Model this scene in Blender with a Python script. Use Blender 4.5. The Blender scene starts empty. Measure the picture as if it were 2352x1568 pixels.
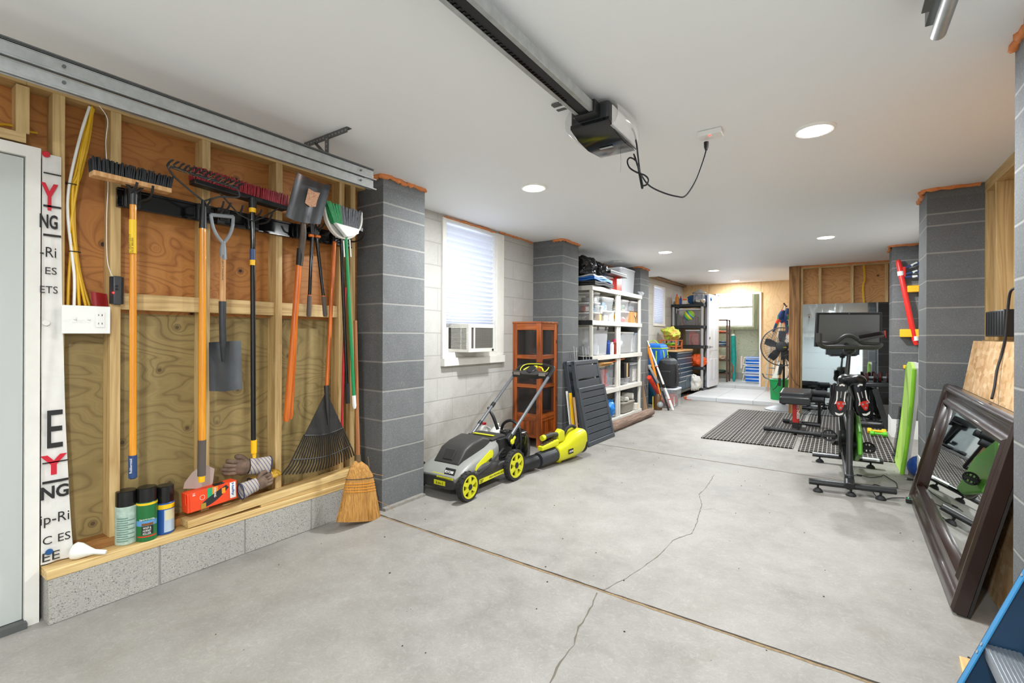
import bpy, math, random
from mathutils import Vector as V, Matrix
random.seed(7)
sc = bpy.context.scene
COL = sc.collection
pi = math.pi

# ---------------------------------------------------------------- camera
F, CX, HZ, ROLL, EYE = 1095.0, 1176.0, 770.0, 0.004, 1.21
YAW = math.radians(34.23)
fw = V((-math.sin(YAW), math.cos(YAW), 0)); rt = V((math.cos(YAW), math.sin(YAW), 0)); up = V((0, 0, 1))
cam_r = (rt + up * ROLL).normalized(); cam_u = (up - rt * ROLL).normalized()
cd = bpy.data.cameras.new('camera'); cam = bpy.data.objects.new('camera', cd); COL.objects.link(cam)
cam.matrix_world = Matrix(((cam_r.x, cam_u.x, -fw.x, 0), (cam_r.y, cam_u.y, -fw.y, 0), (cam_r.z, cam_u.z, -fw.z, EYE), (0, 0, 0, 1)))
cd.sensor_width = 36; cd.lens = F / 2352 * 36; cd.shift_y = -14 / 2352; cd.clip_start = .05; cd.clip_end = 100
sc.camera = cam

# ---------------------------------------------------------------- world, lamps, exposure
w = bpy.data.worlds.new('world'); sc.world = w; w.use_nodes = True
w.node_tree.nodes['Background'].inputs[0].default_value = (.75, .85, 1, 1); w.node_tree.nodes['Background'].inputs[1].default_value = .6
sc.view_settings.view_transform = 'Standard'; sc.view_settings.look = 'None'
sc.view_settings.exposure = 0.44; sc.view_settings.gamma = 1.0
try:
    sc.cycles.use_denoising = True; sc.cycles.max_bounces = 9; sc.cycles.diffuse_bounces = 5; sc.cycles.transparent_max_bounces = 14
    sc.cycles.sample_clamp_indirect = 6
except Exception: pass
# recessed ceiling lamps: x, y, ceiling z, watts
LAMPS = [(-.10, 3.01, 2.315, 31), (-1.87, 3.03, 2.315, 42), (-.10, 6.32, 2.315, 35), (-1.86, 6.30, 2.315, 40), (-1.70, 8.50, 2.315, 38), (-1.77, 11.0, 2.39, 16)]
REAR_FILL_LAMPS = [(-.10, -.45, 2.315, 72), (-1.87, -.90, 2.315, 12)]  # unseen lamps added as fill for the near floor and ceiling
DAY = 12.0

def onX(X, px, py):
    d = ray(px, py); return V((0, 0, EYE)) + d * (X / d.x)
def onY(Y, px, py):
    d = ray(px, py); return V((0, 0, EYE)) + d * (Y / d.y)
def onZ(Z, px, py):
    d = ray(px, py); return V((0, 0, EYE)) + d * ((Z - EYE) / d.z)
def dep(z, px, py): return V((0, 0, EYE)) + ray(px, py) * (z / F)
def ray(px, py):
    a = px - CX; b = HZ - py
    return fw * F + rt * (a - ROLL * b) + up * (b + ROLL * a)

# ---------------------------------------------------------------- mesh building
WM = {}
JR = random.Random(3)
def link(o): COL.objects.link(o); return o
def frame_of(d, hint=None):
    d = d.normalized(); h = hint or (V((0, 0, 1)) if abs(d.z) < .95 else V((1, 0, 0)))
    s = d.cross(h).normalized(); return s, s.cross(d).normalized()
class MB:
    def __init__(s): s.v = []; s.f = []; s.mi = []; s.cur = 0
    def mat(s, i): s.cur = i; return s
    def add(s, vs, fs):
        n = len(s.v); s.v += [V(p) for p in vs]; s.f += [[i + n for i in f] for f in fs]; s.mi += [s.cur] * len(fs); return s
    def hexa(s, p):
        return s.add(p, [(3, 2, 1, 0), (4, 5, 6, 7), (0, 1, 5, 4), (1, 2, 6, 5), (2, 3, 7, 6), (3, 0, 4, 7)])
    def box(s, x0, x1, y0, y1, z0, z1):
        x0, x1 = sorted((x0, x1)); y0, y1 = sorted((y0, y1)); z0, z1 = sorted((z0, z1)); e = JR.uniform(.00002, .0004) if len(s.v) else 0
        x0 -= e; y0 -= e; z0 -= e * .5; x1 += e; y1 += e; z1 += e * .5
        return s.hexa([(x0, y0, z0), (x1, y0, z0), (x1, y1, z0), (x0, y1, z0), (x0, y0, z1), (x1, y0, z1), (x1, y1, z1), (x0, y1, z1)])
    def bx(s, c, size, ax=None):
        """box about c; ax = (x axis, y axis, z axis)"""
        X, Y, Z = ax or (V((1, 0, 0)), V((0, 1, 0)), V((0, 0, 1))); c = V(c)
        q = []
        for k in (-1, 1):
            for i, j in ((-1, -1), (1, -1), (1, 1), (-1, 1)):
                q.append(c + X * (i * size[0] / 2) + Y * (j * size[1] / 2) + Z * (k * size[2] / 2))
        return s.hexa(q)
    def beam(s, a, b, w, h, hint=None, w2=None, h2=None):
        a, b = V(a), V(b); S, U = frame_of(b - a, hint); w2 = w if w2 is None else w2; h2 = h if h2 is None else h2
        q = [a + S * (i * w / 2) + U * (j * h / 2) for i, j in ((-1, -1), (1, -1), (1, 1), (-1, 1))]
        q += [b + S * (i * w2 / 2) + U * (j * h2 / 2) for i, j in ((-1, -1), (1, -1), (1, 1), (-1, 1))]
        return s.hexa(q)
    def loft(s, rings, closed=True, caps=True, loop=False):
        n = len(rings[0]); vs = [p for r in rings for p in r]; fs = []
        m = len(rings)
        for i in range(m if loop else m - 1):
            k = (i + 1) % m
            for j in range(n if closed else n - 1):
                l = (j + 1) % n
                fs.append((i * n + j, i * n + l, k * n + l, k * n + j))
        if caps and not loop and closed:
            fs.append(tuple(reversed(range(n)))); fs.append(tuple(range((m - 1) * n, m * n)))
        return s.add(vs, fs)
    def tube(s, pts, r, n=8, loop=False, flat=1.0, hint=None):
        pts = [V(p) for p in pts]; m = len(pts); rings = []; S = None
        for i, p in enumerate(pts):
            if loop: d = pts[(i + 1) % m] - pts[i - 1]
            else: d = pts[min(i + 1, m - 1)] - pts[max(i - 1, 0)]
            if d.length < 1e-9: d = V((0, 0, 1))
            d.normalize()
            if S is None: S, U = frame_of(d, hint)
            else:
                S = (S - d * S.dot(d)); S = S.normalized() if S.length > 1e-6 else frame_of(d)[0]; U = S.cross(d)
            R = r[i] if isinstance(r, (list, tuple)) else r
            rings.append([p + S * (math.cos(t) * R) + U * (math.sin(t) * R * flat) for t in [2 * pi * k / n for k in range(n)]])
        return s.loft(rings, loop=loop)
    def cyl(s, a, b, r, r2=None, n=16): return s.tube([a, b], [r, r if r2 is None else r2], n)
    def lathe(s, o, axis, prof, n=24, hint=None):
        o = V(o); d = V(axis).normalized(); S, U = frame_of(d, hint)
        return s.loft([[o + d * h + S * (math.cos(t) * r) + U * (math.sin(t) * r) for t in [2 * pi * k / n for k in range(n)]] for r, h in prof])
    def prism(s, poly, vec):
        poly = [V(p) for p in poly]; vec = V(vec); n = len(poly)
        vs = poly + [p + vec for p in poly]
        fs = [tuple(reversed(range(n))), tuple(range(n, 2 * n))] + [(i, (i + 1) % n, n + (i + 1) % n, n + i) for i in range(n)]
        return s.add(vs, fs)
    def ell(s, c, r, ax=None, n=16, m=10, j=0):
        c = V(c); X, Y, Z = ax or (V((1, 0, 0)), V((0, 1, 0)), V((0, 0, 1))); r = r if isinstance(r, (tuple, list)) else (r, r, r)
        rings = []
        for i in range(m + 1):
            a = -pi / 2 + pi * i / m; a = max(min(a, pi / 2 - .02), -pi / 2 + .02)
            rings.append([c + X * (math.cos(a) * math.cos(t) * r[0] * (1 + random.uniform(-j, j))) + Y * (math.cos(a) * math.sin(t) * r[1] * (1 + random.uniform(-j, j))) + Z * (math.sin(a) * r[2] * (1 + random.uniform(-j, j))) for t in [2 * pi * k / n for k in range(n)]])
        return s.loft(rings)
    def grid(s, fn, nu, nv, th=None):
        P = [[V(fn(i / nu, j / nv)) for j in range(nv + 1)] for i in range(nu + 1)]
        vs = [p for r in P for p in r]; N = nv + 1
        fs = [(i * N + j, (i + 1) * N + j, (i + 1) * N + j + 1, i * N + j + 1) for i in range(nu) for j in range(nv)]
        if th is None: return s.add(vs, fs)
        th = V(th); k = len(vs); fs += [tuple(reversed([a + k for a in f])) for f in fs]
        vs += [p + th for p in vs]
        for i in range(nu):
            fs.append((i * N, k + i * N, k + (i + 1) * N, (i + 1) * N)); fs.append(((i + 1) * N + nv, k + (i + 1) * N + nv, k + i * N + nv, i * N + nv))
        for j in range(nv):
            fs.append((j + 1, k + j + 1, k + j, j)); fs.append((nu * N + j, k + nu * N + j, k + nu * N + j + 1, nu * N + j + 1))
        return s.add(vs, fs)
    def build(s, name, mats, parent=None, local=False, bevel=0, seg=2, ang=32, sub=0, loc=None, solid=0):
        vs = s.v
        if parent is not None:
            if not local:
                inv = WM[parent].inverted(); vs = [inv @ p for p in vs]
        elif not local:
            if loc is None:
                xs = [p.x for p in vs]; ys = [p.y for p in vs]; zs = [p.z for p in vs]
                loc = V(((min(xs) + max(xs)) / 2, (min(ys) + max(ys)) / 2, min(zs)))
            vs = [p - V(loc) for p in vs]
        me = bpy.data.meshes.new(name); me.from_pydata([tuple(p) for p in vs], [], s.f); me.validate()
        for m in (mats if isinstance(mats, (list, tuple)) else [mats]): me.materials.append(m)
        if len(me.polygons) == len(s.mi): me.polygons.foreach_set('material_index', s.mi)
        me.polygons.foreach_set('use_smooth', [True] * len(me.polygons))
        import bmesh
        b = bmesh.new(); b.from_mesh(me); bmesh.ops.recalc_face_normals(b, faces=b.faces); b.to_mesh(me); b.free()
        me.set_sharp_from_angle(angle=math.radians(ang))
        o = link(bpy.data.objects.new(name, me))
        if parent is not None: o.parent = parent; WM[o] = WM[parent]
        else:
            o.location = loc if loc is not None else (0, 0, 0); WM[o] = Matrix.Translation(V(o.location))
        if bevel:
            m = o.modifiers.new('bevel', 'BEVEL'); m.width = bevel; m.segments = seg; m.limit_method = 'ANGLE'; m.angle_limit = math.radians(40)
        if sub:
            m = o.modifiers.new('sub', 'SUBSURF'); m.levels = sub; m.render_levels = sub
        return o
def tag(o, label=None, cat=None, group=None, kind=None):
    if label: o['label'] = label
    if cat: o['category'] = cat
    if group: o['group'] = group
    if kind: o['kind'] = kind
    return o
def thing(name, label, cat, loc, rz=0, group=None):
    o = link(bpy.data.objects.new(name, None)); o.empty_display_size = .05
    o.location = loc; o.rotation_euler = (0, 0, rz)
    WM[o] = Matrix.Translation(V(loc)) @ Matrix.Rotation(rz, 4, 'Z')
    return tag(o, label, cat, group)
def struct(o): o['kind'] = 'structure'; return o
def dup(root, loc, rz=None, label=None, group=None):
    def cp(o, par):
        c = o.copy(); link(c); c.parent = par
        for ch in [x for x in COL.objects if x.parent == o]: cp(ch, c)
        return c
    r = cp(root, None); r.location = loc
    if rz is not None: r.rotation_euler = (0, 0, rz)
    WM[r] = Matrix.Translation(V(loc)) @ Matrix.Rotation(r.rotation_euler[2], 4, 'Z')
    if label: r['label'] = label
    if group: r['group'] = group
    return r
def text(name, s, h, o, xd, yd, mat, parent, th=.0006, w=None, bold=0):
    """flat lettering: h tall, lower-left corner o, reading along xd with yd up; w squeezes to a width"""
    cu = bpy.data.curves.new(name, 'FONT'); cu.body = s; cu.size = 1; cu.extrude = 0.0; cu.offset = bold; cu.resolution_u = 3
    t = bpy.data.objects.new(name, cu); COL.objects.link(t); bpy.context.view_layer.update()
    me = bpy.data.meshes.new_from_object(t.evaluated_get(bpy.context.evaluated_depsgraph_get())); COL.objects.unlink(t); bpy.data.objects.remove(t)
    xs = [v.co.x for v in me.vertices]; ys = [v.co.y for v in me.vertices]
    if not xs: return None
    x0, x1, y0, y1 = min(xs), max(xs), min(ys), max(ys); k = h / max(y1 - y0, .01); kx = k if w is None else w / (x1 - x0)
    xd = V(xd).normalized(); yd = V(yd).normalized(); nd = xd.cross(yd)
    inv = WM[parent].inverted()
    for v in me.vertices: v.co = inv @ (V(o) + xd * ((v.co.x - x0) * kx) + yd * ((v.co.y - y0) * k) + nd * th)
    me.materials.clear(); me.materials.append(mat)
    ob = link(bpy.data.objects.new(name, me)); ob.parent = parent; WM[ob] = WM[parent]
    return ob
def arc(c, r, a0, a1, n, X=V((1, 0, 0)), Y=V((0, 1, 0))):
    return [V(c) + X * (math.cos(a0 + (a1 - a0) * i / n) * r) + Y * (math.sin(a0 + (a1 - a0) * i / n) * r) for i in range(n + 1)]
def smooth_path(pts, k=6):
    pts = [V(p) for p in pts]; out = []
    for i in range(len(pts) - 1):
        p0 = pts[max(i - 1, 0)]; p1 = pts[i]; p2 = pts[i + 1]; p3 = pts[min(i + 2, len(pts) - 1)]
        for j in range(k):
            t = j / k; out.append(.5 * ((2 * p1) + (p2 - p0) * t + (2 * p0 - 5 * p1 + 4 * p2 - p3) * t * t + (3 * p1 - p0 - 3 * p2 + p3) * t ** 3))
    return out + [pts[-1]]

# ---------------------------------------------------------------- materials
def lin(h):
    if not isinstance(h, str): return tuple(h) + (1,) if len(h) == 3 else h
    h = h.lstrip('#'); c = [int(h[i:i + 2], 16) / 255 for i in (0, 2, 4)]
    return tuple(x / 12.92 if x <= .04045 else ((x + .055) / 1.055) ** 2.4 for x in c) + (1,)
class NT:
    def __init__(s, name):
        s.m = bpy.data.materials.new(name); s.m.use_nodes = True; s.t = s.m.node_tree; s.b = s.t.nodes['Principled BSDF']
    def n(s, typ, **kw):
        x = s.t.nodes.new('ShaderNode' + typ)
        for k, v in kw.items():
            if k.startswith('i_'): x.inputs[k[2:].replace('_', ' ')].default_value = v
            else: setattr(x, k, v)
        return x
    def l(s, a, b): s.t.links.new(a, b)
    def co(s, kind='Object', scale=(1, 1, 1), rot=(0, 0, 0), loc=(0, 0, 0)):
        tc = s.n('TexCoord'); mp = s.n('Mapping'); s.l(tc.outputs[kind], mp.inputs[0])
        mp.inputs['Scale'].default_value = scale; mp.inputs['Rotation'].default_value = rot; mp.inputs['Location'].default_value = loc
        return mp.outputs[0]
    def world(s):
        g = s.n('NewGeometry'); return g.outputs['Position']
    def math(s, op, a, b=0.0, c=None, clamp=False):
        x = s.n('Math', operation=op, use_clamp=clamp)
        for i, q in enumerate((a, b) if c is None else (a, b, c)):
            if isinstance(q, (int, float)): x.inputs[i].default_value = q
            else: s.l(q, x.inputs[i])
        return x.outputs[0]
    def noise(s, vec, scale, detail=4, rough=.5, dist=0):
        x = s.n('TexNoise'); s.l(vec, x.inputs['Vector']); x.inputs['Scale'].default_value = scale; x.inputs['Detail'].default_value = detail
        x.inputs['Roughness'].default_value = rough; x.inputs['Distortion'].default_value = dist; return x.outputs['Fac']
    def ramp(s, fac, stops, interp='LINEAR'):
        x = s.n('ValToRGB'); s.l(fac, x.inputs[0]); e = x.color_ramp.elements; x.color_ramp.interpolation = interp
        while len(e) < len(stops): e.new(.5)
        for i, (p, c) in enumerate(stops): e[i].position = p; e[i].color = lin(c) if isinstance(c, str) else (c, c, c, 1)
        return x.outputs[0]
    def mix(s, fac, a, b, mode='MIX'):
        x = s.n('Mix', data_type='RGBA', blend_type=mode)
        for i, q in ((0, fac), (6, a), (7, b)):
            if isinstance(q, (int, float)): x.inputs[i].default_value = q
            elif isinstance(q, (str, tuple)): x.inputs[i].default_value = lin(q)
            else: s.l(q, x.inputs[i])
        return x.outputs[2]
    def base(s, c):
        if isinstance(c, (str, tuple)): s.b.inputs['Base Color'].default_value = lin(c)
        else: s.l(c, s.b.inputs['Base Color'])
        return s
    def set(s, **kw):
        names = dict(rough='Roughness', metal='Metallic', spec='Specular IOR Level', trans='Transmission Weight', alpha='Alpha', coat='Coat Weight', ior='IOR', sheen='Sheen Weight')
        for k, v in kw.items():
            i = s.b.inputs[names[k]]
            if isinstance(v, (int, float)): i.default_value = v
            else: s.l(v, i)
        return s
    def bump(s, h, strength=.3, dist=.01):
        x = s.n('Bump'); x.inputs['Strength'].default_value = strength; x.inputs['Distance'].default_value = dist
        s.l(h, x.inputs['Height']); s.l(x.outputs[0], s.b.inputs['Normal']); return s
MC = {}
def mat(name, col, rough=.5, metal=0, var=0, vs=6, emit=None, alpha=None, trans=None, coat=None, bump=0, bs=60, spec=None):
    if name in MC: return MC[name]
    t = NT(name); t.set(rough=rough, metal=metal)
    if var:
        f = t.noise(t.co(), vs, 5, .6); c = lin(col); lo = tuple(max(0, x * (1 - var)) for x in c[:3]); hi = tuple(min(1, x * (1 + var)) for x in c[:3])
        t.base(t.mix(t.ramp(f, [(.3, 0.0), (.7, 1.0)]), lo, hi))
    else: t.base(col)
    if bump: t.bump(t.noise(t.co(), bs, 4, .6), bump, .004)
    if emit: t.b.inputs['Emission Color'].default_value = lin(emit[0]); t.b.inputs['Emission Strength'].default_value = emit[1]
    if trans is not None: t.set(trans=trans)
    if coat is not None: t.set(coat=coat)
    if spec is not None: t.set(spec=spec)
    if alpha is not None: t.set(alpha=alpha)
    MC[name] = t.m; return t.m

def clear_plastic(name, tint, alpha, rough=.25):
    """translucent bin plastic: see-through mixed with a soft tinted body"""
    if name in MC: return MC[name]
    t = NT(name); t.base(tint).set(rough=rough)
    tr = t.n('BsdfTransparent'); mx = t.n('MixShader'); mx.inputs[0].default_value = alpha
    out = t.t.nodes['Material Output']; t.l(tr.outputs[0], mx.inputs[1]); t.l(t.b.outputs[0], mx.inputs[2]); t.l(mx.outputs[0], out.inputs[0])
    MC[name] = t.m; return t.m

def grain_wood(name, ax, c1, c2, scale=14, knots=True, rough=.55, knot='#4a2c14', bumpy=.15, coat=None, loc=(0, 0, 0)):
    """ax: grain direction 'x','y','z'"""
    if name in MC: return MC[name]
    t = NT(name); k = dict(x=0, y=1, z=2)[ax]; sc_ = [1.0] * 3; sc_[k] = .06
    v = t.co(scale=tuple(sc_), loc=loc)
    a = t.noise(v, scale, 3, .5, .6); b = t.noise(v, scale * 6, 4, .7, .2)
    f = t.math('ADD', t.math('MULTIPLY', t.math('PINGPONG', t.math('MULTIPLY', a, 9), 1), .55), t.math('MULTIPLY', b, .45))
    col = t.mix(t.ramp(f, [(.25, 0.0), (.8, 1.0)]), c1, c2)
    if knots:
        sk = [3.0] * 3; sk[k] = 1.4; vo = t.n('TexVoronoi', i_Scale=1.0); t.l(t.co(scale=tuple(sk), loc=(3.3, 1.7, .4)), vo.inputs['Vector'])
        col = t.mix(t.ramp(vo.outputs['Distance'], [(.0, 1.0), (.05, .9), (.1, 0.0)]), col, knot)
    t.base(col).set(rough=rough).bump(b, bumpy, .003)
    if coat: t.set(coat=coat)
    MC[name] = t.m; return t.m

def plywood(name, plane, c1, c2, c3, kn=1.0, vertical=False, fq=13.0, rough=.6, knot='#2a1508', ks=2.2):
    """rotary-cut face veneer with wild grain and knots; plane 'x' (a wall facing x) or 'y'"""
    if name in MC: return MC[name]
    t = NT(name)
    sp = t.n('SeparateXYZ'); t.l(t.world(), sp.inputs[0]); u = sp.outputs[1] if plane == 'x' else sp.outputs[0]; w_ = sp.outputs[2]
    if vertical: u, w_ = w_, u
    cb = t.n('CombineXYZ'); t.l(u, cb.inputs[0]); t.l(w_, cb.inputs[1])
    vo = t.n('TexVoronoi', voronoi_dimensions='2D'); vo.inputs['Scale'].default_value = ks; vo.inputs['Randomness'].default_value = .9; t.l(cb.outputs[0], vo.inputs['Vector'])
    kd = vo.outputs['Distance']
    cs = t.n('CombineXYZ'); t.l(t.math('MULTIPLY', u, .42), cs.inputs[0]); t.l(w_, cs.inputs[1])
    n1 = t.noise(cs.outputs[0], 2.6, 3, .5, .5)
    pull = t.math('DIVIDE', .012, t.math('ADD', kd, .06))
    h = t.math('ADD', t.math('MULTIPLY', n1, 2.6), t.math('MULTIPLY', pull, 4.0))
    h = t.math('ADD', h, t.math('MULTIPLY', w_, 1.5))
    band = t.math('PINGPONG', t.math('MULTIPLY', h, fq), 1)
    fine = t.n('CombineXYZ'); t.l(t.math('MULTIPLY', u, 5), fine.inputs[0]); t.l(t.math('MULTIPLY', w_, 90), fine.inputs[1])
    fn = t.noise(fine.outputs[0], 1.0, 3, .6)
    col = t.mix(t.ramp(band, [(.0, .85), (.2, .38), (.55, 0.0)]), c1, c2)
    band2 = t.math('PINGPONG', t.math('ADD', t.math('MULTIPLY', h, fq * 3.7), t.math('MULTIPLY', fn, .8)), 1)
    col = t.mix(t.math('MULTIPLY', band2, .22), col, c2)
    col = t.mix(t.math('MULTIPLY', fn, .5), col, c3)
    big = t.noise(cb.outputs[0], 1.1, 2, .5)
    col = t.mix(t.ramp(big, [(.35, 0.0), (.7, .55)]), col, c3)
    pick = t.n('SeparateColor'); t.l(vo.outputs['Color'], pick.inputs[0]); on = t.ramp(pick.outputs[0], [(.35, 0.0), (.40, 1.0)])
    ring = t.math('MULTIPLY', on, t.ramp(t.math('ADD', kd, t.math('MULTIPLY', t.math('SUBTRACT', fn, .5), .03)), [(.0, kn), (.028, kn), (.036, .3 * kn), (.050, .5 * kn), (.075, 0.0)]))
    col = t.mix(ring, col, knot)
    t.base(col).set(rough=rough).bump(band, .06, .003)
    MC[name] = t.m; return t.m

def block_wall(name, c1, c2, mortar, pillar=True, painted=False, dirt=None, wid=.406, mw=.0045):
    """concrete block in 8-inch courses"""
    if name in MC: return MC[name]
    t = NT(name); P = t.world(); sp = t.n('SeparateXYZ'); t.l(P, sp.inputs[0]); z = sp.outputs[2]
    zr = t.math('DIVIDE', t.math('SUBTRACT', z, .006), .2032)
    zw = t.math('ADD', zr, t.math('MULTIPLY', t.math('SUBTRACT', t.noise(P, 2.5, 3), .5), .05))
    fz = t.math('FRACT', zw); dz = t.math('MINIMUM', fz, t.math('SUBTRACT', 1, fz)); dzm = t.math('MULTIPLY', dz, .2032)
    if pillar:
        top = t.math('ABSOLUTE', t.math('SUBTRACT', z, 2.125)); hi = t.math('GREATER_THAN', z, 2.05)
        line = t.math('MINIMUM', t.math('ADD', dzm, t.math('MULTIPLY', t.math('GREATER_THAN', z, 2.15), 1)), top)
        row = t.math('ADD', t.math('FLOOR', zw), t.math('MULTIPLY', t.math('GREATER_THAN', z, 2.125), 7.3))
    else:
        h = t.math('ADD', sp.outputs[0], sp.outputs[1]); row = t.math('FLOOR', zr)
        hs = t.math('ADD', t.math('DIVIDE', h, wid), t.math('MULTIPLY', t.math('MODULO', t.math('ABSOLUTE', row), 2), .5))
        fh = t.math('FRACT', hs); dh = t.math('ADD', t.math('MULTIPLY', t.math('MINIMUM', fh, t.math('SUBTRACT', 1, fh)), wid), .0022)
        line = t.math('MINIMUM', dzm, dh); row = t.math('ADD', row, t.math('MULTIPLY', t.math('FLOOR', hs), 3.7))
    m = t.ramp(line, [(0.0, 1.0), (mw * .6, 1.0), (mw * 1.3, 0.0)])
    wn = t.n('TexWhiteNoise', noise_dimensions='1D'); t.l(row, wn.inputs['W'])
    fac = t.math('ADD', t.math('MULTIPLY', wn.outputs['Value'], .55), t.math('MULTIPLY', t.noise(P, 5, 5, .6), .45))
    col = t.mix(fac, c1, c2)
    pit = t.noise(P, 150, 3, .65); pv = t.ramp(pit, [(.34, 1.0), (.44, 0.0)])
    col = t.mix(t.math('MULTIPLY', pv, .45 if not painted else .16), col, '#3a3a3a' if not painted else '#8a8377')
    col = t.mix(t.math('MULTIPLY', t.ramp(t.noise(P, 120, 3, .7), [(.55, 0.0), (.68, 1.0)]), .22), col, '#c4c4c2' if not painted else '#f1f0ec')
    col = t.mix(t.math('MULTIPLY', t.ramp(t.noise(P, 3.2, 6, .7, .8), [(.42, 0.0), (.7, 1.0)]), .30), col, '#4d4e4f' if not painted else '#9d968b')
    col = t.mix(m, col, mortar)
    chip = t.noise(P, 9, 6, .75); col = t.mix(t.ramp(chip, [(.70, 0.0), (.74, .6)]), col, '#dddddd' if not painted else '#efefec')
    if dirt:
        dm = t.math('MULTIPLY', t.ramp(t.math('ADD', t.math('MULTIPLY', z, -.75), t.math('MULTIPLY', t.noise(P, 3, 6, .75), 1.0)), [(.0, 0.0), (.5, 1.0)]), .75)
        col = t.mix(dm, col, dirt)
        sp2 = t.ramp(t.noise(P, 40, 5, .7), [(.62, 0.0), (.70, 1.0)]); col = t.mix(t.math('MULTIPLY', sp2, t.math('MULTIPLY', dm, .8)), col, '#6e6456')
    t.base(col).set(rough=.85)
    hgt = t.math('ADD', t.math('MULTIPLY', m, -1.0 if not painted else -.7), t.math('MULTIPLY', t.noise(P, 220, 3, .6), .35))
    t.bump(hgt, .5 if not painted else .45, .004)
    MC[name] = t.m; return t.m
# ---------------------------------------------------------------- shared materials
ZC = 2.315
paint_c = NT('ceiling_paint'); _p = paint_c.noise(paint_c.world(), 1.2, 3, .5)
paint_c.base(paint_c.mix(_p, '#eef0f1', '#f4f5f6')).set(rough=.62); paint_c = paint_c.m
M_cmu = block_wall('grey_block', '#5c5e5f', '#727475', '#94938e')
M_cmu_raw = None
t = NT('raw_block'); P = t.world(); a = t.noise(P, 150, 3, .7); b = t.noise(P, 4, 4)
c = t.mix(t.ramp(a, [(.34, .8), (.44, 0.0)]), t.mix(b, '#a9a69f', '#bab6ae'), '#4b4a48'); c = t.mix(t.ramp(t.noise(P, 180, 2), [(.6, 0.0), (.68, .6)]), c, '#d9d6ce')
t.base(c).set(rough=.95).bump(a, .9, .008); M_raw = t.m
M_white_block = block_wall('painted_block', '#b3b1ad', '#bfbdb9', '#a2a09b', pillar=False, painted=True, dirt='#8f8474')
M_white_wall = mat('white_wall', '#ecebe8', .7, var=.05)
# floor slab
t = NT('concrete_floor'); P = t.world(); n1 = t.noise(P, .9, 6, .62, .4); n2 = t.noise(P, 4.5, 6, .7, .3); n3 = t.noise(P, 60, 4, .7); n4 = t.noise(P, 1.7, 8, .75, 1.5)
c = t.mix(t.ramp(n1, [(.3, 0.0), (.68, 1.0)]), '#797570', '#96928b')
c = t.mix(t.math('MULTIPLY', t.ramp(n2, [(.35, 0.0), (.7, 1.0)]), .55), c, '#a8a59f')
c = t.mix(t.math('MULTIPLY', t.ramp(n4, [(.55, 0.0), (.72, 1.0)]), .5), c, '#857d72')
c = t.mix(t.ramp(t.noise(P, 14, 7, .8, .5), [(.70, 0.0), (.78, .6)]), c, '#8b7557')
c = t.mix(t.ramp(t.noise(P, 22, 2, .5), [(.775, 0.0), (.79, .9)]), c, '#2f2b27')
c = t.mix(t.ramp(t.noise(P, 11, 7, .8, 1.2), [(.68, 0.0), (.74, .5)]), c, '#dedbd5')
c = t.mix(t.math('MULTIPLY', t.ramp(t.noise(P, 130, 3, .7), [(.35, 0.0), (.65, 1.0)]), .16), c, '#6b665e'); c = t.mix(t.math('MULTIPLY', t.ramp(t.noise(P, 26, 6, .75, 2.5), [(.5, 0.0), (.75, 1.0)]), .22), c, '#cfccc6')
t.base(c).set(rough=t.math('ADD', .42, t.math('MULTIPLY', n2, .3)), spec=.35).bump(n3, .12, .003); M_floor = t.m
M_joint = mat('joint_dirt', '#3b332b', .95); M_crack = mat('crack_dark', '#6b6358', .95)
M_ply_up = plywood('ply_orange', 'x', '#c08443', '#854c1e', '#a96b33', 1.0, ks=3.2)
M_ply_low = plywood('ply_treated', 'x', '#a38d59', '#66512c', '#837248', .85, knot='#4a3722', ks=3.4)
M_ply_y = plywood('ply_orange_far', 'y', '#cf9c62', '#9a6532', '#c08a50', 1.0, ks=3.0, knot='#4a280f')
M_ply_light = plywood('ply_light', 'y', '#e8cba0', '#d0a468', '#dfba88', 0.0, vertical=True, fq=7)
M_ply_lightx = plywood('ply_light_x', 'x', '#e8cba0', '#d0a468', '#dfba88', 0.0, vertical=True, fq=7)
M_ply_green = plywood('ply_treated_y', 'y', '#d5d6c2', '#a6ad97', '#c0c6b0', .5, ks=3.0)
M_stud = grain_wood('stud', 'z', '#d0b27c', '#b3925e', 18)
M_stud_x = grain_wood('stud_x', 'x', '#d0b27c', '#b3925e', 18)
M_stud_y = grain_wood('stud_y', 'y', '#d0b27c', '#b3925e', 18)
M_board = grain_wood('lumber_new', 'y', '#dcbf86', '#bd9659', 16)
M_post = grain_wood('old_post', 'z', '#9c7142', '#6b4620', 12, rough=.7)
M_steel = mat('galvanised', '#b9bcbc', .38, .75, var=.12, vs=25)
M_steel_d = mat('galvanised_dark', '#6e7070', .45, .7)
M_white = mat('white_plastic', '#e9e8e4', .4); M_trim = mat('trim_paint', '#e2dfd8', .5, var=.04, vs=10)
M_black = mat('black_plastic', '#17181a', .38); M_blackm = mat('matt_black', '#1d1d1e', .65); M_gloss = mat('gloss_black', '#0d0e10', .12)
t = NT('foam'); a = t.noise(t.world(), 30, 4, .6); t.base(t.mix(a, '#d87030', '#eda063')).set(rough=.6).bump(t.noise(t.world(), 45, 3), .8, .01); M_foam = t.m

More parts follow.
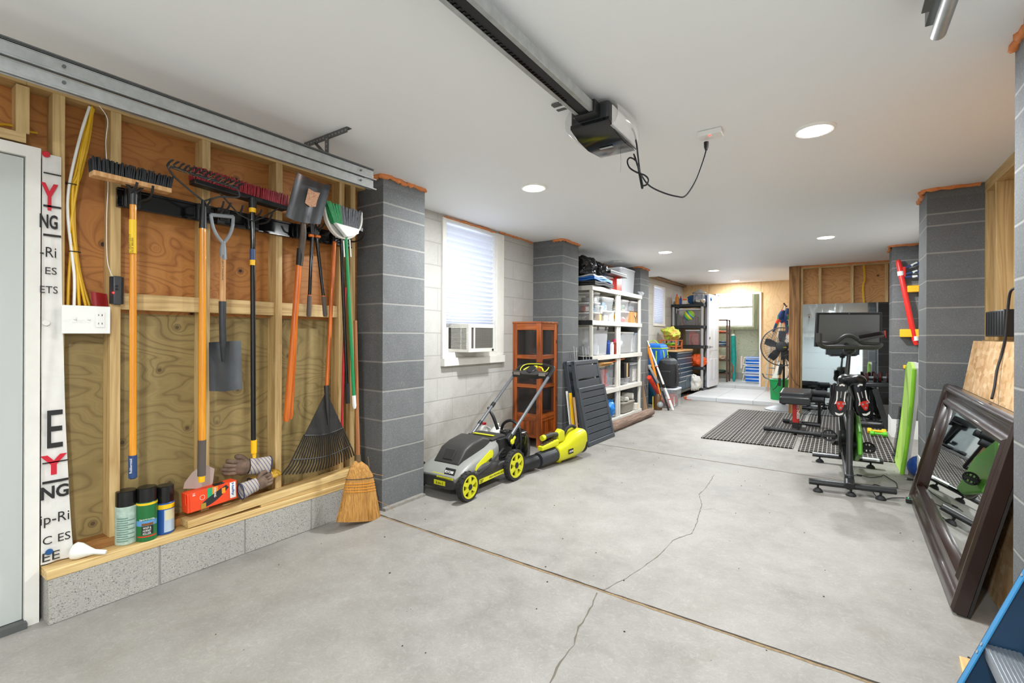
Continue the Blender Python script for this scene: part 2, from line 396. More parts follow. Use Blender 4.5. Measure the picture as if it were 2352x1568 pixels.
# ---------------------------------------------------------------- room shell
struct(MB().box(-3.3, 1.3, -2.1, 13.6, -.15, 0).build('floor', M_floor)); FL = COL.objects['floor']
def strip(name, pts, wd, m, par, z=.0008, j=.0):
    q = [V(p) for p in pts]; L = []; R = []
    for i, p in enumerate(q):
        d = (q[min(i + 1, len(q) - 1)] - q[max(i - 1, 0)]); d.z = 0; d.normalize(); n = V((-d.y, d.x, 0)); k = wd * (1 + random.uniform(-j, j)) / 2
        L.append(p + n * k); R.append(p - n * k)
    n = len(q); vs = [(p.x, p.y, z) for p in L] + [(p.x, p.y, z) for p in R]
    mb = MB(); mb.add(vs + [(v[0], v[1], -.002) for v in vs], [(i, i + 1, n + i + 1, n + i) for i in range(n - 1)])
    return mb.build(name, m, par)
def jitter(a, b, n, j):
    a, b = V(a), V(b); return [a.lerp(b, i / n) + V((random.uniform(-j, j), random.uniform(-j, j), 0)) for i in range(n + 1)]
for a, b, wd in ((onZ(0, 885, 1187), onZ(0, 2010, 1568), .020), (onZ(0, 1385, 1021), onZ(0, 2112, 1130), .009), (onZ(0, 1460, 941), onZ(0, 1700, 960), .006)):
    d = (b - a).normalized(); P_ = jitter(a - d * .3, b + d * .45, 70, .0014); strip('joint_sand', [p + V((0, -wd * .2, 0)) for p in P_], wd, mat('joint_sand', '#8a7558', .95, var=.3, vs=60), FL, j=.35); strip('control_joint', [p + V((0, wd * .18, 0)) for p in P_], wd * .45, M_joint, FL, z=.0012, j=.5)
def crack(px, wd, m=M_crack):
    pts = [onZ(0, *p) for p in px]; out = []
    for i in range(len(pts) - 1):
        n = max(3, int((pts[i + 1] - pts[i]).length / .03)); out += jitter(pts[i], pts[i + 1], n, .0035)[:-1]
    strip('crack', out + [pts[-1]], wd, m, FL, j=.7)
crack([(1640, 1090), (1622, 1120), (1606, 1135), (1612, 1160), (1600, 1200), (1588, 1225), (1545, 1240), (1520, 1270), (1480, 1300), (1430, 1332), (1385, 1355)], .004)
crack([(1372, 1362), (1355, 1400), (1330, 1440), (1318, 1480), (1288, 1520), (1262, 1568), (1225, 1640)], .0055)
crack([(1606, 1170), (1640, 1168), (1662, 1180)], .002)
struct(MB().box(-3.3, 1.3, -2.1, 8.86, ZC, ZC + .12).build('ceiling', paint_c))
struct(MB().box(-3.3, 1.3, 8.86, 11.6, 2.39, 2.5).build('ceiling_rear', paint_c))
struct(MB().box(-3.2, .2, 11.6, 13.5, 2.45, 2.5).build('ceiling_shed', M_ply_green))
# left masonry wall with two window openings
def wall_holes(name, X0, X1, Y0, Y1, Z0, Z1, holes, m, axis='x'):
    """wall slab with rectangular holes (a0,a1,z0,z1) along its run"""
    mb = MB(); ys = sorted({Y0, Y1, *[h[0] for h in holes], *[h[1] for h in holes]}); zs = sorted({Z0, Z1, *[h[2] for h in holes], *[h[3] for h in holes]})
    for i in range(len(ys) - 1):
        for k in range(len(zs) - 1):
            cy = (ys[i] + ys[i + 1]) / 2; cz = (zs[k] + zs[k + 1]) / 2
            if any(h[0] < cy < h[1] and h[2] < cz < h[3] for h in holes): continue
            if axis == 'x': mb.box(X0, X1, ys[i], ys[i + 1], zs[k], zs[k + 1])
            else: mb.box(ys[i], ys[i + 1], X0, X1, zs[k], zs[k + 1])
    return struct(mb.build(name, m))
W1 = (3.27, 4.06, 1.0, 2.285); W2 = (9.32, 10.05, 1.41, 2.22)
wall_holes('wall_left', -3.2, -2.98, 2.2, 11.6, 0, 2.45, [W1, W2], M_white_block)
struct(MB().box(-3.0, -2.88, -2.1, -.45, 0, ZC).build('wall_left_rear', M_white_wall))
PIL = [(-3.0, -2.585, 2.215, 2.615), (-3.0, -2.585, 4.822, 5.225), (-3.0, -2.585, 7.43, 7.835)]
PIR = [(.557, 1.0, 2.165, 2.565), (.557, 1.0, 4.70, 5.10), (.557, 1.0, 7.344, 7.75)]
def foam(par, pts, r=.016, z=ZC - .004):
    P = smooth_path([(p[0], p[1], z) for p in pts], 9); n = len(P)
    Q = [p + V((random.uniform(-.006, .006), random.uniform(-.006, .006), random.uniform(-.014, .003))) for p in P]
    MB().tube(Q, [r * random.uniform(.65, 1.35) for _ in P], 7).build('foam_sealant', M_foam, par, ang=80)
for i, (x0, x1, y0, y1) in enumerate(PIL + PIR):
    white = i in (4, 5); mb = MB(); zb = .2 if white else 0
    mb.box(x0, x1, y0, y1, zb, ZC)
    if white: mb.mat(1).box(x0 - .006, x1, y0 - .006, y1 + .006, 0, zb + (.05 if i == 4 else .02))
    o = struct(mb.build('wall_pillar', [M_cmu, M_white_wall])) if not white else struct(mb.build('wall_pillar', [M_cmu, M_white_wall]))
    xf = x1 + .004 if i < 3 else x0 - .004; xb = x0 if i < 3 else x1
    foam(o, [(xb + (.3 if i < 3 else -.15), y0 - .004), (xf, y0 - .004), (xf, (y0 + y1) / 2), (xf, y1 + .006)])
MB().box(-2.585, -2.55, 2.215, 2.60, 0, .018).build('mortar_fillet', mat('mortar', '#8d8880', .9, var=.2, vs=30), COL.objects['wall_pillar'])
foam(COL.objects['wall_left'], [(-2.972, 3.27), (-2.972, 3.5), (-2.97, 3.8), (-2.972, 4.06)], .011, 2.30)
foam(COL.objects['wall_left'], [(-2.972, 4.12), (-2.97, 4.4), (-2.972, 4.8)], .010)
foam(COL.objects['wall_left'], [(-2.972, 5.25), (-2.97, 6.0), (-2.972, 6.8), (-2.972, 7.4)], .011)
# rotted ledger along the top of the rear left wall
MB().beam((-2.95, 7.85, 2.335), (-2.93, 11.45, 2.365), .09, .035).build('ledger_board', mat('rotten_wood', '#8d7358', .9, var=.45, vs=18), COL.objects['wall_left'], bevel=.004)

# windows in the left wall
def window_left(idx, W, rail_z, sill):
    y0, y1, z0, z1 = W; fr = MB()
    fr.box(-3.16, -2.965, y0 - .0, y0 + .012, z0, z1).box(-3.16, -2.965, y1 - .012, y1, z0, z1).box(-3.16, -2.965, y0, y1, z1 - .02, z1).box(-3.16, -2.955, y0, y1, z0, z0 + .05)
    o = struct(fr.build('window_%d' % idx, M_trim))
    MB().box(-3.14, -3.10, y0 + .045, y1 - .045, rail_z - .02, rail_z + .02).build('meeting_rail', M_white, o)
    MB().box(-3.145, -3.14, y0 + .04, y1 - .04, z0 + .04, z1 - .02).build('window_pane', mat('day_pane', '#dfe8f2', .1, emit=('#e6eeff', .9)), o)
    # pleated shade
    zb, zt = rail_z, z1 - .035; n = 40
    P = []
    for k in range(n + 1):
        z = zb + (zt - zb) * (k / n) ** 1.35; P.append((-3.005 + (.017 if k % 2 else -.017), z))
    mb = MB(); mb.add([(x, y0 + .016, z) for x, z in P] + [(x, y1 - .016, z) for x, z in P], [(k, k + 1, n + 2 + k, n + 1 + k) for k in range(n)])
    mb.build('pleated_shade', M_shade, o, ang=5)
    if sill: MB().box(-3.16, -2.93, y0 - .045, y1 + .12, z0 - .075, z0).box(-2.98, -2.955, y1, y1 + .13, z0, z1).box(-2.98, -2.955, y0 - .045, y0, z0, z1 + .0).build('window_casing', M_trim, o, bevel=.004)
    return o
t = NT('shade_cloth'); t.base('#eef0f4').set(rough=.8); tl = t.n('BsdfTranslucent'); tl.inputs[0].default_value = (.75, .8, .95, 1); mx = t.n('MixShader'); mx.inputs[0].default_value = .25
t.l(t.b.outputs[0], mx.inputs[1]); t.l(tl.outputs[0], mx.inputs[2]); t.l(mx.outputs[0], t.t.nodes['Material Output'].inputs[0]); M_shade = t.m
window_left(1, W1, 1.315, True); window_left(2, W2, 1.46, False)

# right side: back of the bays, framed bay with studs
struct(MB().box(.96, 1.1, -2.1, 8.8, 0, 2.45).build('wall_right', M_ply_up)); WR = COL.objects['wall_right']
struct(MB().box(.90, 1.0, -2.1, 2.16, 0, ZC).build('wall_right_rear', M_white_wall))
def studs_x(par, xs, ys, z0, z1, wd=.038, m=M_stud):
    for y in ys: MB().box(xs[0], xs[1], y - wd, y, z0, z1).build('stud', m, par, bevel=.002)
studs_x(WR, (.872, .96), (4.698, 4.44, 4.03, 3.62, 3.2, 2.8), 1.19, 2.24)
MB().box(.872, .96, 2.565, 4.70, 2.24, ZC).build('top_plate', M_stud_y, WR); MB().box(.86, .96, 2.565, 4.70, 1.15, 1.19).build('sill_plate', M_stud_y, WR)
MB().box(.80, .96, 2.565, 4.70, 0, 1.15).build('lower_block', M_cmu, WR)
struct(MB().box(.80, .96, 5.10, 7.344, 0, 2.3).build('wall_right_middle', M_white_block))
# framed wall behind the wall mirror, corner post, rear side wall
struct(MB().box(-.60, 1.1, 8.84, 8.90, 0, 2.4).build('wall_gym', M_ply_y)); WG = COL.objects['wall_gym']
for x in (-.451, -.212, .193, .60, .90): MB().box(x - .019, x + .019, 8.752, 8.84, 0, 2.27).build('stud', M_stud, WG, bevel=.002)
MB().box(-.47, 1.0, 8.752, 8.84, 2.27, ZC).build('top_plate', M_stud_x, WG)
foam(WG, [(-.47, 8.745), (-.1, 8.742), (.3, 8.745), (.7, 8.742)], .012)
struct(MB().box(-.622, -.474, 8.70, 8.85, 0, ZC).build('wall_corner_post', M_post, bevel=.004))
struct(MB().box(-.62, -.54, 8.85, 11.6, 0, 2.45).build('wall_right_side', M_ply_lightx))
pts = [onY(8.74, *p) for p in ((1983, 608), (1985, 640), (1981, 660), (1984, 700))]
tag(MB().tube(smooth_path(pts), .006, 6).tube([p + V((.012, 0, 0)) for p in smooth_path(pts)], .006, 6).build('electrical_cable', mat('romex_yellow', '#d9a90f', .45)), 'yellow cable stapled down the stud above the wall mirror', 'cable')

# ---- left framed bay where the tools hang
struct(MB().box(-2.90, -2.863, -.45, 2.216, 1.31, ZC).build('wall_left_framed', M_ply_up)); WB = COL.objects['wall_left_framed']
MB().box(-2.885, -2.863, .5, 2.216, .2, 1.31).build('lower_plywood', M_ply_low, WB)
for y in (.619, .816, 1.201, 1.603, 2.042, 2.132): MB().box(-2.863, -2.774, y - .040, y, .268, 2.24).build('stud', M_stud, WB, bevel=.002)
MB().box(-2.863, -2.774, .50, 2.213, 2.24, ZC).build('top_plate', M_stud_y, WB)
MB().box(-2.863, -2.774, -.45, .499, 2.24, 2.312).build('header', M_stud_y, WB)
MB().box(-2.863, -2.774, .579, 2.213, .23, .268).build('bottom_plate', grain_wood('plate_brown', 'y', '#a9783f', '#7d5226', 16), WB)
for a, b in ((.816, 1.161), (1.201, 1.563), (1.603, 2.002)): MB().box(-2.855, -2.79, a, b, 1.325, 1.403).build('blocking', M_stud_y, WB, bevel=.002)
# masonry curb under the framing: four blocks
CB = struct(MB().box(-2.9, -2.693, .556, 2.214, 0, .188).build('wall_left_curb', mat('mortar_raw', '#8f8c86', .95, bump=.6, bs=90)))
for a, b in ((.554, .943), (.951, 1.343), (1.351, 1.745), (1.753, 2.212)): MB().box(-2.9, -2.69, a, b, .001, .19).build('block', M_raw, CB, bevel=.003)
MB().box(-2.87, -2.688, .547, 2.212, .19, .228).build('sill_board', M_board, CB, bevel=.003)
# door at the far left
D1 = struct(MB().box(-2.775, -2.76, .50, .54, 0, 1.985).box(-2.775, -2.76, -.50, .54, 1.945, 1.985).box(-2.90, -2.76, .496, .505, 0, 1.96).box(-2.90, -2.76, -.5, .505, 1.94, 1.955).build('door_1', M_trim))
MB().box(-2.82, -2.779, -.5, .492, .03, 1.935).build('door_slab', mat('door_grey', '#b9bdb9', .45), D1)
MB().box(-2.9, -2.74, -.5, .50, .0, .028).build('threshold', M_steel_d, D1)
MB().box(-2.95, -2.93, -.5, .55, 0, 2.3).build('door_backing', M_blackm, D1)
MB().box(-2.863, -2.785, -.45, .50, 2.0, 2.04).build('header_plate', M_stud_y, WB); MB().box(-2.863, -2.785, .47, .51, 2.04, 2.235).build('cripple_stud', M_stud, WB)
MB().tube(smooth_path([onX(-2.84, *p) for p in ((-40, 285), (20, 287), (55, 300), (86, 305))]), .005, 6).build('yellow_cable', mat('romex_yellow', '#d9a90f', .45), WB)
# printed building wrap turned round the jamb
def wrapfn(u, v):
    z = .235 + v * 1.735; y1 = .605 + .045 * (1 - v) ** 2.2; return (-2.766 + .004 * math.sin(u * 9 + 3 * math.sin(v * 7)) * (1.2 - v), .545 + (y1 - .545) * u, z)
HW = MB().grid(wrapfn, 8, 40, (-.003, 0, 0)).build('house_wrap', mat('wrap_white', '#d9d6d0', .55, var=.05, vs=20), WB); HW['label'] = 'strip of white printed building wrap'
M_ink = mat('ink_black', '#1c1b1b', .6); M_red = mat('ink_red', '#c3162c', .5)
yv, zv = (0, 1, 0), (0, 0, 1)
def wt(s, h, px, py, m=M_ink, w=None, bold=0):
    p = onX(-2.757, px, py); return text('print', s, h, p, yv, zv, m, HW, .0, w=w, bold=bold)
wt('Y', .115, 93, 480, M_red, .055, .03); wt('NG', .06, 91, 522, w=.056, bold=.03); wt('-Ri', .042, 92, 588, w=.05); wt('ES', .030, 104, 629, w=.036); wt('ETS', .030, 92, 672, w=.055)
wt('E', .16, 108, 1030, w=.05); wt('Y', .085, 92, 1095, M_red, .085, .03); wt('NG', .055, 94, 1150, w=.088, bold=.03); wt('ip-Ri', .055, 92, 1215, w=.092); wt('C ES', .034, 98, 1253, w=.088); wt('EE', .036, 97, 1292, w=.055)
for z0, z1 in ((1.745, 1.753), (1.622, 1.631), (.575, .585), (1.885, 1.89), (.66, .665)): MB().box(-2.7605, -2.757, .548, .603 if z0 > 1 else .63, z0, z1).build('print_line', M_ink, HW)
for px, py, m in ((106, 354, M_red), (106, 741, M_trim), (113, 1267, mat('cap_blue', '#1d4f86', .4))): p = onX(-2.757, px, py); MB().cyl(p, p + V((.004, 0, 0)), .013, .011).build('cap_nail', m, HW)

# ---- back wall, doorway, platform, shed beyond
wall_holes('wall_back', 11.5, 11.6, -3.2, -.5, 0, 2.45, [(-2.21, -1.37, .13, 2.13)], M_ply_light, 'y')
BK = COL.objects['wall_back']
for x in (-2.40, -1.345): MB().box(x - .002, x + .002, 11.497, 11.5, .1, 2.39).build('panel_seam', mat('seam', '#7d5c33', .8), BK)
MB().box(-2.4, -1.345, 11.4965, 11.4995, 2.150, 2.156).build('panel_seam', mat('seam', '#7d5c33', .8), BK)
D2 = struct(MB().box(-2.25, -2.21, 11.46, 11.62, .13, 2.16).box(-1.37, -1.335, 11.46, 11.62, .13, 2.16).box(-2.25, -1.335, 11.46, 11.62, 2.13, 2.165).build('door_2', mat('door_trim', '#e8e6ea', .4)))
# six-panel slab, swung open into the room
sl = MB(); a, b = V((-2.215, 11.47, 0)), V((-2.262, 10.73, 0)); dx = (b - a).normalized(); nx = V((dx.y, -dx.x, 0)); L = (b - a).length
ax = (dx, nx, V((0, 0, 1))); sl.bx((a + b) / 2 + V((0, 0, 1.115)), (L, .04, 1.99), ax)
SL = sl.build('door_slab', mat('door_white', '#e6e9f0', .35), D2, bevel=.003)
for u0, u1 in ((.12, .46), (.56, .88)):
    for z0, z1 in ((.28, .72), (.90, 1.5), (1.62, 1.95)):
        for sgn in (1, -1):
            c = a + dx * (L * (u0 + u1) / 2) + nx * (.021 * sgn) + V((0, 0, (z0 + z1) / 2))
            MB().bx(c, (L * (u1 - u0), .008, z1 - z0), ax).build('raised_panel', mat('door_white', '#e6e9f0', .35), D2, bevel=.004)
M_nick = mat('satin_nickel', '#9a9a9a', .3, 1)
for z, k in ((.98, 1), (1.17, 0)):
    c = b - dx * .06 + V((0, 0, z))
    for s_ in (1, -1):
        m = MB().cyl(c + nx * .02 * s_, c + nx * .03 * s_, .026)
        if k: m.cyl(c + nx * .03 * s_, c + nx * .055 * s_, .010).tube([c + nx * .055 * s_, c + nx * .057 * s_ - dx * .11], .008)
        m.build('door_handle' if k else 'deadbolt', M_nick, D2)
MB().bx(b + dx * .001 + V((0, 0, .98)), (.003, .025, .06), ax).build('latch_plate', M_nick, D2)
t = NT('paver'); P = t.world(); sp = t.n('SeparateXYZ'); t.l(P, sp.inputs[0])
br = t.n('TexBrick', offset=.0); t.l(P, br.inputs['Vector']); br.inputs['Scale'].default_value = 1; br.inputs['Brick Width'].default_value = .61; br.inputs['Row Height'].default_value = .61; br.inputs['Mortar Size'].default_value = .004
br.inputs['Color1'].default_value = lin('#b9bbbe'); br.inputs['Color2'].default_value = lin('#c6c8ca'); br.inputs['Mortar'].default_value = lin('#6f7275')
t.base(t.mix(.25, br.outputs[0], t.mix(t.noise(P, 6, 5), '#a8aaac', '#d0d2d4'))).set(rough=.6); M_paver = t.m
struct(MB().box(-2.36, -.62, 9.39, 10.98, 0, .07).box(-2.98, -.62, 10.98, 11.5, 0, .07).build('floor_platform', M_paver, bevel=.004))
struct(MB().box(-2.9, -.8, 11.42, 11.6, .0, .135).box(-3.2, .1, 11.6, 13.4, -.02, .13).build('floor_shed', M_paver))
wall_holes('wall_shed_back', 13.3, 13.4, -3.2, .2, .1, 2.5, [(-2.75, -1.70, 1.44, 2.42)], M_ply_green, 'y')
SB = COL.objects['wall_shed_back']
struct(MB().box(-3.25, -3.2, 11.6, 13.4, 0, 2.5).build('wall_shed_left', M_ply_green)); struct(MB().box(.15, .2, 11.6, 13.4, 0, 2.5).build('wall_shed_right', M_ply_green))
M_stud_g = grain_wood('stud_green', 'z', '#b9bfa0', '#98a080', 16, knots=False)
for x in (-3.0, -2.6, -2.18, -1.60, -1.2, -.8): MB().box(x - .019, x + .019, 13.21, 13.3, .3, 1.38 if -2.7 < x < -1.7 else 2.45).build('stud', M_stud_g, SB)
MB().box(-2.8, -1.62, 13.21, 13.3, 1.38, 1.44).box(-1.70, -1.62, 13.21, 13.3, 1.44, 2.45).build('window_framing', M_stud_g, SB)
MB().box(-3.2, .15, 13.18, 13.3, .13, .29).build('curb', M_raw, SB)
W3 = struct(MB().box(-2.75, -2.70, 13.25, 13.33, 1.44, 2.42).box(-1.75, -1.70, 13.25, 13.33, 1.44, 2.42).box(-2.75, -1.70, 13.25, 13.33, 1.44, 1.485).box(-2.75, -1.7, 13.25, 13.33, 2.38, 2.42).box(-2.72, -1.72, 13.24, 13.32, 1.92, 1.975).build('window_3', M_white))
MB().box(-2.72, -1.72, 13.34, 13.35, 1.46, 2.40).build('window_pane', mat('bright_day', '#ffffff', .1, emit=('#eaf2ff', DAY)), W3)
# behind the camera: closed sectional garage door
t = NT('garage_door'); P = t.world(); sp = t.n('SeparateXYZ'); t.l(P, sp.inputs[0]); fz = t.math('FRACT', t.math('DIVIDE', sp.outputs[2], .53)); ln = t.ramp(t.math('MINIMUM', fz, t.math('SUBTRACT', 1, fz)), [(0.0, 1.0), (.012, 0.0)])
t.base(t.mix(ln, '#b0b6b6', '#777c7c')).set(rough=.4).bump(ln, -.5, .01)
DG = struct(MB().box(-2.35, .28, -1.86, -1.82, 0, 2.12).build('door_3', t.m))
struct(MB().box(-3.2, -2.35, -1.95, -1.82, 0, 2.315).box(.28, 1.1, -1.95, -1.82, 0, 2.315).box(-2.35, .28, -1.95, -1.82, 2.12, 2.315).build('wall_front', M_white_wall))

# ---------------------------------------------------------------- recessed lights
M_lamp = mat('lamp_face', '#ffffff', .3, emit=('#fffdfa', 22)); M_ringw = mat('lamp_ring', '#f2f2ee', .5)
def recessed(i, x, y, z, watt, label):
    th = thing('recessed_light', label, 'ceiling light', (x, y, z - .012), 0, None)
    MB().lathe((x, y, z - .001), (0, 0, -1), [(.100, -.004), (.100, .004), (.088, .011), (.078, .008), (.078, -.004)], 32).build('trim_ring', M_ringw, th)
    MB().cyl((x, y, z - .010), (x, y, z - .004), .078, n=32).build('diffuser', M_lamp, th)
    ld = bpy.data.lights.new('lamp', 'AREA'); ld.shape = 'DISK'; ld.size = .11; ld.energy = watt; ld.color = (.94, .98, 1)
    lo = link(bpy.data.objects.new('lamp', ld)); lo.location = (0, 0, .0 - .003); lo.parent = th
LLAB = ['large round ceiling light at the upper right, nearest the camera', 'round ceiling light between the tool wall and the first window', 'round ceiling light before the right-hand pillars, over the gym mats',
        'round ceiling light in front of the white storage shelves', 'round ceiling light near the step down in ceiling, above the doorway approach', 'farthest round ceiling light, just before the plywood wall above the door']
for i, (x, y, z, wt_) in enumerate(LAMPS): recessed(i, x, y, z, wt_, LLAB[i])
for i, (x, y, z, wt_) in enumerate(REAR_FILL_LAMPS): recessed(9, x, y, z, wt_, ['added fill ceiling light, unseen behind the camera on the right', 'added fill ceiling light, unseen behind the camera on the left'][i])

# grit scattered on the slab
m = MB(); rs = random.Random(5)
for i in range(90):
    c = V((rs.uniform(-2.5, .5), rs.uniform(.6, 5.5), .0015)); r = rs.uniform(.0015, .005)
    m.ell(c, (r, r * rs.uniform(.4, 1.6), r * .5), n=5, m=3)
tag(m.build('floor_grit', mat('grit', '#3a332c', .9), FL), kind='stuff')
# ---------------------------------------------------------------- wall of tools
def sz(p, px): return px * p.dot(fw) / F            # metres spanned by px pixels at point p
M_yel_h = grain_wood('handle_yellow', 'z', '#e59a1c', '#cf7f14', 20, knots=False, rough=.25, bumpy=.03, coat=.5)
M_or_h = grain_wood('handle_orange', 'z', '#d8701c', '#b95412', 20, knots=False, rough=.3, bumpy=.03, coat=.4)
M_wood_h = grain_wood('handle_ash', 'z', '#d3a673', '#b98550', 20, knots=False, rough=.5, bumpy=.05)
M_brown_h = grain_wood('handle_brown', 'z', '#a86d3e', '#8b5228', 20, knots=False, rough=.5)
M_blue = mat('grip_blue', '#24406e', .4); M_grip = mat('grip_grey', '#554c46', .7); M_yel = mat('tip_yellow', '#f2b90c', .4)
M_lblw = mat('label_white', '#e9e9e4', .5); M_lbly = mat('label_yellow', '#f0c316', .45)
M_sock = mat('socket_steel', '#3b3d40', .45, .3, var=.2, vs=20); M_grey = mat('grey_plastic', '#85898d', .45)
M_bk_br = mat('bristle_black', '#14161c', .55, var=.4, vs=90); M_rd_br = mat('bristle_red', '#8c1020', .5, var=.35, vs=90); M_gn_br = mat('bristle_green', '#1f8a4e', .5, var=.25, vs=90)
M_gy_br = mat('bristle_grey', '#5f6166', .6, var=.4, vs=90)
XT = -2.64
def brist(pts0, pts1, rows, ncol, r, m, name, par, spread=0.004, jig=.12, r1=None, lenj=.12):
    """tufts between a base line pts0 and tip line pts1 (a,b each), rows across X"""
    mb = MB()
    for k in range(rows):
        for i in range(ncol):
            t_ = (i + .5 + random.uniform(-.3, .3)) / ncol; a = pts0[0].lerp(pts0[1], t_); b = pts1[0].lerp(pts1[1], t_)
            off = V(((k / (rows - 1 or 1) - .5), 0, 0)); w_ = pts0[2]
            a = a + off * w_; b = a + (b - (a - off * w_)) * (1 + random.uniform(-lenj, lenj * .3)) + off * w_ * .35 + V((0, random.uniform(-1, 1), 0)) * spread
            mb.tube([a, b], [r, r1 or r * .8], 5)
    return mb.build(name, m, par, ang=80)

# black organiser rail with sliding hooks
rail0, rail1 = onX(-2.76, 268, 452), onX(-2.76, 808, 556)
RK = thing('tool_organizer_rail', 'black wall-mounted tool organiser rail with curved hooks across the plywood bay', 'tool rack', rail0)
zt = lambda y: rail0.z + (rail1.z - rail0.z) * (y - rail0.y) / (rail1.y - rail0.y)
y0_, y1_ = rail0.y, rail1.y; third = (y1_ - y0_) / 3
for i in range(3):
    a, b = y0_ + third * i, y0_ + third * (i + 1) - .006; m = MB(); zc = zt((a + b) / 2) 
    m.box(-2.774, -2.758, a, b, zc - .045, zc + .045).box(-2.758, -2.748, a, b, zc + .034, zc + .045).box(-2.758, -2.748, a, b, zc - .045, zc - .034)
    m.build('rail', M_gloss, RK, bevel=.002)
HOOKX = [(305, 455), (468, 480), (512, 500), (581, 505), (692, 515), (722, 530), (772, 540), (797, 545)]
for px, py in HOOKX:
    c = onX(-2.745, px, py); c.z = zt(c.y)
    MB().bx(c, (.022, .062, .088)).bx(c + V((.014, 0, 0)), (.008, .045, .05)).build('hook_base', M_black, RK, bevel=.004)
    for s_ in (-1, 1):
        P_ = smooth_path([c + V((.0, .012 * s_, .0)), c + V((.04, .02 * s_, -.008)), c + V((.09, .036 * s_, .0)), c + V((.135, .032 * s_, .025)), c + V((.150, .030 * s_, .045))], 4)
        MB().tube(P_, .0055, 6).build('hook', M_blackm, RK)

def handle(par, pts, r, m, name='handle'): return MB().tube(pts, r, 14).build(name, m, par)
# 1 deck brush
t0, t1 = onX(-2.655, 306, 445), onX(XT, 305, 1050); B1 = thing('deck_brush', 'deck brush with black bristles, bare wood block and yellow pole, leftmost hanging tool', 'push broom', t1)
handle(B1, [t0, t1], .0135, M_yel_h); MB().tube([t0 + V((0, 0, .02)), t0, t0 + V((0, 0, -.05))], [.02, .019, .017], 12).build('socket', M_black, B1)
e = onX(XT, 305, 1096); MB().tube([t1 + V((0, 0, .01)), t1, e, e - V((0, 0, .006))], [.0165, .0165, .0165, .010], 14).build('grip', M_blue, B1)
a, b = onX(-2.63, 209, 398), onX(-2.63, 389, 440)
MB().beam(a, b, .062, .022).build('block', M_wood_h, B1, bevel=.003)
u_ = V((0, .0, 1)); brist([a + u_ * .008, b + u_ * .008, .05], [a + V((0, -.004, .07)), b + V((0, .006, .065))], 5, 40, .0045, M_bk_br, 'bristles', B1)
for s_ in (-1, 1): MB().tube([t0 + V((.01, 0, 0)), t0 + V((.025, .045 * s_, .05))], .006, 6).build('brace', M_blackm, B1)
c = onX(-2.6, 302, 580); lb = MB().tube([onX(XT, 305, 505), onX(XT, 305, 582)], .0142, 14).build('label', M_lbly, B1)
text('label_print', '12" HEAVY DUTY', .010, c + V((-.022, .004, 0)), (0, 0, 1), (0, -1, 0), M_ink, B1, .001, w=.085); text('label_print', 'DECK BRUSH', .008, c + V((-.022, .0135, 0)), (0, 0, 1), (0, -1, 0), M_ink, B1, .001, w=.07)
text('label_print', 'Rubbermaid', .010, onX(-2.622, 303, 1086), (0, 0, 1), (0, -1, 0), M_lblw, B1, .001, w=.065)
# 2 bow rake
t0, t1 = onX(XT, 466, 525), onX(XT, 464, 1010); B2 = thing('bow_rake', 'bow rake with thin steel bows and long yellow pole, beside the pale wooden shovel', 'rake', t1)
handle(B2, [t0, t1], .0165, M_yel_h); MB().tube([onX(XT, 468, 462), t0], [.011, .018], 12).build('ferrule', M_black, B2)
MB().tube([t1, onX(XT, 463, 1092)], .0185, 14).build('grip', M_grip, B2); MB().tube([onX(XT, 463, 1092), onX(XT, 463, 1106)], [.0165, .014], 14).build('handle_tip', M_yel, B2)
h = onX(XT, 468, 462); L_, R_ = onX(-2.565, 384, 380), onX(-2.565, 545, 432)
MB().tube(smooth_path([h, onX(-2.62, 440, 440), onX(-2.59, 400, 405), L_]), .0045, 6).tube(smooth_path([h, onX(-2.6, 505, 452), onX(-2.575, 548, 452), R_]), .0045, 6).build('bow', M_sock, B2)
hd = MB().tube([L_, R_], .007, 6)
for i in range(15): p = L_.lerp(R_, i / 14); hd.tube(smooth_path([p, p + V((.03, 0, .012)), p + V((.07, 0, .012))], 3), [.005] * 6 + [.002], 5)
hd.build('rake_head', M_sock, B2)
st = MB()
for i in range(46): p = L_.lerp(R_, random.random()) + V((random.uniform(-.005, .05), 0, random.uniform(-.01, .02))); d = V((random.uniform(-.4, .4), random.uniform(-1, 1), random.uniform(-.5, .5))).normalized() * random.uniform(.015, .04); st.tube([p, p + d * .5 + V((0, 0, .004)), p + d], .0009, 4)
tag(st.build('dried_grass', mat('straw', '#9a7a4c', .9, var=.3, vs=50), B2), kind='stuff')
# 3 transfer shovel hung by its handle
B3 = thing('garden_shovel', 'shovel with grey split grip, pale wood pole and dark square blade hanging downward', 'shovel', onX(-2.68, 512, 896))
g0 = onX(XT, 512, 572); MB().tube([onX(XT, 513, 596), g0, onX(XT, 513, 555)], [.0165, .016, .010], 12).build('grip_socket', M_grey, B3)
for px in ((486, 492, 486, 496, 512), (543, 538, 530, 523, 513)): pass
gl = smooth_path([onX(XT, 512, 558), onX(XT, 498, 540), onX(XT, 489, 520), onX(XT, 484, 492)], 5); gr = smooth_path([onX(XT, 514, 558), onX(XT, 527, 540), onX(XT, 534, 520), onX(XT, 536, 497)], 5)
MB().tube(gl, .0085, 8).tube(gr, .0085, 8).tube([onX(XT, 484, 493), onX(XT, 536, 498)], .010, 10).build('grip', M_grey, B3)
MB().tube([onX(XT, 512, 572), onX(XT, 511, 700)], .0145, 14).build('handle', M_wood_h, B3)
text('handle_print', 'PROJECT SOURCE', .009, onX(-2.621, 509, 585), (0, 0, -1), (0, 1, 0), M_ink, B3, .001, w=.13)
MB().tube([onX(XT, 511, 692), onX(XT, 511, 745), onX(-2.65, 512, 785), onX(-2.67, 513, 830)], [.0175, .016, .0165, .006], 12).build('socket', M_sock, B3)
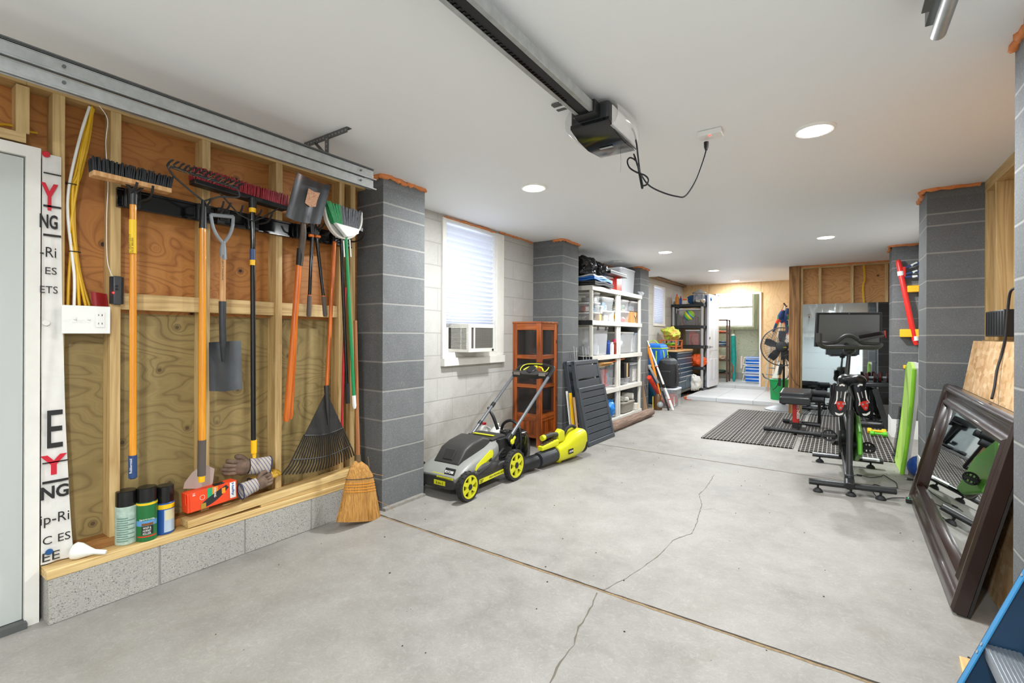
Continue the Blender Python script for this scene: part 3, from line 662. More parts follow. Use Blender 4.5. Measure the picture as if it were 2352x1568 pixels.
tl_, tr_, bl_, br_ = onX(-2.68, 476, 786), onX(-2.68, 549, 782), onX(-2.68, 477, 897), onX(-2.68, 552, 893)
def blade(u, v):
    p = tl_.lerp(tr_, u).lerp(bl_.lerp(br_, u), v); k = abs(u - .5) * 2; return p + V((.02 * k ** 3 + .016 * math.exp(-((u - .5) * 7) ** 2) * max(0, 1 - v * 1.8), 0, -.010 * (1 - k) * v))
MB().grid(blade, 20, 14, (-.003, 0, 0)).build('blade', mat('blade_dark', '#55585c', .35, .55, var=.15, vs=9), B3, ang=70)
# 4 red push broom
B4 = thing('push_broom', 'wide push broom with red bristles on a black pole with yellow tip, hanging bristles up', 'push broom', onX(-2.62, 583, 1048))
a, b = onX(-2.66, 440, 417), onX(-2.66, 655, 480)
MB().beam(a, b, .065, .026).build('block', M_black, B4, bevel=.006)
brist([a + V((0, 0, .01)), b + V((0, 0, .01)), .05], [a + V((0, 0, .075)), b + V((0, 0, .075))], 5, 64, .0052, M_rd_br, 'bristles', B4, r1=.0035)
brist([a + V((-.02, 0, .01)), b + V((-.02, 0, .01)), .02], [a + V((-.02, 0, .083)), b + V((-.02, 0, .083))], 2, 60, .004, M_bk_br, 'stiff_bristles', B4)
MB().tube([onX(-2.62, 580, 470), onX(-2.62, 582, 1012)], .0125, 14).build('handle', M_gloss, B4)
MB().tube([onX(-2.62, 580, 455), onX(-2.62, 580, 478)], .019, 12).build('socket', M_black, B4)
for y0, y1, m in ((475, 488, M_yel), (597, 609, M_yel), (572, 597, M_blue)): MB().tube([onX(-2.62, 580, y0), onX(-2.62, 580, y1)], .0134 if m != M_yel or y0 > 500 else .0175, 14).build('band', m, B4)
for q in ((505, 443, 548, 492), (640, 478, 603, 500)): MB().tube([onX(-2.60, q[0], q[1]), onX(-2.60, q[2], q[3]), onX(-2.61, 581, 508)], .004, 6).build('brace', M_blackm, B4)
MB().tube([onX(-2.62, 583, 1010), onX(-2.62, 583, 1040), onX(-2.62, 584, 1042), onX(-2.62, 584, 1051)], [.015, .0145, .010, .009], 14).build('handle_tip', M_yel, B4)
# 5 big square shovel, blade up
B5 = thing('square_shovel', 'large square-mouth shovel with worn dark blade up and bright orange pole', 'shovel', onX(XT, 656, 966))
tl_, tr_, bl_, br_ = onX(-2.50, 676, 395), onX(-2.50, 753, 427), onX(-2.54, 649, 497), onX(-2.54, 729, 516)
def blade5(u, v):
    p = tl_.lerp(tr_, u).lerp(bl_.lerp(br_, u), v); k = abs(u - .5) * 2; return p + V((.03 * k ** 4 + .018 * math.exp(-((u - .55) * 6) ** 2) * min(1, v * 1.2), 0, -.012 * math.exp(-((u - .5) * 4) ** 2) * (v > .95)))
t = NT('blade_rusty'); P = t.world(); sp = t.n('SeparateXYZ'); t.l(P, sp.inputs[0]); r_ = t.math('ADD', t.math('MULTIPLY', t.math('SUBTRACT', sp.outputs[2], 2.0), 4), t.math('MULTIPLY', t.noise(P, 30, 5, .7), .9))
t.base(t.mix(t.ramp(r_, [(.75, 0.0), (1.0, .8)]), t.mix(t.noise(P, 12, 4), '#3d3e41', '#5b5d60'), '#7b5a49')).set(rough=.38, metal=.5); M_b5 = t.m
MB().grid(blade5, 20, 16, (-.003, 0, 0)).build('blade', M_b5, B5, ang=70)
p_ = [tl_.lerp(tr_, u).lerp(bl_.lerp(br_, u), v) + V((.012 + .018 * math.exp(-((u - .55) * 6) ** 2) * min(1, v * 1.2), 0, 0)) for u, v in ((.44, .25), (.62, .28), (.80, .25), (.77, .45), (.78, .60), (.60, .66), (.44, .60))]
t = NT('label_remnant'); a_ = t.noise(t.world(), 160, 4, .7); t.base(t.mix(t.ramp(a_, [(.35, 0.0), (.55, 1.0)]), '#9a6a50', '#d2a383')).set(rough=.9)
MB().prism(p_, (.0008, 0, 0)).build('label_remnant', t.m, B5)
nk = smooth_path([onX(-2.545, 694, 494), onX(-2.56, 697, 530), onX(-2.60, 692, 575), onX(-2.62, 688, 610)], 4)
MB().tube(nk, [.010 + .008 * min(1, i / 5) for i in range(len(nk))], 12).build('socket', mat('socket_worn', '#5a5048', .5, .3, var=.2, vs=25), B5)
MB().tube([onX(-2.60, 690, 570), onX(-2.62, 687, 608)], .0185, 12).build('ferrule', M_black, B5)
MB().tube([onX(-2.62, 687, 606), onX(XT, 658, 962), onX(XT, 657, 968)], [.0165, .0175, .012], 14).build('handle', M_or_h, B5)
B5b = thing('spade', 'tool pole of orange wood hanging behind the big square-mouth shovel pole', 'spade', onX(-2.69, 662, 962))
MB().tube([onX(-2.69, 683, 640), onX(-2.69, 667, 955), onX(-2.69, 666, 962)], [.0155, .0155, .011], 12).build('handle', M_or_h, B5b); MB().tube([onX(-2.69, 697, 500), onX(-2.69, 682, 665)], [.012, .0165], 10).build('ferrule', M_black, B5b)
# 6 loppers
B6 = thing('loppers', 'pair of loppers with black arms, grey grips and orange pivot', 'loppers', onX(XT, 728, 728))
for q in (((717, 545), (711, 679), (709, 727)), ((727, 545), (743, 681), (747, 727))):
    MB().tube([onX(XT, *q[0]), onX(XT, *q[1])], .010, 12).build('arm', M_gloss, B6); MB().tube([onX(XT, *q[1]), onX(XT, q[2][0], q[2][1] - 4), onX(XT, *q[2])], [.0125, .0135, .010], 12).build('grip', M_grip, B6)
    MB().tube([onX(XT, q[1][0], q[1][1] - 2), onX(XT, q[1][0], q[1][1])], .0128, 12).build('band', M_or_h, B6)
MB().bx(onX(XT, 715, 541), (.02, .03, .016)).bx(onX(XT, 730, 543), (.02, .03, .014)).build('pivot', mat('orange_plastic', '#e8731a', .4), B6, bevel=.003)
MB().prism([onX(XT, 714, 538), onX(XT, 722, 538), onX(XT, 719, 508), onX(XT, 712, 512)], (.005, 0, 0)).prism([onX(XT, 722, 540), onX(XT, 732, 540), onX(XT, 726, 512), onX(XT, 722, 515)], (.005, 0, 0)).build('cutting_blade', M_sock, B6)
# 7 leaf rake standing on the ledge boards
B7 = thing('leaf_rake', 'leaf rake with black plastic fan and orange wooden pole, standing on the ledge', 'rake', onX(-2.70, 745, 1085))
MB().tube([onX(-2.72, 768, 555), onX(-2.69, 750, 905)], .0125, 14).build('handle', M_or_h, B7)
ap = onX(-2.69, 749, 898); bl_, br_ = onX(-2.66, 650, 1098), onX(-2.70, 818, 1052)
M_fan = mat('fan_black', '#2b2a29', .45, var=.2, vs=12)
def fan(u, v, z0=0): 
    e = bl_.lerp(br_, u); e = e + V((0, 0, -.03 * math.sin(u * pi))) ; return ap.lerp(e, v) + V((.02 * math.sin(u * pi) * v, 0, 0))
MB().grid(lambda u, v: fan(u, .04 + v * .50), 14, 6, (.004, 0, 0)).build('fan_plate', M_fan, B7, ang=60)
m = MB()
for i in range(25):
    u = i / 24; m.beam(fan(u, .52), fan(u, .86), .006, .008, V((1, 0, 0))); m.beam(fan(u, .86), fan(u, .99) + V((-.02, 0, .01)), .006, .006, V((1, 0, 0)))
m.build('tines', M_fan, B7)
MB().tube([fan(i / 20, .80) + V((.004, 0, 0)) for i in range(21)], .004, 6).tube([fan(i / 20, .53) + V((.004, 0, 0)) for i in range(21)], .004, 6).build('fan_brace', M_fan, B7)
MB().tube([onX(-2.685, 750, 885), onX(-2.675, 752, 935), onX(-2.672, 755, 975)], [.017, .013, .006], 10).build('socket', M_fan, B7)
# 8 second push broom behind the dustpan
B8 = thing('push_broom', 'push broom with black-edged red bristles behind the white dustpan, on a black pole', 'push broom', onX(-2.66, 798, 925))
a, b = onX(-2.66, 740, 490), onX(-2.66, 828, 530)
MB().beam(a, b, .06, .03).build('block', M_black, B8, bevel=.004)
brist([a, b, .04], [a + V((0, 0, .085)), b + V((0, 0, .085))], 3, 34, .005, M_bk_br, 'stiff_bristles', B8)
brist([a + V((.02, 0, 0)), a.lerp(b, .4) + V((.02, 0, 0)), .02], [a + V((.025, 0, .07)), a.lerp(b, .4) + V((.025, 0, .07))], 3, 18, .005, M_rd_br, 'bristles', B8)
MB().tube([onX(-2.66, 783, 540), onX(-2.66, 797, 885)], .011, 12).build('handle', M_gloss, B8); MB().tube([onX(-2.66, 797, 880), onX(-2.66, 799, 926)], .0145, 12).build('grip', M_blackm, B8)
B8b = thing('mop_pole', 'thin red pole leaning in the corner behind the green broom', 'pole', onX(-2.71, 785, 985))
MB().tube([onX(-2.72, 793, 660), onX(-2.71, 785, 985)], .0075, 10).build('pole', mat('pole_red', '#b01422', .3), B8b); B8b.location
# 9 green broom with clip-on dustpan
B9 = thing('angle_broom', 'green-handled broom with green and grey bristles, white tip at the bottom', 'broom', onX(-2.55, 814, 938))
MB().tube([onX(-2.56, 794, 535), onX(-2.555, 813, 912)], .0105, 12).build('handle', mat('handle_green', '#0f8a50', .3), B9)
MB().tube([onX(-2.555, 812.5, 908), onX(-2.55, 814, 932), onX(-2.55, 814.5, 938)], [.0125, .0125, .008], 12).build('handle_tip', M_white, B9)
a, b = onX(-2.56, 764, 512), onX(-2.56, 818, 527)
MB().prism([a, b, b + V((0, 0, -.03)), onX(-2.56, 800, 545), onX(-2.56, 790, 545)], (.03, 0, 0)).build('head', M_white, B9, bevel=.004)
q0, q1 = onX(-2.545, 745, 461), onX(-2.545, 827, 487)
for f0, f1, m, n in ((0, .36, M_gn_br, 'green_bristles'), (.36, 1, M_gy_br, 'grey_bristles')): brist([a.lerp(b, f0), a.lerp(b, f1), .03], [q0.lerp(q1, f0), q0.lerp(q1, f1)], 4, 16 if f0 == 0 else 26, .004, m, n, B9, spread=.006)
B9b = thing('dustpan', 'off-white dustpan clipped upside down over the green broom head', 'dustpan', onX(-2.575, 796, 545))
rim = smooth_path([onX(-2.56, *p) for p in ((744, 468), (752, 505), (765, 530), (783, 545), (803, 546), (819, 535), (829, 515), (830, 488))], 5)
MB().tube(rim, .007, 8).build('rim', M_trim, B9b)
bk = [p + V((-.03, 0, 0)) for p in rim]; c_ = V((0, 0, 0))
for p in bk: c_ += p
c_ = c_ / len(bk); MB().loft([rim, bk], closed=False, caps=False).add(bk + [c_], [(i, i + 1, len(bk)) for i in range(len(bk) - 1)] + [(len(bk) - 1, 0, len(bk))]).build('pan', M_trim, B9b, solid=.003)
for px in ((789, 552, 791, 590), (803, 550, 806, 590)): MB().tube([onX(-2.55, px[0], px[1]), onX(-2.55, px[2], px[3])], .0045, 6).build('clip_arm', M_trim, B9b)
# 10 corn broom on the floor
B10 = thing('corn_broom', 'straw corn broom with brown wooden pole, standing on the concrete against the pillar', 'broom', (onZ(0, 826, 1200).x, onZ(0, 826, 1200).y, 0))
top, nk, bt = onX(-2.60, 816, 736), onX(-2.555, 822, 1045), onX(-2.52, 824, 1200); bt.z = .0
MB().tube([top, nk], [.0115, .0135], 14).build('handle', M_brown_h, B10)
t = NT('corn_straw'); v = t.co(scale=(60, 60, 2)); a_ = t.noise(v, 2.2, 4, .7); t.base(t.mix(t.ramp(a_, [(.3, 0.0), (.7, 1.0)]), '#8f5f26', '#cf9a4f')).set(rough=.8).bump(a_, .6, .01); M_straw = t.m
def brow(i, n=26):
    z = [1058, 1075, 1095, 1130, 1165, 1198][i]; hw = [7, 20, 29, 36, 43, 50][i]; c = [822, 824, 826, 826, 825, 824][i]; X = [-2.553, -2.55, -2.545, -2.535, -2.525, -2.52][i]
    a, b = onX(X, c - hw, z), onX(X, c + hw, z + (-6 if i else 0)); m_ = (a + b) / 2; r = (b - a) / 2
    return [m_ + r * math.cos(q) + V((.035 * min(1, i * .35 + .3), 0, 0)) * math.sin(q) for q in [2 * pi * k / n for k in range(n)]]
MB().loft([brow(i) for i in range(6)]).build('straw_skirt', M_straw, B10, ang=80)
m = MB(); r4, r5, r3 = brow(4), brow(5), brow(2)
for k in range(230):
    q = random.random() * 26; i = int(q); f_ = q - i; s_ = random.uniform(.82, 1.02)
    def at_(r): c = sum(r, V((0, 0, 0))) / len(r); return c + (r[i].lerp(r[(i + 1) % 26], f_) - c) * s_
    e = at_(r5) + V((random.uniform(-.008, .008), random.uniform(-.012, .012), random.uniform(-.004, .016))); e.z = max(.003, e.z); m.tube([at_(r3), at_(r4), e], [.0016, .0016, .001], 4)
tag(m.build('loose_straws', M_straw, B10, ang=80), kind='stuff')
for k, (i0, f_) in enumerate(((2, .15), (2, .45), (2, .62), (2, .80), (2, .97))):
    A_, B_ = brow(i0), brow(i0 + 1); MB().tube([A_[j].lerp(B_[j], f_) * 1.0 + (A_[j] - sum(A_, V((0, 0, 0))) / 26).normalized() * .002 for j in range(26)], .0024, 5, loop=True).build('stitching', mat('twine', '#d18a1a', .6) if k else M_sock, B10)
MB().tube([nk + V((0, 0, .004)), nk - V((0, 0, .03)), nk - V((0, 0, .04))], [.0165, .019, .02], 14).build('wire_binding', mat('wire_dull', '#6e5a40', .6, .4), B10)
m = MB()
for q in (((838, 1075), (850, 1085), (880, 1092)), ((846, 1100), (848, 1070), (845, 1048)), ((867, 1150), (890, 1160), (905, 1172))): m.tube(smooth_path([onX(-2.50, *p) for p in q], 4), .0012, 4)
m.build('stray_straws', M_straw, B10)

# ---------------------------------------------------------------- electrical bits
SW = thing('switch_plate', 'white cover plate with two switches and a double outlet', 'switch plate', onX(-2.745, 198, 765))
a, b = onX(-2.745, 142, 765), onX(-2.745, 254, 703); a.z = onX(-2.745, 198, 766).z; b.z = onX(-2.745, 198, 702).z
MB().box(-2.752, -2.745, a.y, b.y, a.z, b.z).build('plate', M_lblw, SW, bevel=.003); MB().box(-2.82, -2.752, a.y + .01, b.y - .01, a.z + .008, b.z - .012).build('box', M_steel, SW)
zc = (a.z + b.z) / 2
for f_ in (.24, .52): y = a.y + (b.y - a.y) * f_; MB().box(-2.745, -2.743, y - .006, y + .006, zc - .013, zc + .013).bx((-2.738, y, zc + .004), (.016, .006, .008)).build('switch', M_white, SW)
y = a.y + (b.y - a.y) * .775; MB().box(-2.745, -2.742, y - .016, y + .016, zc - .034, zc + .034).build('outlet', M_white, SW, bevel=.002)
m = MB()
for dz in (-.02, .018):
    for dy in (-.006, .006): m.box(-2.742, -2.7415, y + dy - .001, y + dy + .001, zc + dz, zc + dz + .008)
m.build('outlet_slots', M_blackm, SW)
CT = thing('opener_wall_control', 'dark wall control with a glowing red button, fixed to the stud', 'wall control', onX(-2.76, 265, 698))
a, b = onX(-2.765, 246, 697), onX(-2.765, 285, 640); MB().box(-2.774, -2.757, .772, .822, a.z, b.z + .006).build('back_plate', M_blackm, CT, bevel=.002)
MB().box(-2.757, -2.745, .780, .812, a.z - .004, b.z + .008).build('faceplate', mat('grey_dark', '#3a3d40', .4), CT, bevel=.005)
c = onX(-2.745, 260, 672); MB().cyl(c, c + V((.002, 0, 0)), .0035).build('indicator_light', mat('led_red', '#ff2020', .3, emit=('#ff1010', 18)), CT)
for py in (657, 664): c = onX(-2.745, 268, py); MB().cyl(c, c + V((.003, 0, 0)), .005).build('button', M_black, CT)
M_romex = mat('romex_yellow', '#d9a90f', .45)
paths = [[(207, 245), (192, 320), (175, 400), (163, 430), (160, 500), (165, 560), (160, 640), (158, 702)],
         [(211, 245), (199, 320), (180, 400), (168, 430), (167, 510), (176, 600), (182, 702)],
         [(213, 248), (204, 320), (184, 405), (173, 432), (171, 520), (182, 620), (205, 702)],
         [(215, 250), (190, 340), (180, 410), (170, 470), (160, 540), (172, 590), (197, 702)]]
for k, ph in enumerate(paths):
    tag(MB().tube(smooth_path([onX(-2.80 + .009 * (k % 2), x - (2 if k == 0 else 0), y) for x, y in ph]), .0055, 7).build('electrical_cable', M_romex), ('leftmost', 'second', 'third', 'rightmost, most slack')[k] + ' yellow electrical cable of the tied bunch above the switch plate', 'cable', 'yellow cables above the switch plate')
tag(MB().tube(smooth_path([onX(-2.79, *p) for p in ((206, 245), (188, 300), (168, 380), (157, 440), (156, 500), (166, 590), (171, 640), (170, 702))]), .0055, 7).build('electrical_cable', M_white), 'white electrical cable among the yellow ones above the switch plate', 'cable')
tag(MB().tube(smooth_path([onX(-2.766, *p) for p in ((228, 243), (247, 275), (243, 330), (248, 420), (245, 500), (247, 600), (262, 642))]), .0018, 5).build('low_voltage_wire', M_white), 'thin white wire running down the stud to the dark wall control', 'wire')
for px, py in ((163, 423), (171, 578)): MB().tube(arc(onX(-2.793, px + 1, py), .019, 0, 2 * pi, 18, V((.6, 0, 0)), V((0, 1, 0)))[:-1], .0022, 5, loop=True).build('cable_tie', M_blackm, COL.objects['electrical_cable.001'])
RT = tag(MB().grid(lambda u, v: onX(-2.785 + .01 * math.sin(u * 5), 208 + 37 * u + 4 * v, 703 - 34 * (1 - v) + 6 * u), 8, 4, (.0015, 0, 0)).build('caution_tag', mat('tag_red', '#8d0f17', .5)), 'crumpled red caution tag behind the switch plate', 'tag')

# ---------------------------------------------------------------- things on the ledge
ZL = .228
M_can_b = mat('can_black', '#141414', .25)
def can(px, py, ytop, ycap, hw, body, name, label, stripes=()):
    p = onZ(ZL, px, py); r = sz(p, hw); h = (py - ytop) * 1.0; H_ = sz(p, h) ; hc = sz(p, py - ycap)
    th = thing(name, label, 'spray can', p)
    MB().lathe(p, (0, 0, 1), [(r * .93, .0), (r, .004), (r, hc - .004), (r * .93, hc)], 28).build('can_body', body, th)
    MB().lathe(p + V((0, 0, hc - .003)), (0, 0, 1), [(r * .95, 0), (r * .96, .006), (r * .95, H_ - hc - .004), (r * .85, H_ - hc)], 28).build('cap', M_can_b, th)
    return th, p, r, hc, H_
T1, p, r, hc, H_ = can(290, 1245, 1123, 1158, 21, mat('can_sage', '#a9bdb0', .4, var=.2, vs=60), 'spray_can', 'black-capped spray can in pale green print, left of the three on the ledge')
nd = (V((0, 0, 0)) - V((p.x, p.y, 0))).normalized(); sd = V((-nd.y, nd.x, 0))
def onc(r, h, ang):
    a = math.atan2(nd.y, nd.x) + ang; return V((p.x + math.cos(a) * r, p.y + math.sin(a) * r, p.z + h)), V((-math.sin(a), math.cos(a), 0))
def wrap_lbl(par, r, h0, h1, a0, a1, m, name='label', n=14):
    q = []
    for i in range(n + 1):
        a = a0 + (a1 - a0) * i / n; q.append((onc(r, h0, a)[0], onc(r, h1, a)[0]))
    MB().add([x[0] for x in q] + [x[1] for x in q], [(i, i + 1, n + 2 + i, n + 1 + i) for i in range(n)]).build(name, m, par)
for k in range(11): wrap_lbl(T1, r + .0006, .018 + k * .0105, .0225 + k * .0105, -.9, .15 + .6 * (k % 2), mat('print_teal', '#5f8478', .5), 'label_print')
T2, p, r, hc, H_ = can(337, 1237, 1115, 1148, 20, mat('can_green', '#1e6a35', .35), 'spray_can', 'green wasp spray can with black cap and yellow band, middle of the three')
wrap_lbl(T2, r + .0006, hc - .014, hc - .004, -1.5, 1.5, M_lbly); wrap_lbl(T2, r + .0006, .075, .10, -1.2, 1.1, mat('sky_blue', '#5b93c4', .4)); wrap_lbl(T2, r + .0008, .076, .088, -.5, .6, mat('wasp_brown', '#7b4a1c', .5))
wrap_lbl(T2, r + .0006, .022, .028, -1, 1, mat('tag_red2', '#c9361e', .5))
M_wht = mat('print_white', '#f4f4f0', .5)
for s_, h_, z_ in (('Spectracide', .010, .102), ('WASP &', .010, .062), ('HORNET', .010, .049), ('KILLER', .010, .036)):
    q, d_ = onc(r + .0012, z_, 0); n_ = len(s_) * .0052; text('label_print', s_, h_, q - d_ * n_ * .5, d_, (0, 0, 1), M_wht, T2, .003, w=n_)
wrap_lbl(T2, r + .0005, .034, .074, -.5, .6, M_ink)
T3, p, r, hc, H_ = can(378, 1222, 1112, 1150, 18.5, mat('can_blue', '#1b4e96', .35), 'spray_can', 'blue spray can with yellow band and narrowing black nozzle cap, right of the three')
wrap_lbl(T3, r + .0006, hc - .03, hc - .008, -1.5, 1.5, M_lbly); wrap_lbl(T3, r + .0006, .012, hc - .034, -.1, 1.3, mat('label_pale', '#aebfce', .5)); wrap_lbl(T3, r + .0008, .07, hc - .036, 0, 1.2, mat('label_cream', '#d9d2a8', .5))
# white scoop lying on the sill
p = onZ(ZL, 172, 1283); q = onX(-2.705, 214, 1262); q.z = ZL + .022; d_ = (q - p).normalized(); SCp = thing('scoop', 'small white plastic funnel-shaped scoop lying on the sill', 'scoop', p)
p0 = p + V((0, 0, .035)); dd = (q - p0).normalized()
MB().lathe(p0, dd, [(.030, -.008), (.036, 0), (.034, .018), (.020, .048), (.011, .07), (.010, .11), (.0095, .113)], 24).build('cup', M_lblw, SCp)
MB().lathe(p0 - dd * .0083, dd, [(.0285, -.001), (.0285, .001)], 24).build('cup_face', mat('cup_inside', '#d8d7d2', .6), SCp)
# loose lumber along the ledge
def lumber(a, b, w_, h_, label, m=M_board):
    o = MB().beam(a, b, w_, h_, V((0, 0, 1))).build('lumber_board', m, bevel=.002); return tag(o, label, 'board')
A_ = onX(-2.735, 595, 1125); B_ = onX(-2.735, 800, 1078); lumber(V((-2.738, A_.y - .01, .2475)), V((-2.738, 2.10, .2475)), .086, .038, 'short new board end on the right half of the ledge, under the longer one', grain_wood('lumber_new2', 'y', '#cfae72', '#b0884c', 15))
A_ = onX(-2.70, 430, 1182); lumber(V((-2.735, A_.y, .250)), V((-2.735, 2.09, .2865)), .086, .037, 'long pale board lying tilted along the ledge under the orange bag carton')
# orange carton of lawn bags
c0, c1 = onX(-2.69, 437, 1202), onX(-2.69, 545, 1163); c0.z = .288; c1.z = .285; c0 = onX(-2.685, 437, 1178); c1 = onX(-2.695, 545, 1143)
ax_ = (c1 - c0).normalized(); hgt = .098; dpt = .060; up_ = V((0, 0, 1)); upn = (up_ - ax_ * up_.dot(ax_)).normalized(); nn = ax_.cross(upn) 
nn = nn if nn.x > 0 else -nn
BX = thing('bag_carton', 'torn orange carton of lawn trash bags lying on the ledge boards', 'box', c0 - nn * .03)
M_orr = mat('carton_orange', '#e8481c', .5); L_ = (c1 - c0).length
MB().hexa([c0, c1, c1 - nn * dpt, c0 - nn * dpt, c0 + upn * hgt, c1 + upn * hgt, c1 - nn * dpt + upn * hgt, c0 - nn * dpt + upn * hgt]).build('carton', M_orr, BX, bevel=.001)
def fc(u, v, o=.0008): return c0 + ax_ * (L_ * u) + upn * (hgt * v) + nn * o
def patch(u0, u1, v0, v1, m, o=.0008, name='carton_print'): MB().add([fc(u0, v0, o), fc(u1, v0, o), fc(u1, v1, o), fc(u0, v1, o)], [(0, 1, 2, 3)]).build(name, m, BX)
patch(.36, .46, .30, 1, mat('pr_green', '#2aa56c', .5)); patch(.46, .585, .30, 1, mat('pr_orange', '#ee9327', .5)); patch(.84, .97, .1, .96, M_lblw, .0009)
ar = [fc(.22 + .6 * i / 16, .05 + .7 * (i / 16) ** 2, .001) for i in range(17)]; ar2 = [fc(.22 + .54 * i / 16, .26 + .66 * (i / 16) ** .8, .001) for i in range(17)]
MB().add(ar + ar2, [(i, i + 1, 18 + i, 17 + i) for i in range(16)]).build('carton_print', mat('bag_black', '#2a2a2c', .4), BX)
patch(.22, .32, .02, .3, mat('leaf_print', '#a8862a', .6), .0014); patch(.66, .74, .5, .8, mat('pr_orange', '#ee9327', .5), .0014)
text('carton_print', 'Hefty', .016, fc(.865, .92, .0015), -upn, ax_, mat('hefty_blue', '#1f4fa6', .5), BX, .0008, w=.068, bold=.02)
text('carton_print', 'STRONG', .011, fc(.49, .95, .0015), -upn, ax_, M_wht, BX, .0008, w=.05, bold=.02)
text('carton_print', '18', .012, fc(.055, .95, .0012), -upn, ax_, M_wht, BX, .0008)
MB().tube(arc(fc(.25, .62, .0015), .012, 0, 2 * pi, 18, ax_, upn)[:-1], .0007, 4, loop=True).build('carton_print', M_wht, BX)
pl = [onX(-2.738, *p) for p in ((421, 1122), (424, 1108), (433, 1096), (441, 1085), (450, 1078), (460, 1070), (472, 1067), (484, 1072), (493, 1076), (491, 1092), (489, 1108), (482, 1122))]
MB().prism(pl, nn * -.001).build('torn_flap', mat('cardboard', '#a8948a', .9), BX)
e0 = c0 - nn * dpt * .1; MB().prism([c0, c0 - nn * dpt, c0 - nn * dpt + upn * hgt, c0 + upn * hgt], -ax_ * .012).build('carton_end', M_orr, BX, bevel=.003)
MB().bx(c0 - ax_ * .018 + upn * .075 + nn * .002, (.002, .045, .05), ((ax_ + nn * .5).normalized(), (nn - ax_ * .5).normalized(), upn)).build('end_flap', M_orr, BX); MB().bx(c0 - ax_ * .0195 + upn * .075 + nn * .006, (.001, .03, .036), ((ax_ + nn * .5).normalized(), (nn - ax_ * .5).normalized(), upn)).build('end_print', M_lblw, BX)
MB().bx(c1 - ax_ * .085 + upn * (hgt + .002) - nn * .02, (.05, .03, .012), (ax_, nn, upn)).build('bag_roll', M_gloss, BX, bevel=.004)
# work gloves: two striped-cuff leather palms and one yellow glove
t = NT('striped_cuff'); a_ = t.n('SeparateXYZ'); t.l(t.co('Generated'), a_.inputs[0]); 
def glove(name, label, cuff, palm, pal_m, cuff_stripes, fcount=4, s=1.0, vert=False):
    """cuff: (centre, radius y, radius z), palm: centre; fingers run away from the cuff"""
    th = thing(name, label, 'glove', V((palm.x, palm.y, palm.z - .03)))
    d = (palm - cuff).normalized(); S, U = frame_of(d, V((0, 0, 1)))
    if vert: S, U = U, (-S if S.x < 0 else S)
    rg = []
    for k, (f_, a, b) in enumerate(((-.25, .052, .034), (0, .050, .032), (.35, .046, .028), (.7, .044, .026))):
        c = cuff + (palm - cuff) * f_; rg.append([c + S * math.cos(q) * a * s + U * math.sin(q) * b * s * (1 + .12 * math.sin(3 * q + k)) for q in [2 * pi * j / 20 for j in range(20)]])
    MB().loft(rg, caps=False).build('cuff', cuff_stripes, th, ang=80)
    MB().tube(rg[0], .0035, 5, loop=True).build('cuff_binding', mat('navy_tape', '#2b3550', .7), th)
    MB().ell(palm, (.046 * s, .052 * s, .026 * s), (S, d, U), j=.06).build('palm', pal_m, th, ang=80)
    for i in range(fcount):
        o = (i - 1.5) * .021 * s; a = palm + S * o + d * .025 * s; L_ = (.055, .065, .06, .045)[i] * s; cu = random.uniform(.3, .8)
        P_ = [a, a + d * L_ * .5 + U * .010, a + d * L_ + U * (.002 - .03 * cu * s), a + d * L_ * 1.02 - U * .04 * cu]
        MB().tube(smooth_path(P_, 3), [.012 * s] * 4 + [.0115 * s] * 4 + [.008 * s] * 2, 8).build('finger', pal_m, th, ang=80)
    P_ = [palm - d * .02 * s + S * .03 * s, palm + S * .055 * s + d * .01 * s, palm + S * .058 * s + d * .045 * s]; MB().tube(smooth_path(P_, 3), [.014 * s] * 6 + [.010 * s], 8).build('thumb', pal_m, th, ang=80)
    return th
t = NT('cuff_stripe'); sp = t.n('SeparateXYZ'); t.l(t.co(), sp.inputs[0]); q = t.math('PINGPONG', t.math('MULTIPLY', t.math('ADD', sp.outputs[1], t.math('MULTIPLY', sp.outputs[2], .5)), 110), 1)
t.base(t.mix(t.ramp(q, [(.25, 0.0), (.35, 1.0)]), '#6b6f86', '#b3a79b')).set(rough=.9); M_cuff = t.m
M_glv = mat('glove_leather', '#6f5a4b', .85, var=.4, vs=25, bump=.5, bs=40)
glove('work_glove', 'dirty leather glove with wide pale striped cuff, on top of the pile', onX(-2.735, 606, 1069), onX(-2.745, 556, 1072), M_glv, M_cuff, s=1.0, vert=True)
glove('work_glove', 'dirty leather glove with open striped cuff facing the carton', onX(-2.69, 563, 1124), onX(-2.70, 600, 1107), M_glv, M_cuff, s=.85, vert=True)
glove('work_glove', 'yellow leather glove at the bottom of the glove pile', onX(-2.755, 585, 1105), onX(-2.755, 615, 1092), mat('glove_yellow', '#c79a2e', .7, var=.2, vs=20), mat('glove_yellow', '#c79a2e', .7), s=.8)

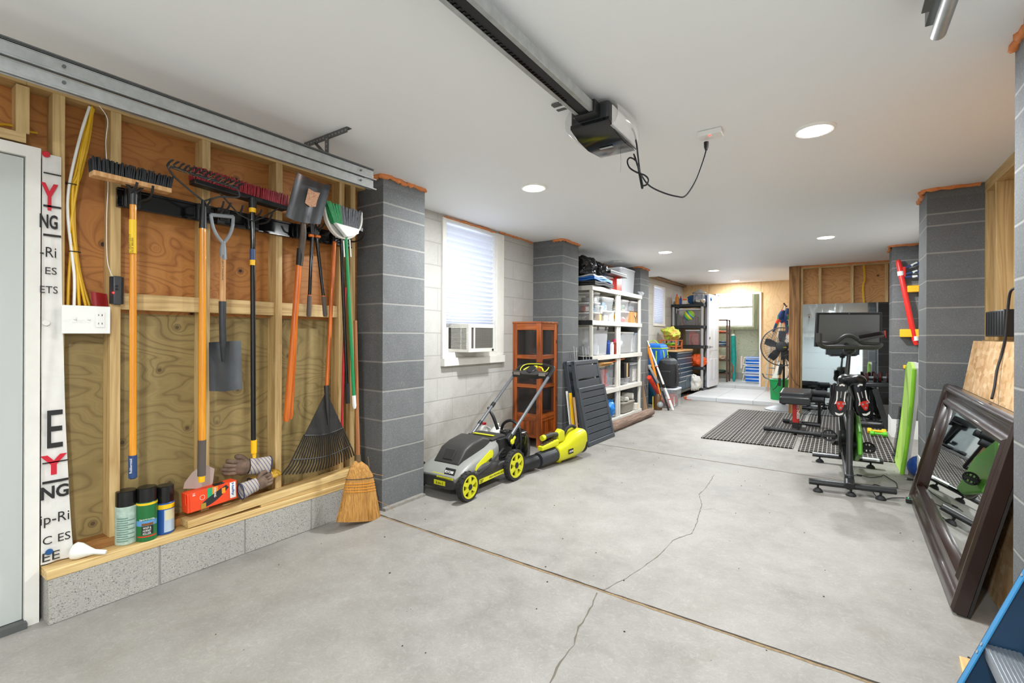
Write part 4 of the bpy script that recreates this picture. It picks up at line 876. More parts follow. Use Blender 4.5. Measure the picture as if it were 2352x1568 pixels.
# ---------------------------------------------------------------- overhead door hardware
def track(x, y0, y1, z0, sgn, label):
    th = thing('door_track', label, 'garage door track', (x, y1, z0))
    for k, zz in enumerate((z0, z0 + .058)):
        m = MB(); prof = [(0, .004), (0, .0), (.012 * 1, .0), (.012, .05), (.03, .05), (.03, .047)]
        pts = [(-.028, .0), (.0, -.004), (.0, .052), (-.028, .048)]
        # C-channel: vertical web, two rolled lips
        m.box(x - .003, x, y0, y1, zz + .004, zz + .044).box(x - .030, x, y0, y1, zz, zz + .004).box(x - .030, x, y0, y1, zz + .044, zz + .048).box(x, x + .006, y0, y1 + .02, zz - .003, zz + .004)
        o = m.build('rail', M_steel, th, bevel=.0015)
        for q in (.35, .62, .98): 
            y = y0 + (y1 - y0) * q - .02; MB().cyl((x, y, zz + .027), (x + .006, y, zz + .027), .006, n=8).build('bolt', M_steel_d, th)
    for za, zb in ((-.004, .0), (.0525, .0605), (.108, .116)): MB().box(x - .006, x + .0008, y0, y1, z0 + za, z0 + zb).build('recess_shade', M_steel_d, th)  # dark strips stand in for shade in the gaps along the rails
    MB().box(x - .03, x + .006, y0, y1, z0 + .112, z0 + .117).build('top_flange', M_steel_d, th)
    MB().box(x - .012, x - .004, y1 - .06, y1 - .01, z0, z0 + .11).build('end_bracket', M_steel, th)
    return th
TL = track(-2.30, -1.7, 1.895, 2.085, 1, 'doubled galvanised garage door track running above the tool wall')
TL.rotation_euler = (0, 0, 0)
def perf(m, a, b, w_, h_): m.beam(a, b, w_, h_)
def perforated(par, a, b, name, w_=.03):
    m = MB().beam(a, b, w_, .003, V((0, 1, 0))); o = m.build(name, M_steel_d, par)
    n = int((V(b) - V(a)).length / .025); mm = MB(); a, b = V(a), V(b); S, U = frame_of(b - a, V((0, 1, 0)))
    for i in range(n): c = a.lerp(b, (i + .5) / n); mm.cyl(c + U * .0017, c - U * .0017, .0042, n=8)
    mm.build('punched_holes', mat('hole_pale', '#a5a19a', .6), par)
HB = thing('track_hanger', 'perforated steel angle hanger bolted to the ceiling above the left track', 'bracket', (-2.34, 1.61, 2.2))
MB().box(-2.54, -2.15, 1.595, 1.60, 2.285, 2.314).box(-2.54, -2.15, 1.595, 1.625, 2.311, 2.314).build('ceiling_angle', M_steel_d, HB)
mh = MB()
for i in range(14): mh.cyl((-2.525 + i * .028, 1.5945, 2.299), (-2.525 + i * .028, 1.594, 2.299), .005, n=8)
mh.build('punched_holes', mat('hole_pale', '#a5a19a', .6), HB)
MB().box(-2.335, -2.303, 1.590, 1.594, 2.19, 2.30).build('drop_strap', M_steel_d, HB); MB().beam((-2.43, 1.592, 2.29), (-2.335, 1.592, 2.205), .004, .028, V((0, 1, 0))).build('diagonal_strap', M_steel_d, HB)
mh = MB()
for i in range(4): mh.cyl((-2.319, 1.5895, 2.205 + i * .026), (-2.319, 1.589, 2.205 + i * .026), .005, n=8)
mh.build('punched_holes', mat('hole_pale', '#a5a19a', .6), HB)
# right-hand track end and torsion tube
p1, p2 = onZ(2.20, 2155, 78), onZ(2.22, 2178, -10); d_ = (p2 - p1).normalized()
TR = thing('door_track', 'end of the right garage door track with a round steel tube, at the top edge', 'garage door track', p1)
MB().tube([p1 - d_ * .012, p1, p1 + V((0, -1, 0)) * 1.4], [.012, .021, .021], 16).build('tube', M_steel, TR)
q = onZ(2.235, 2143, 50); MB().box(q.x - .02, q.x + .012, -.5, q.y, 2.225, 2.28).box(q.x - .04, q.x - .02, -.5, q.y - .1, 2.22, 2.225).build('rail', M_steel_d, TR)
# opener: rail and motor head
p1 = onZ(2.235, 1345, 262); yo = p1.y; xo = p1.x
OP = thing('garage_door_opener', 'garage door opener motor head with clear side lenses under its long steel rail', 'garage door opener', (xo, yo + .2, 2.12))
zr_ = 2.235
MB().box(xo - .045, xo - .035, -1.7, yo + .02, zr_, zr_ + .04).box(xo + .035, xo + .045, -1.7, yo + .02, zr_, zr_ + .04).box(xo - .045, xo + .045, -1.7, yo + .02, zr_ + .037, zr_ + .041).box(xo - .045, xo - .026, -1.7, yo + .02, zr_ - .003, zr_).box(xo + .026, xo + .045, -1.7, yo + .02, zr_ - .003, zr_).build('rail', M_steel, OP, bevel=.001)
MB().box(xo - .034, xo + .034, -1.7, yo + .02, zr_ + .003, zr_ + .036).build('rail_channel', M_blackm, OP)
m = MB()
for i in range(60): m.bx((xo - .022, .55 + i * .022, zr_ + .001), (.016, .009, .004))
m.build('drive_chain', M_gloss, OP)
MB().box(xo - .055, xo + .055, yo - .02, yo + .06, zr_ - .012, zr_ + .05).build('rail_mount', M_black, OP, bevel=.003)
y0_, y1_ = yo + .04, yo + .40
def headring(y, hw, zb, zt_, n=24, pw=.5):
    r = []
    for k in range(n):
        a = 2 * pi * k / n; c_, s_ = math.cos(a), math.sin(a); r.append(V((xo + hw * (abs(c_) ** pw) * (1 if c_ > 0 else -1), y, (zb + zt_) / 2 + (zt_ - zb) / 2 * (abs(s_) ** pw) * (1 if s_ > 0 else -1))))
    return r
MB().box(xo - .098, xo + .098, y0_, y1_ - .03, 2.205, 2.297).build('front_housing', mat('opener_dark', '#2a2c2f', .35), OP, bevel=.012)
rb = [(y0_ + .0, -.105, 2.200), (y0_ + .08, -.105, 2.172), (y0_ + .20, -.105, 2.16), (y1_, -.09, 2.175)]
MB().loft([[V((xo - .10, y, z)), V((xo + .10, y, z)), V((xo + .10, y, z + .02)), V((xo - .10, y, z + .02))] for y, _, z in rb]).build('gloss_underside', M_gloss, OP, bevel=.003)
M_lens = clear_plastic('lens', '#f2f2f4', .45, .12)
for s_, nm in ((1, 'right'), (-1, 'left')):
    rg = []
    for f_ in [i / 8 for i in range(9)]:
        y = y0_ + .015 + (y1_ - y0_ - .02) * f_; bul = .055 * math.sin(pi * min(1, .15 + f_ * .85)) ** .6 + .004
        rg.append([V((xo + s_ * (.098 + bul * math.sin(q)), y, 2.238 + .058 * math.cos(q))) for q in [pi * k / 10 for k in range(11)]])
    MB().loft(rg, closed=False, caps=False).build('light_lens', M_lens, OP, ang=60)
    MB().box(xo + s_ * .10, xo + s_ * .104, y0_ + .03, y1_ - .05, 2.19, 2.28).build('lens_reflector', M_white, OP)
MB().bx((xo, y0_ + .20, 2.158), (.07, .018, .002)).build('badge', mat('badge_grey', '#a9b1b2', .3, .5), OP, bevel=.001)
MB().tube([(xo + .02, y1_ - .02, 2.18), (xo + .023, y1_ - .02, 2.13), (xo + .02, y1_ - .02, 2.07)], .0008, 4).build('antenna_wire', M_grey, OP)
for px, py in ((1280, 240), (1335, 222)): q = onZ(2.31, px, py); MB().bx((q.x, q.y, 2.309), (.05, .028, .008)).bx(((q.x + xo) / 2, q.y, 2.28), (abs(q.x - xo), .02, .003)).build('mounting_strap', M_steel_d, OP)
OT = thing('ceiling_outlet', 'white ceiling outlet box with a small red light, right of the opener', 'outlet', onZ(2.314, 1632, 306))
c = onZ(2.30, 1632, 308); MB().bx(c, (.12, .075, .028)).build('box', M_white, OT, bevel=.003); MB().cyl(c + V((-.0, -.02, -.0145)), c + V((0, -.02, -.016)), .004).build('indicator_light', mat('led_red', '#ff2020', .3, emit=('#ff1010', 18)), OT)
PC = thing('opener_lead', 'black power lead looping down from the opener and back up to the ceiling outlet', 'cord', onZ(2.25, 1620, 330))
Q = [(1445, 293), (1455, 300), (1462, 330), (1465, 356), (1470, 395), (1476, 425), (1474, 431), (1468, 400), (1462, 372), (1448, 362), (1441, 370), (1446, 385), (1463, 396), (1480, 402), (1489, 412), (1485, 424), (1474, 424), (1470, 400), (1460, 365), (1456, 356), (1470, 395), (1489, 424), (1520, 441), (1555, 451), (1575, 449), (1598, 415), (1615, 370), (1622, 345)]
L_ = len(Q); pts = [onY(2.33 + .42 * min(1, max(0, i - 18) / (L_ - 19)) + .006 * math.sin(i * 2), *p) for i, p in enumerate(Q)]
MB().tube(smooth_path(pts, 5), .0042, 7).build('cable', M_blackm, PC, ang=80)
p = pts[-1]; MB().tube([p, p + V((0, 0, .015)), p + V((0, -.0, .045))], [.007, .012, .013], 10).build('plug', M_black, PC)
# ---------------------------------------------------------------- window air conditioner
AC = thing('air_conditioner', 'old window air conditioner with louvred side set in the first window', 'air conditioner', (-2.9, 3.59, 1.05))
x1, ya, yb, za, zb = -2.786, 3.395, 3.79, 1.052, 1.31
M_ac = mat('ac_cream', '#d2cfc6', .5, var=.08, vs=20)
MB().box(-3.1, x1 - .012, ya + .003, yb - .003, za, zb - .005).build('housing', mat('ac_dark', '#4a4743', .6), AC)
m = MB().box(x1 - .012, x1, ya, ya + .035, za, zb).box(x1 - .012, x1, yb - .02, yb, za, zb).box(x1 - .012, x1, ya, yb, zb - .03, zb).box(x1 - .012, x1, ya, yb, za, za + .035).box(x1 - .012, x1, ya + .075, ya + .09, za, zb)
m.box(-3.1, x1, ya - .004, yb, zb - .004, zb + .004).box(-3.1, x1, ya - .004, ya, zb - .03, zb).box(-3.1, x1, ya - .004, ya, za, za + .03).box(x1 - .03, x1, ya - .004, ya, za, zb).box(x1 - .10, x1 - .09, ya - .004, ya, za, zb)
m.build('front_frame', M_ac, AC, bevel=.003)
m = MB()
for i in range(16): m.box(-3.0, x1 - .02, ya - .006, ya + .004, za + .035 + i * .0125, za + .041 + i * .0125)
m.build('side_louvres', M_ac, AC)
m = MB()
for i in range(30): m.box(x1 - .008, x1 - .006, ya + .10 + i * .0095, ya + .1025 + i * .0095, za + .035, zb - .03)
for i in range(18): m.box(x1 - .007, x1 - .005, ya + .09, yb - .02, za + .045 + i * .011, za + .047 + i * .011)
m.build('filter_grille', mat('ac_mesh', '#77746c', .6), AC)
MB().cyl((x1, yb - .035, za + .018), (x1 + .008, yb - .035, za + .018), .011).build('knob', M_black, AC)
m = MB()
for i in range(7): m.box(-3.06, -3.03, 3.315 + i * .011, 3.320 + i * .011, za, zb)
m.box(-3.055, -3.04, 3.315, 3.392, za, zb).box(-3.055, -3.04, yb + .003, 4.015, za, zb)
m.build('side_curtain', M_white, AC)

# ---------------------------------------------------------------- glazed wooden corner cabinet
M_teak = grain_wood('teak', 'z', '#b05a24', '#743512', 9, knots=False, rough=.3, coat=.35, bumpy=.05)
M_teakh = grain_wood('teak_h', 'y', '#b46028', '#743512', 9, knots=False, rough=.3, coat=.35, bumpy=.05)
M_teakx = grain_wood('teak_x', 'x', '#b46028', '#743512', 9, knots=False, rough=.3, coat=.35, bumpy=.05)
M_glass = clear_plastic('dark_glass', '#3c3836', .38, .04)
cx0, cx1, cy0, cy1, ch = -2.975, -2.62, 4.392, 4.765, 1.35
CA = thing('display_cabinet', 'tall reddish wooden cabinet with three glass panes per side, against the second pillar', 'cabinet', ((cx0 + cx1) / 2, (cy0 + cy1) / 2, 0))
m = MB()
for x in (cx0, cx1 - .05):
    for y in (cy0, cy1 - .05): MB().box(x, x + .05, y, y + .05, 0, ch).build('corner_post', M_teak, CA, bevel=.003)
RZ = [(1.27, ch), (.955, .998), (.64, .678), (.28, .36), (.10, .14)]
for z0, z1 in RZ:
    MB().box(cx0 + .05, cx1 - .05, cy0 + .006, cy0 + .03, z0, z1).build('rail', M_teakx, CA, bevel=.002); MB().box(cx1 - .03, cx1 - .006, cy0 + .05, cy1 - .05, z0, z1).build('rail', M_teakh, CA, bevel=.002)
    MB().box(cx0 + .05, cx1 - .05, cy1 - .03, cy1 - .006, z0, z1).build('rail', M_teakx, CA); MB().box(cx0 + .006, cx0 + .03, cy0 + .05, cy1 - .05, z0, z1).build('rail', M_teakh, CA)
for z0, z1 in ((.998, 1.27), (.678, .955), (.36, .64)):
    MB().box(cx0 + .05, cx1 - .05, cy0 + .016, cy0 + .020, z0, z1).build('glass_pane', M_glass, CA); MB().box(cx1 - .020, cx1 - .016, cy0 + .05, cy1 - .05, z0, z1).build('glass_pane', M_glass, CA)
    MB().box(cx0 + .03, cx1 - .03, cy1 - .018, cy1 - .014, z0, z1).build('back_pane', mat('cab_back', '#1d1a18', .4), CA)
    MB().box(cx0 + .012, cx0 + .016, cy0 + .03, cy1 - .03, z0, z1).build('side_pane', mat('cab_back', '#1d1a18', .4), CA)
for z in (.62, .94): MB().box(cx0 + .03, cx1 - .03, cy0 + .03, cy1 - .03, z, z + .015).build('shelf', M_teakx, CA)
MB().box(cx0 + .04, cx1 - .04, cy0 + .014, cy0 + .022, .14, .28).box(cx1 - .022, cx1 - .014, cy0 + .04, cy1 - .04, .14, .28).build('lower_panel', M_teak, CA)
MB().box(cx0 + .02, cx1 - .02, cy0 + .02, cy1 - .02, .13, .145).build('floor_board', M_teakx, CA); MB().box(cx0 - .004, cx1 + .006, cy0 - .006, cy1 + .004, ch - .006, ch + .012).build('top', M_teakx, CA, bevel=.003)
for z in (1.14, .5): MB().cyl((cx1 + .001, cy1 - .022, z - .02), (cx1 + .001, cy1 - .022, z + .02), .005, n=8).build('hinge', M_blackm, CA)

# ---------------------------------------------------------------- lawn mower (nose towards the first pillar)
ry_y = '#cdcb1c'; M_lime = mat('lime', ry_y, .35); M_silver = mat('mower_silver', '#888883', .4, var=.06, vs=8); M_mblk = mat('mower_black', '#2f2d2b', .5, var=.15, vs=14); M_tyre = mat('tyre', '#242322', .8, var=.3, vs=40, bump=.4, bs=50)
M_tube = mat('handle_tube', '#6f7276', .35, .4)
MW = thing('lawn_mower', 'lime, grey and black battery lawn mower with upright folding handle', 'lawn mower', (-2.475, 3.0, 0))
mcx = -2.475
def rr(y, hw, z0, z1, cx=mcx, n=28, p=.45):
    r = []
    for k in range(n):
        a = 2 * pi * k / n; c_, s_ = math.cos(a), math.sin(a); r.append(V((cx + hw * math.copysign(abs(c_) ** p, c_), y, (z0 + z1) / 2 + (z1 - z0) / 2 * math.copysign(abs(s_) ** p, s_))))
    return r
MB().loft([rr(2.64, .17, .07, .15), rr(2.68, .215, .06, .19), rr(2.82, .225, .055, .19), rr(3.2, .225, .055, .19), rr(3.36, .20, .07, .18)]).build('deck', M_mblk, MW, bevel=.004)
MB().loft([rr(2.645, .18, .12, .165), rr(2.69, .205, .12, .205), rr(2.80, .21, .13, .25), rr(2.95, .20, .13, .285), rr(3.10, .185, .13, .32), rr(3.22, .175, .13, .35), rr(3.30, .17, .15, .35)]).build('shell', M_silver, MW)
MB().loft([rr(2.745, .125, .215, .235, p=.3), rr(2.83, .128, .23, .335, p=.3), rr(2.92, .13, .24, .37, p=.3), rr(3.05, .13, .25, .395, p=.3), rr(3.15, .115, .27, .36, p=.3)]).build('battery_cover', M_mblk, MW, bevel=.003)
MB().hexa([V((mcx - .05, 2.762, .255)), V((mcx + .05, 2.762, .255)), V((mcx + .05, 2.812, .322)), V((mcx - .05, 2.812, .322)), V((mcx - .05, 2.756, .257)), V((mcx + .05, 2.756, .257)), V((mcx + .05, 2.806, .326)), V((mcx - .05, 2.806, .326))]).build('cover_latch', M_mblk, MW, bevel=.003)
xs_ = mcx + .203
sp_ = [(2.84, .185), (2.86, .17), (3.06, .235), (3.09, .255), (3.08, .29), (3.05, .295), (2.86, .215)]
MB().prism([V((xs_ - .012 * (z > .25), y, z)) for y, z in sp_], (.006, 0, 0)).build('side_badge', M_lime, MW)
MB().prism([V((xs_ - .003, 2.87, .160)), V((xs_ - .003, 3.04, .218)), V((xs_ - .003, 3.05, .236)), V((xs_ - .003, 2.875, .178))], (.010, 0, 0)).build('side_badge_band', M_blackm, MW)
d_ = V((0, .17, .058)).normalized(); text('side_print', 'BRUSHLESS', .012, V((xs_ + .0078, 2.89, .170)), d_, V((0, -d_.z, d_.y)), M_lime, MW, .0005, w=.13, bold=.02)
MB().loft([rr(3.16, .13, .335, .352), rr(3.24, .15, .345, .368), rr(3.32, .155, .33, .372)]).build('rear_door', M_mblk, MW); MB().box(mcx - .11, mcx + .10, 3.205, 3.235, .366, .371).build('rear_stripe', M_lime, MW)
MB().box(mcx - .06, mcx + .06, 2.652, 2.658, .14, .175).build('front_strip', M_lime, MW, bevel=.002)
fx = V((1, -.0, 0)); MB().bx((mcx + .105, 2.672, .196), (.10, .006, .05), (V((1, 0, 0)), V((0, .87, -.5)), V((0, .5, .87)))).build('maker_plate', M_blackm, MW, bevel=.003)
text('maker_print', 'RYOBI', .020, V((mcx + .063, 2.664, .184)), (1, 0, 0), (0, .5, .87), M_wht, MW, .0045, w=.08, bold=.03)
MB().box(mcx + .00, mcx + .16, 2.640, 2.645, .145, .158).build('front_strip', M_lime, MW); text('front_print', 'SELF-PROPELLED', .007, V((mcx + .01, 2.639, .148)), (1, 0, 0), (0, 0, 1), M_ink, MW, .0005, w=.14)
MB().box(mcx - .02, mcx + .09, 2.632, 2.638, .095, .128).build('front_badge', M_lime, MW); text('front_print', '3-in-1', .02, V((mcx + .0, 2.6315, .101)), (1, 0, 0), (0, 0, 1), M_ink, MW, .0006, w=.07, bold=.02)
MB().prism([V((mcx + .222, y, z)) for y, z in ((2.86, .075), (3.20, .085), (3.20, .118), (2.86, .108))], (.008, 0, 0)).build('deck_badge', M_lime, MW)
text('deck_print', '20"', .024, V((mcx + .2305, 2.875, .080)), (0, 1, .03), (0, -.03, 1), M_ink, MW, .0006, bold=.02); text('deck_print', 'SELF-PROPELLED', .012, V((mcx + .2305, 2.99, .090)), (0, 1, .03), (0, -.03, 1), M_ink, MW, .0006, w=.19, bold=.02)
MB().ell((mcx + .19, 3.0, .165), (.05, .16, .05)).build('side_bulge', M_mblk, MW); MB().tube([(mcx + .235, 2.80, .150), (mcx + .232, 3.0, .195), (mcx + .215, 3.2, .28)], .008, 6).build('lift_rod', M_blackm, MW)
def wheel(y, r, x, s_, par, hub=True):
    w_ = .048
    prof = [(r * .80, -w_ / 2), (r * .97, -w_ / 2), (r, -w_ * .3), (r, w_ * .3), (r * .97, w_ / 2), (r * .80, w_ / 2)]
    m = MB(); ring = [[V((x + h, y + math.cos(a) * q, r + math.sin(a) * q)) for a in [2 * pi * k / 40 for k in range(40)]] for q, h in prof]; m.loft(ring, loop=True)
    for k in range(30):
        a = 2 * pi * k / 30; c = V((x, y + math.cos(a) * r, r + math.sin(a) * r)); m.bx(c + V((.010 if k % 2 else -.010, 0, 0)), (.022, .006, .007), (V((1, 0, 0)), V((0, -math.sin(a), math.cos(a))), V((0, math.cos(a), math.sin(a)))))
    t_ = m.build('tyre', M_tyre, par)
    m = MB(); X_ = x + s_ * w_ * .36
    m.loft([[V((x + h, y + math.cos(a) * q, r + math.sin(a) * q)) for a in [2 * pi * k / 40 for k in range(40)]] for q, h in ((r * .82, -.01), (r * .82, s_ * w_ * .5), (r * .68, s_ * w_ * .5), (r * .66, -.01))], loop=True)
    for k in range(6):
        a = 2 * pi * (k + .5) / 6; d1 = V((0, math.cos(a), math.sin(a))); m.beam(V((X_, y, r)) + d1 * r * .15, V((X_, y, r)) + d1 * r * .72, .012, r * .26, d1.cross(V((1, 0, 0))))
    m.loft([[V((x + h, y + math.cos(a) * q, r + math.sin(a) * q)) for a in [2 * pi * k / 24 for k in range(24)]] for q, h in ((.001, s_ * w_ * .15), (r * .36, s_ * w_ * .15), (r * .34, s_ * w_ * .46), (.001, s_ * w_ * .46))])
    rim_ = m.build('wheel_rim', M_lime, par); MB().cyl((x + s_ * w_ * .1, y, r), (x + s_ * w_ * .56, y, r), r * .19).build('hub_cap', M_blackm, par)
    MB().cyl((x + s_ * .002, y, r), (x + s_ * .004, y, r), r * .66, n=32).build('wheel_disc', M_blackm, par)
for y, r in ((2.70, .106), (3.31, .128)):
    wheel(y, r, -2.222, 1, MW); wheel(y, r, -2.728, -1, MW)
# handle
nb, nt_ = onX(-2.26, 1172, 1003), onX(-2.26, 1262, 862); fb, ft = onX(-2.69, 1080, 1003), onX(-2.69, 1183, 857)
MB().tube([nb, nt_], .0145, 12).build('handle_tube', M_tube, MW); MB().tube([fb, ft], .0145, 12).build('handle_tube', M_tube, MW)
MB().tube([fb.lerp(ft, .45), fb.lerp(ft, .5)], .019, 12).tube([fb.lerp(ft, .18), fb.lerp(ft, .22)], .019, 12).build('cam_lock', M_black, MW)
for p in (nb, fb): MB().bx(p + V((0, 0, -.025)), (.035, .07, .10), (V((1, 0, 0)), V((0, .8, .6)), V((0, -.6, .8)))).build('handle_bracket', M_black, MW, bevel=.006)
MB().tube([nb + V((.02, -.01, -.035)), nb + V((.035, -.01, -.035))], .022, 16).beam(nb + V((.028, -.01, -.035)), nb + V((.028, .035, .0)), .012, .02).build('release_knob', M_lime, MW, bevel=.003)
d1 = (nt_ - nb).normalized(); tN, tF = nt_ + d1 * .11, ft + d1 * .11; mid = (tN + tF) / 2
P_ = smooth_path([nt_ - d1 * .03, tN - d1 * .02, tN + V((-.035, .01, .012)), mid + d1 * .05, tF + V((.035, .01, .012)), tF - d1 * .02, ft - d1 * .03], 6)
MB().tube(P_, .016, 12).build('grip_bar', M_black, MW)
lo_ = (nt_ + ft) / 2 + V((0, -.02, .0)); n_ = V((1, 0, 0)).cross(d1)
MB().loft([[lo_ + V((x, 0, 0)) + d1 * a + n_ * b for a, b in ((-.02 * k, -.03), (.02 * k, -.03), (.02 * k, .03), (-.02 * k, .03))] for x, k in ((-.20, 1), (-.11, 1.0), (-.07, 1.7), (.07, 1.7), (.11, 1.0), (.20, 1))]).build('console', M_mblk, MW, bevel=.006)
for s_ in (-1, 1): MB().bx(lo_ + V((.145 * s_, -.028, .006)), (.075, .006, .028), (V((1, 0, 0)), V((0, 1, 0)), V((0, 0, 1)))).build('console_outline', mat('taupe', '#746c62', .5), MW, bevel=.002)
hb = lo_ + d1 * .055 + V((0, -.02, 0)); MB().cyl(hb - n_ * .03, hb + n_ * .03, .055, n=8).build('switch_pod', M_black, MW, bevel=.008)
text('switch_print', 'RYOBI', .014, hb + V((-.028, -.050, -.012)), (1, 0, 0), d1, M_wht, MW, .001, w=.056, bold=.03)
MB().tube([q + V((0, -.03, 0)) for q in [mid + V((.155 * math.copysign(abs(math.cos(a)) ** .55, math.cos(a)), 0, 0)) + d1 * (-.012 + .068 * math.copysign(abs(math.sin(a)) ** .7, math.sin(a))) for a in [2 * pi * k / 28 for k in range(28)]]], .0048, 7, loop=True).build('bail_bar', M_lime, MW)
for s_ in (-1, 1): MB().tube(smooth_path([mid + V((.035 * s_, -.02, 0)) + d1 * .01, mid + V((.08 * s_, -.025, 0)) - d1 * .005, mid + V((.115 * s_, -.02, 0)) - d1 * .05], 4), .0075, 8).build('drive_paddle', M_lime, MW)
MB().bx(mid + V((0, -.022, .0)) + d1 * .005, (.04, .02, .03), (V((1, 0, 0)), n_, d1)).build('start_button', M_lime, MW, bevel=.003); MB().bx(mid + d1 * .052, (.075, .03, .018), (V((1, 0, 0)), n_, d1)).build('grip_top', M_black, MW, bevel=.004)
m = MB()
for i in range(5): m.box(mcx + .155, mcx + .20, 3.20, 3.26, .15 + i * .028, .156 + i * .028)
m.box(mcx + .15, mcx + .19, 3.19, 3.36, .13, .35).build('rear_vent', M_blackm, MW)
# things behind the mower
def jug(px, pybase, X, hw, h, m, capm, name, label):
    p = onX(X, px, pybase); r = sz(p, hw); th = thing(name, label, 'jug', V((p.x, p.y, 0))); H_ = sz(p, h); z0 = p.z
    c = V((p.x, p.y, 0)); MB().lathe(c, (0, 0, 1), [(r * .9, 0), (r, .01), (r, z0 + H_ * .45), (r * .75, z0 + H_ * .62), (r * .35, z0 + H_ * .82), (r * .33, z0 + H_ * .9)], 24).build('bottle', m, th)
    MB().cyl(c + V((0, 0, z0 + H_ * .86)), c + V((0, 0, z0 + H_)), r * .42).build('cap', capm, th)
    MB().tube(smooth_path([c + V((r * .9, .01, z0 + H_ * .3)), c + V((r * 1.15, .02, z0 + H_ * .55)), c + V((r * .6, .0, z0 + H_ * .72))], 4), r * .16, 8).build('handle', m, th)
M_mlk = mat('milky', '#dcdad5', .35); M_redc = mat('cap_red', '#c5202b', .4)
jug(1112, 1000, -2.80, 12, 30, M_mlk, M_redc, 'plastic_jug', 'translucent white jug with red cap behind the mower'); 
jug(1140, 1005, -2.72, 15, 33, M_mlk, M_lblw, 'plastic_jug', 'white jug with looped handle behind the mower, right of the red-capped one')
p = onZ(0, 1181, 1040); CH = thing('power_tool', 'black plastic power tool with tall loop handle standing behind the mower rear wheel', 'power tool', (-2.50, 3.70, 0))
MB().loft([rr(3.60, .10, .02, .24, -2.50), rr(3.66, .115, .01, .33, -2.50), rr(3.78, .115, .01, .33, -2.50), rr(3.86, .09, .02, .25, -2.50)]).build('body', M_gloss, CH, bevel=.004)
MB().tube(smooth_path([(-2.40, 3.66, .06), (-2.39, 3.66, .25), (-2.41, 3.66, .37), (-2.50, 3.66, .42), (-2.59, 3.66, .37), (-2.61, 3.66, .25)], 5), .014, 9).build('loop_handle', M_black, CH)
MB().tube(smooth_path([(-2.62, 3.62, .33), (-2.66, 3.60, .45), (-2.72, 3.60, .53)], 4), [.016] * 8 + [.010], 8).build('rear_handle', M_black, CH)
MB().cyl((-2.50, 3.56, .30), (-2.50, 3.56, .345), .045, n=12).build('fuel_cap', M_black, CH, bevel=.004)

# ---------------------------------------------------------------- leaf blower on the floor
g0, g1 = onZ(.075, 1203, 1068), onZ(.085, 1272, 1045); bd = (g1 - g0); bd.z = .02; bd.normalize(); bs = bd.cross(V((0, 0, 1))).normalized(); bu = bs.cross(bd)
BL = thing('leaf_blower', 'lime green leaf blower lying on the floor with its black tube towards the mower', 'leaf blower', V((g1.x, g1.y, 0)))
L1 = (g1 - g0).length; ax3 = (bd, bs, bu)
def BP(a, s_, z): return g0 + bd * a + bs * s_ + bu * z
MB().lathe(g0 - bd * .10, bd, [(.045, 0), (.047, .02), (.050, .03), (.052, .11), (.058, .12), (.060, L1 * .6)], 26).build('nozzle', M_black, BL)
MB().lathe(g0 + bd * (L1 * .45), bd, [(.062, 0), (.066, .015), (.068, L1 * .45), (.072, L1 * .62)], 26).build('tube_sleeve', mat('charcoal', '#303236', .4), BL)
def bring(a, hw, z0, z1, p=.6, n=24): return [BP(a, hw * math.copysign(abs(math.cos(q)) ** p, math.cos(q)), (z0 + z1) / 2 + (z1 - z0) / 2 * math.copysign(abs(math.sin(q)) ** p, math.sin(q))) for q in [2 * pi * k / n for k in range(n)]]
a0 = L1 + .02
MB().loft([bring(a0 - .02, .075, -.07, .075), bring(a0 + .10, .085, -.075, .10), bring(a0 + .22, .095, -.075, .16), bring(a0 + .34, .10, -.06, .18), bring(a0 + .40, .095, -.02, .17)]).build('motor_housing', M_lime, BL)
MB().lathe(BP(a0 + .37, 0, .02), bd, [(.07, -.03), (.095, 0), (.10, .03), (.085, .06), (.02, .07)], 26).build('air_intake', M_black, BL)
MB().loft([bring(a0 - .22, .03, .075, .115, .4), bring(a0 + .02, .035, .075, .14, .4)]).build('battery_deck', M_lime, BL, bevel=.003)
m = MB()
for i in range(5): m.bx(BP(a0 - .19 + i * .035, 0, .122 + i * .003), (.02, .035, .006), ax3)
m.build('vent_slots', mat('vent_orange', '#5b4a44', .5), BL)
MB().loft([bring(a0 + .03, .03, .1, .2, .4), bring(a0 + .07, .034, .1, .225, .4), bring(a0 + .12, .03, .1, .20, .4)]).build('handle_base', M_lime, BL, bevel=.004)
MB().tube(smooth_path([BP(a0 - .16, 0, .185), BP(a0 - .05, 0, .19), BP(a0 + .04, 0, .175)], 4), [.022] * 9, 12).build('handle', mat('olive_grip', '#3a382f', .6), BL); MB().cyl(BP(a0 - .19, 0, .183), BP(a0 - .155, 0, .186), .026).build('handle_cap', M_lime, BL)
MB().tube(smooth_path([BP(a0 - .03, 0, .17), BP(a0 + .01, 0, .13), BP(a0 + .05, 0, .10)], 4), .017, 10).build('trigger_guard', mat('olive_grip', '#3a382f', .6), BL)
MB().tube(smooth_path([BP(a0 + .13, 0, .14), BP(a0 + .19, 0, .20), BP(a0 + .27, 0, .215), BP(a0 + .33, 0, .19)], 5), .016, 10).build('rear_handle', M_blackm, BL)
for a in (a0 + .02, a0 + .25): MB().loft([bring(a, .04, -.088, -.06, .4), bring(a + .03, .035, -.085, -.06, .4)]).build('foot', M_lime, BL)
q = BP(a0 + .10, .0, .0) + bs * .094 ; sgn = 1 if (q - V((0, 0, EYE))).length < (q - bs * .2 - V((0, 0, EYE))).length else -1
c = BP(a0 + .13, 0, .01) + bs * (sgn * .0915); MB().bx(c, (.075, .006, .045), ax3).build('maker_plate', M_blackm, BL, bevel=.002)
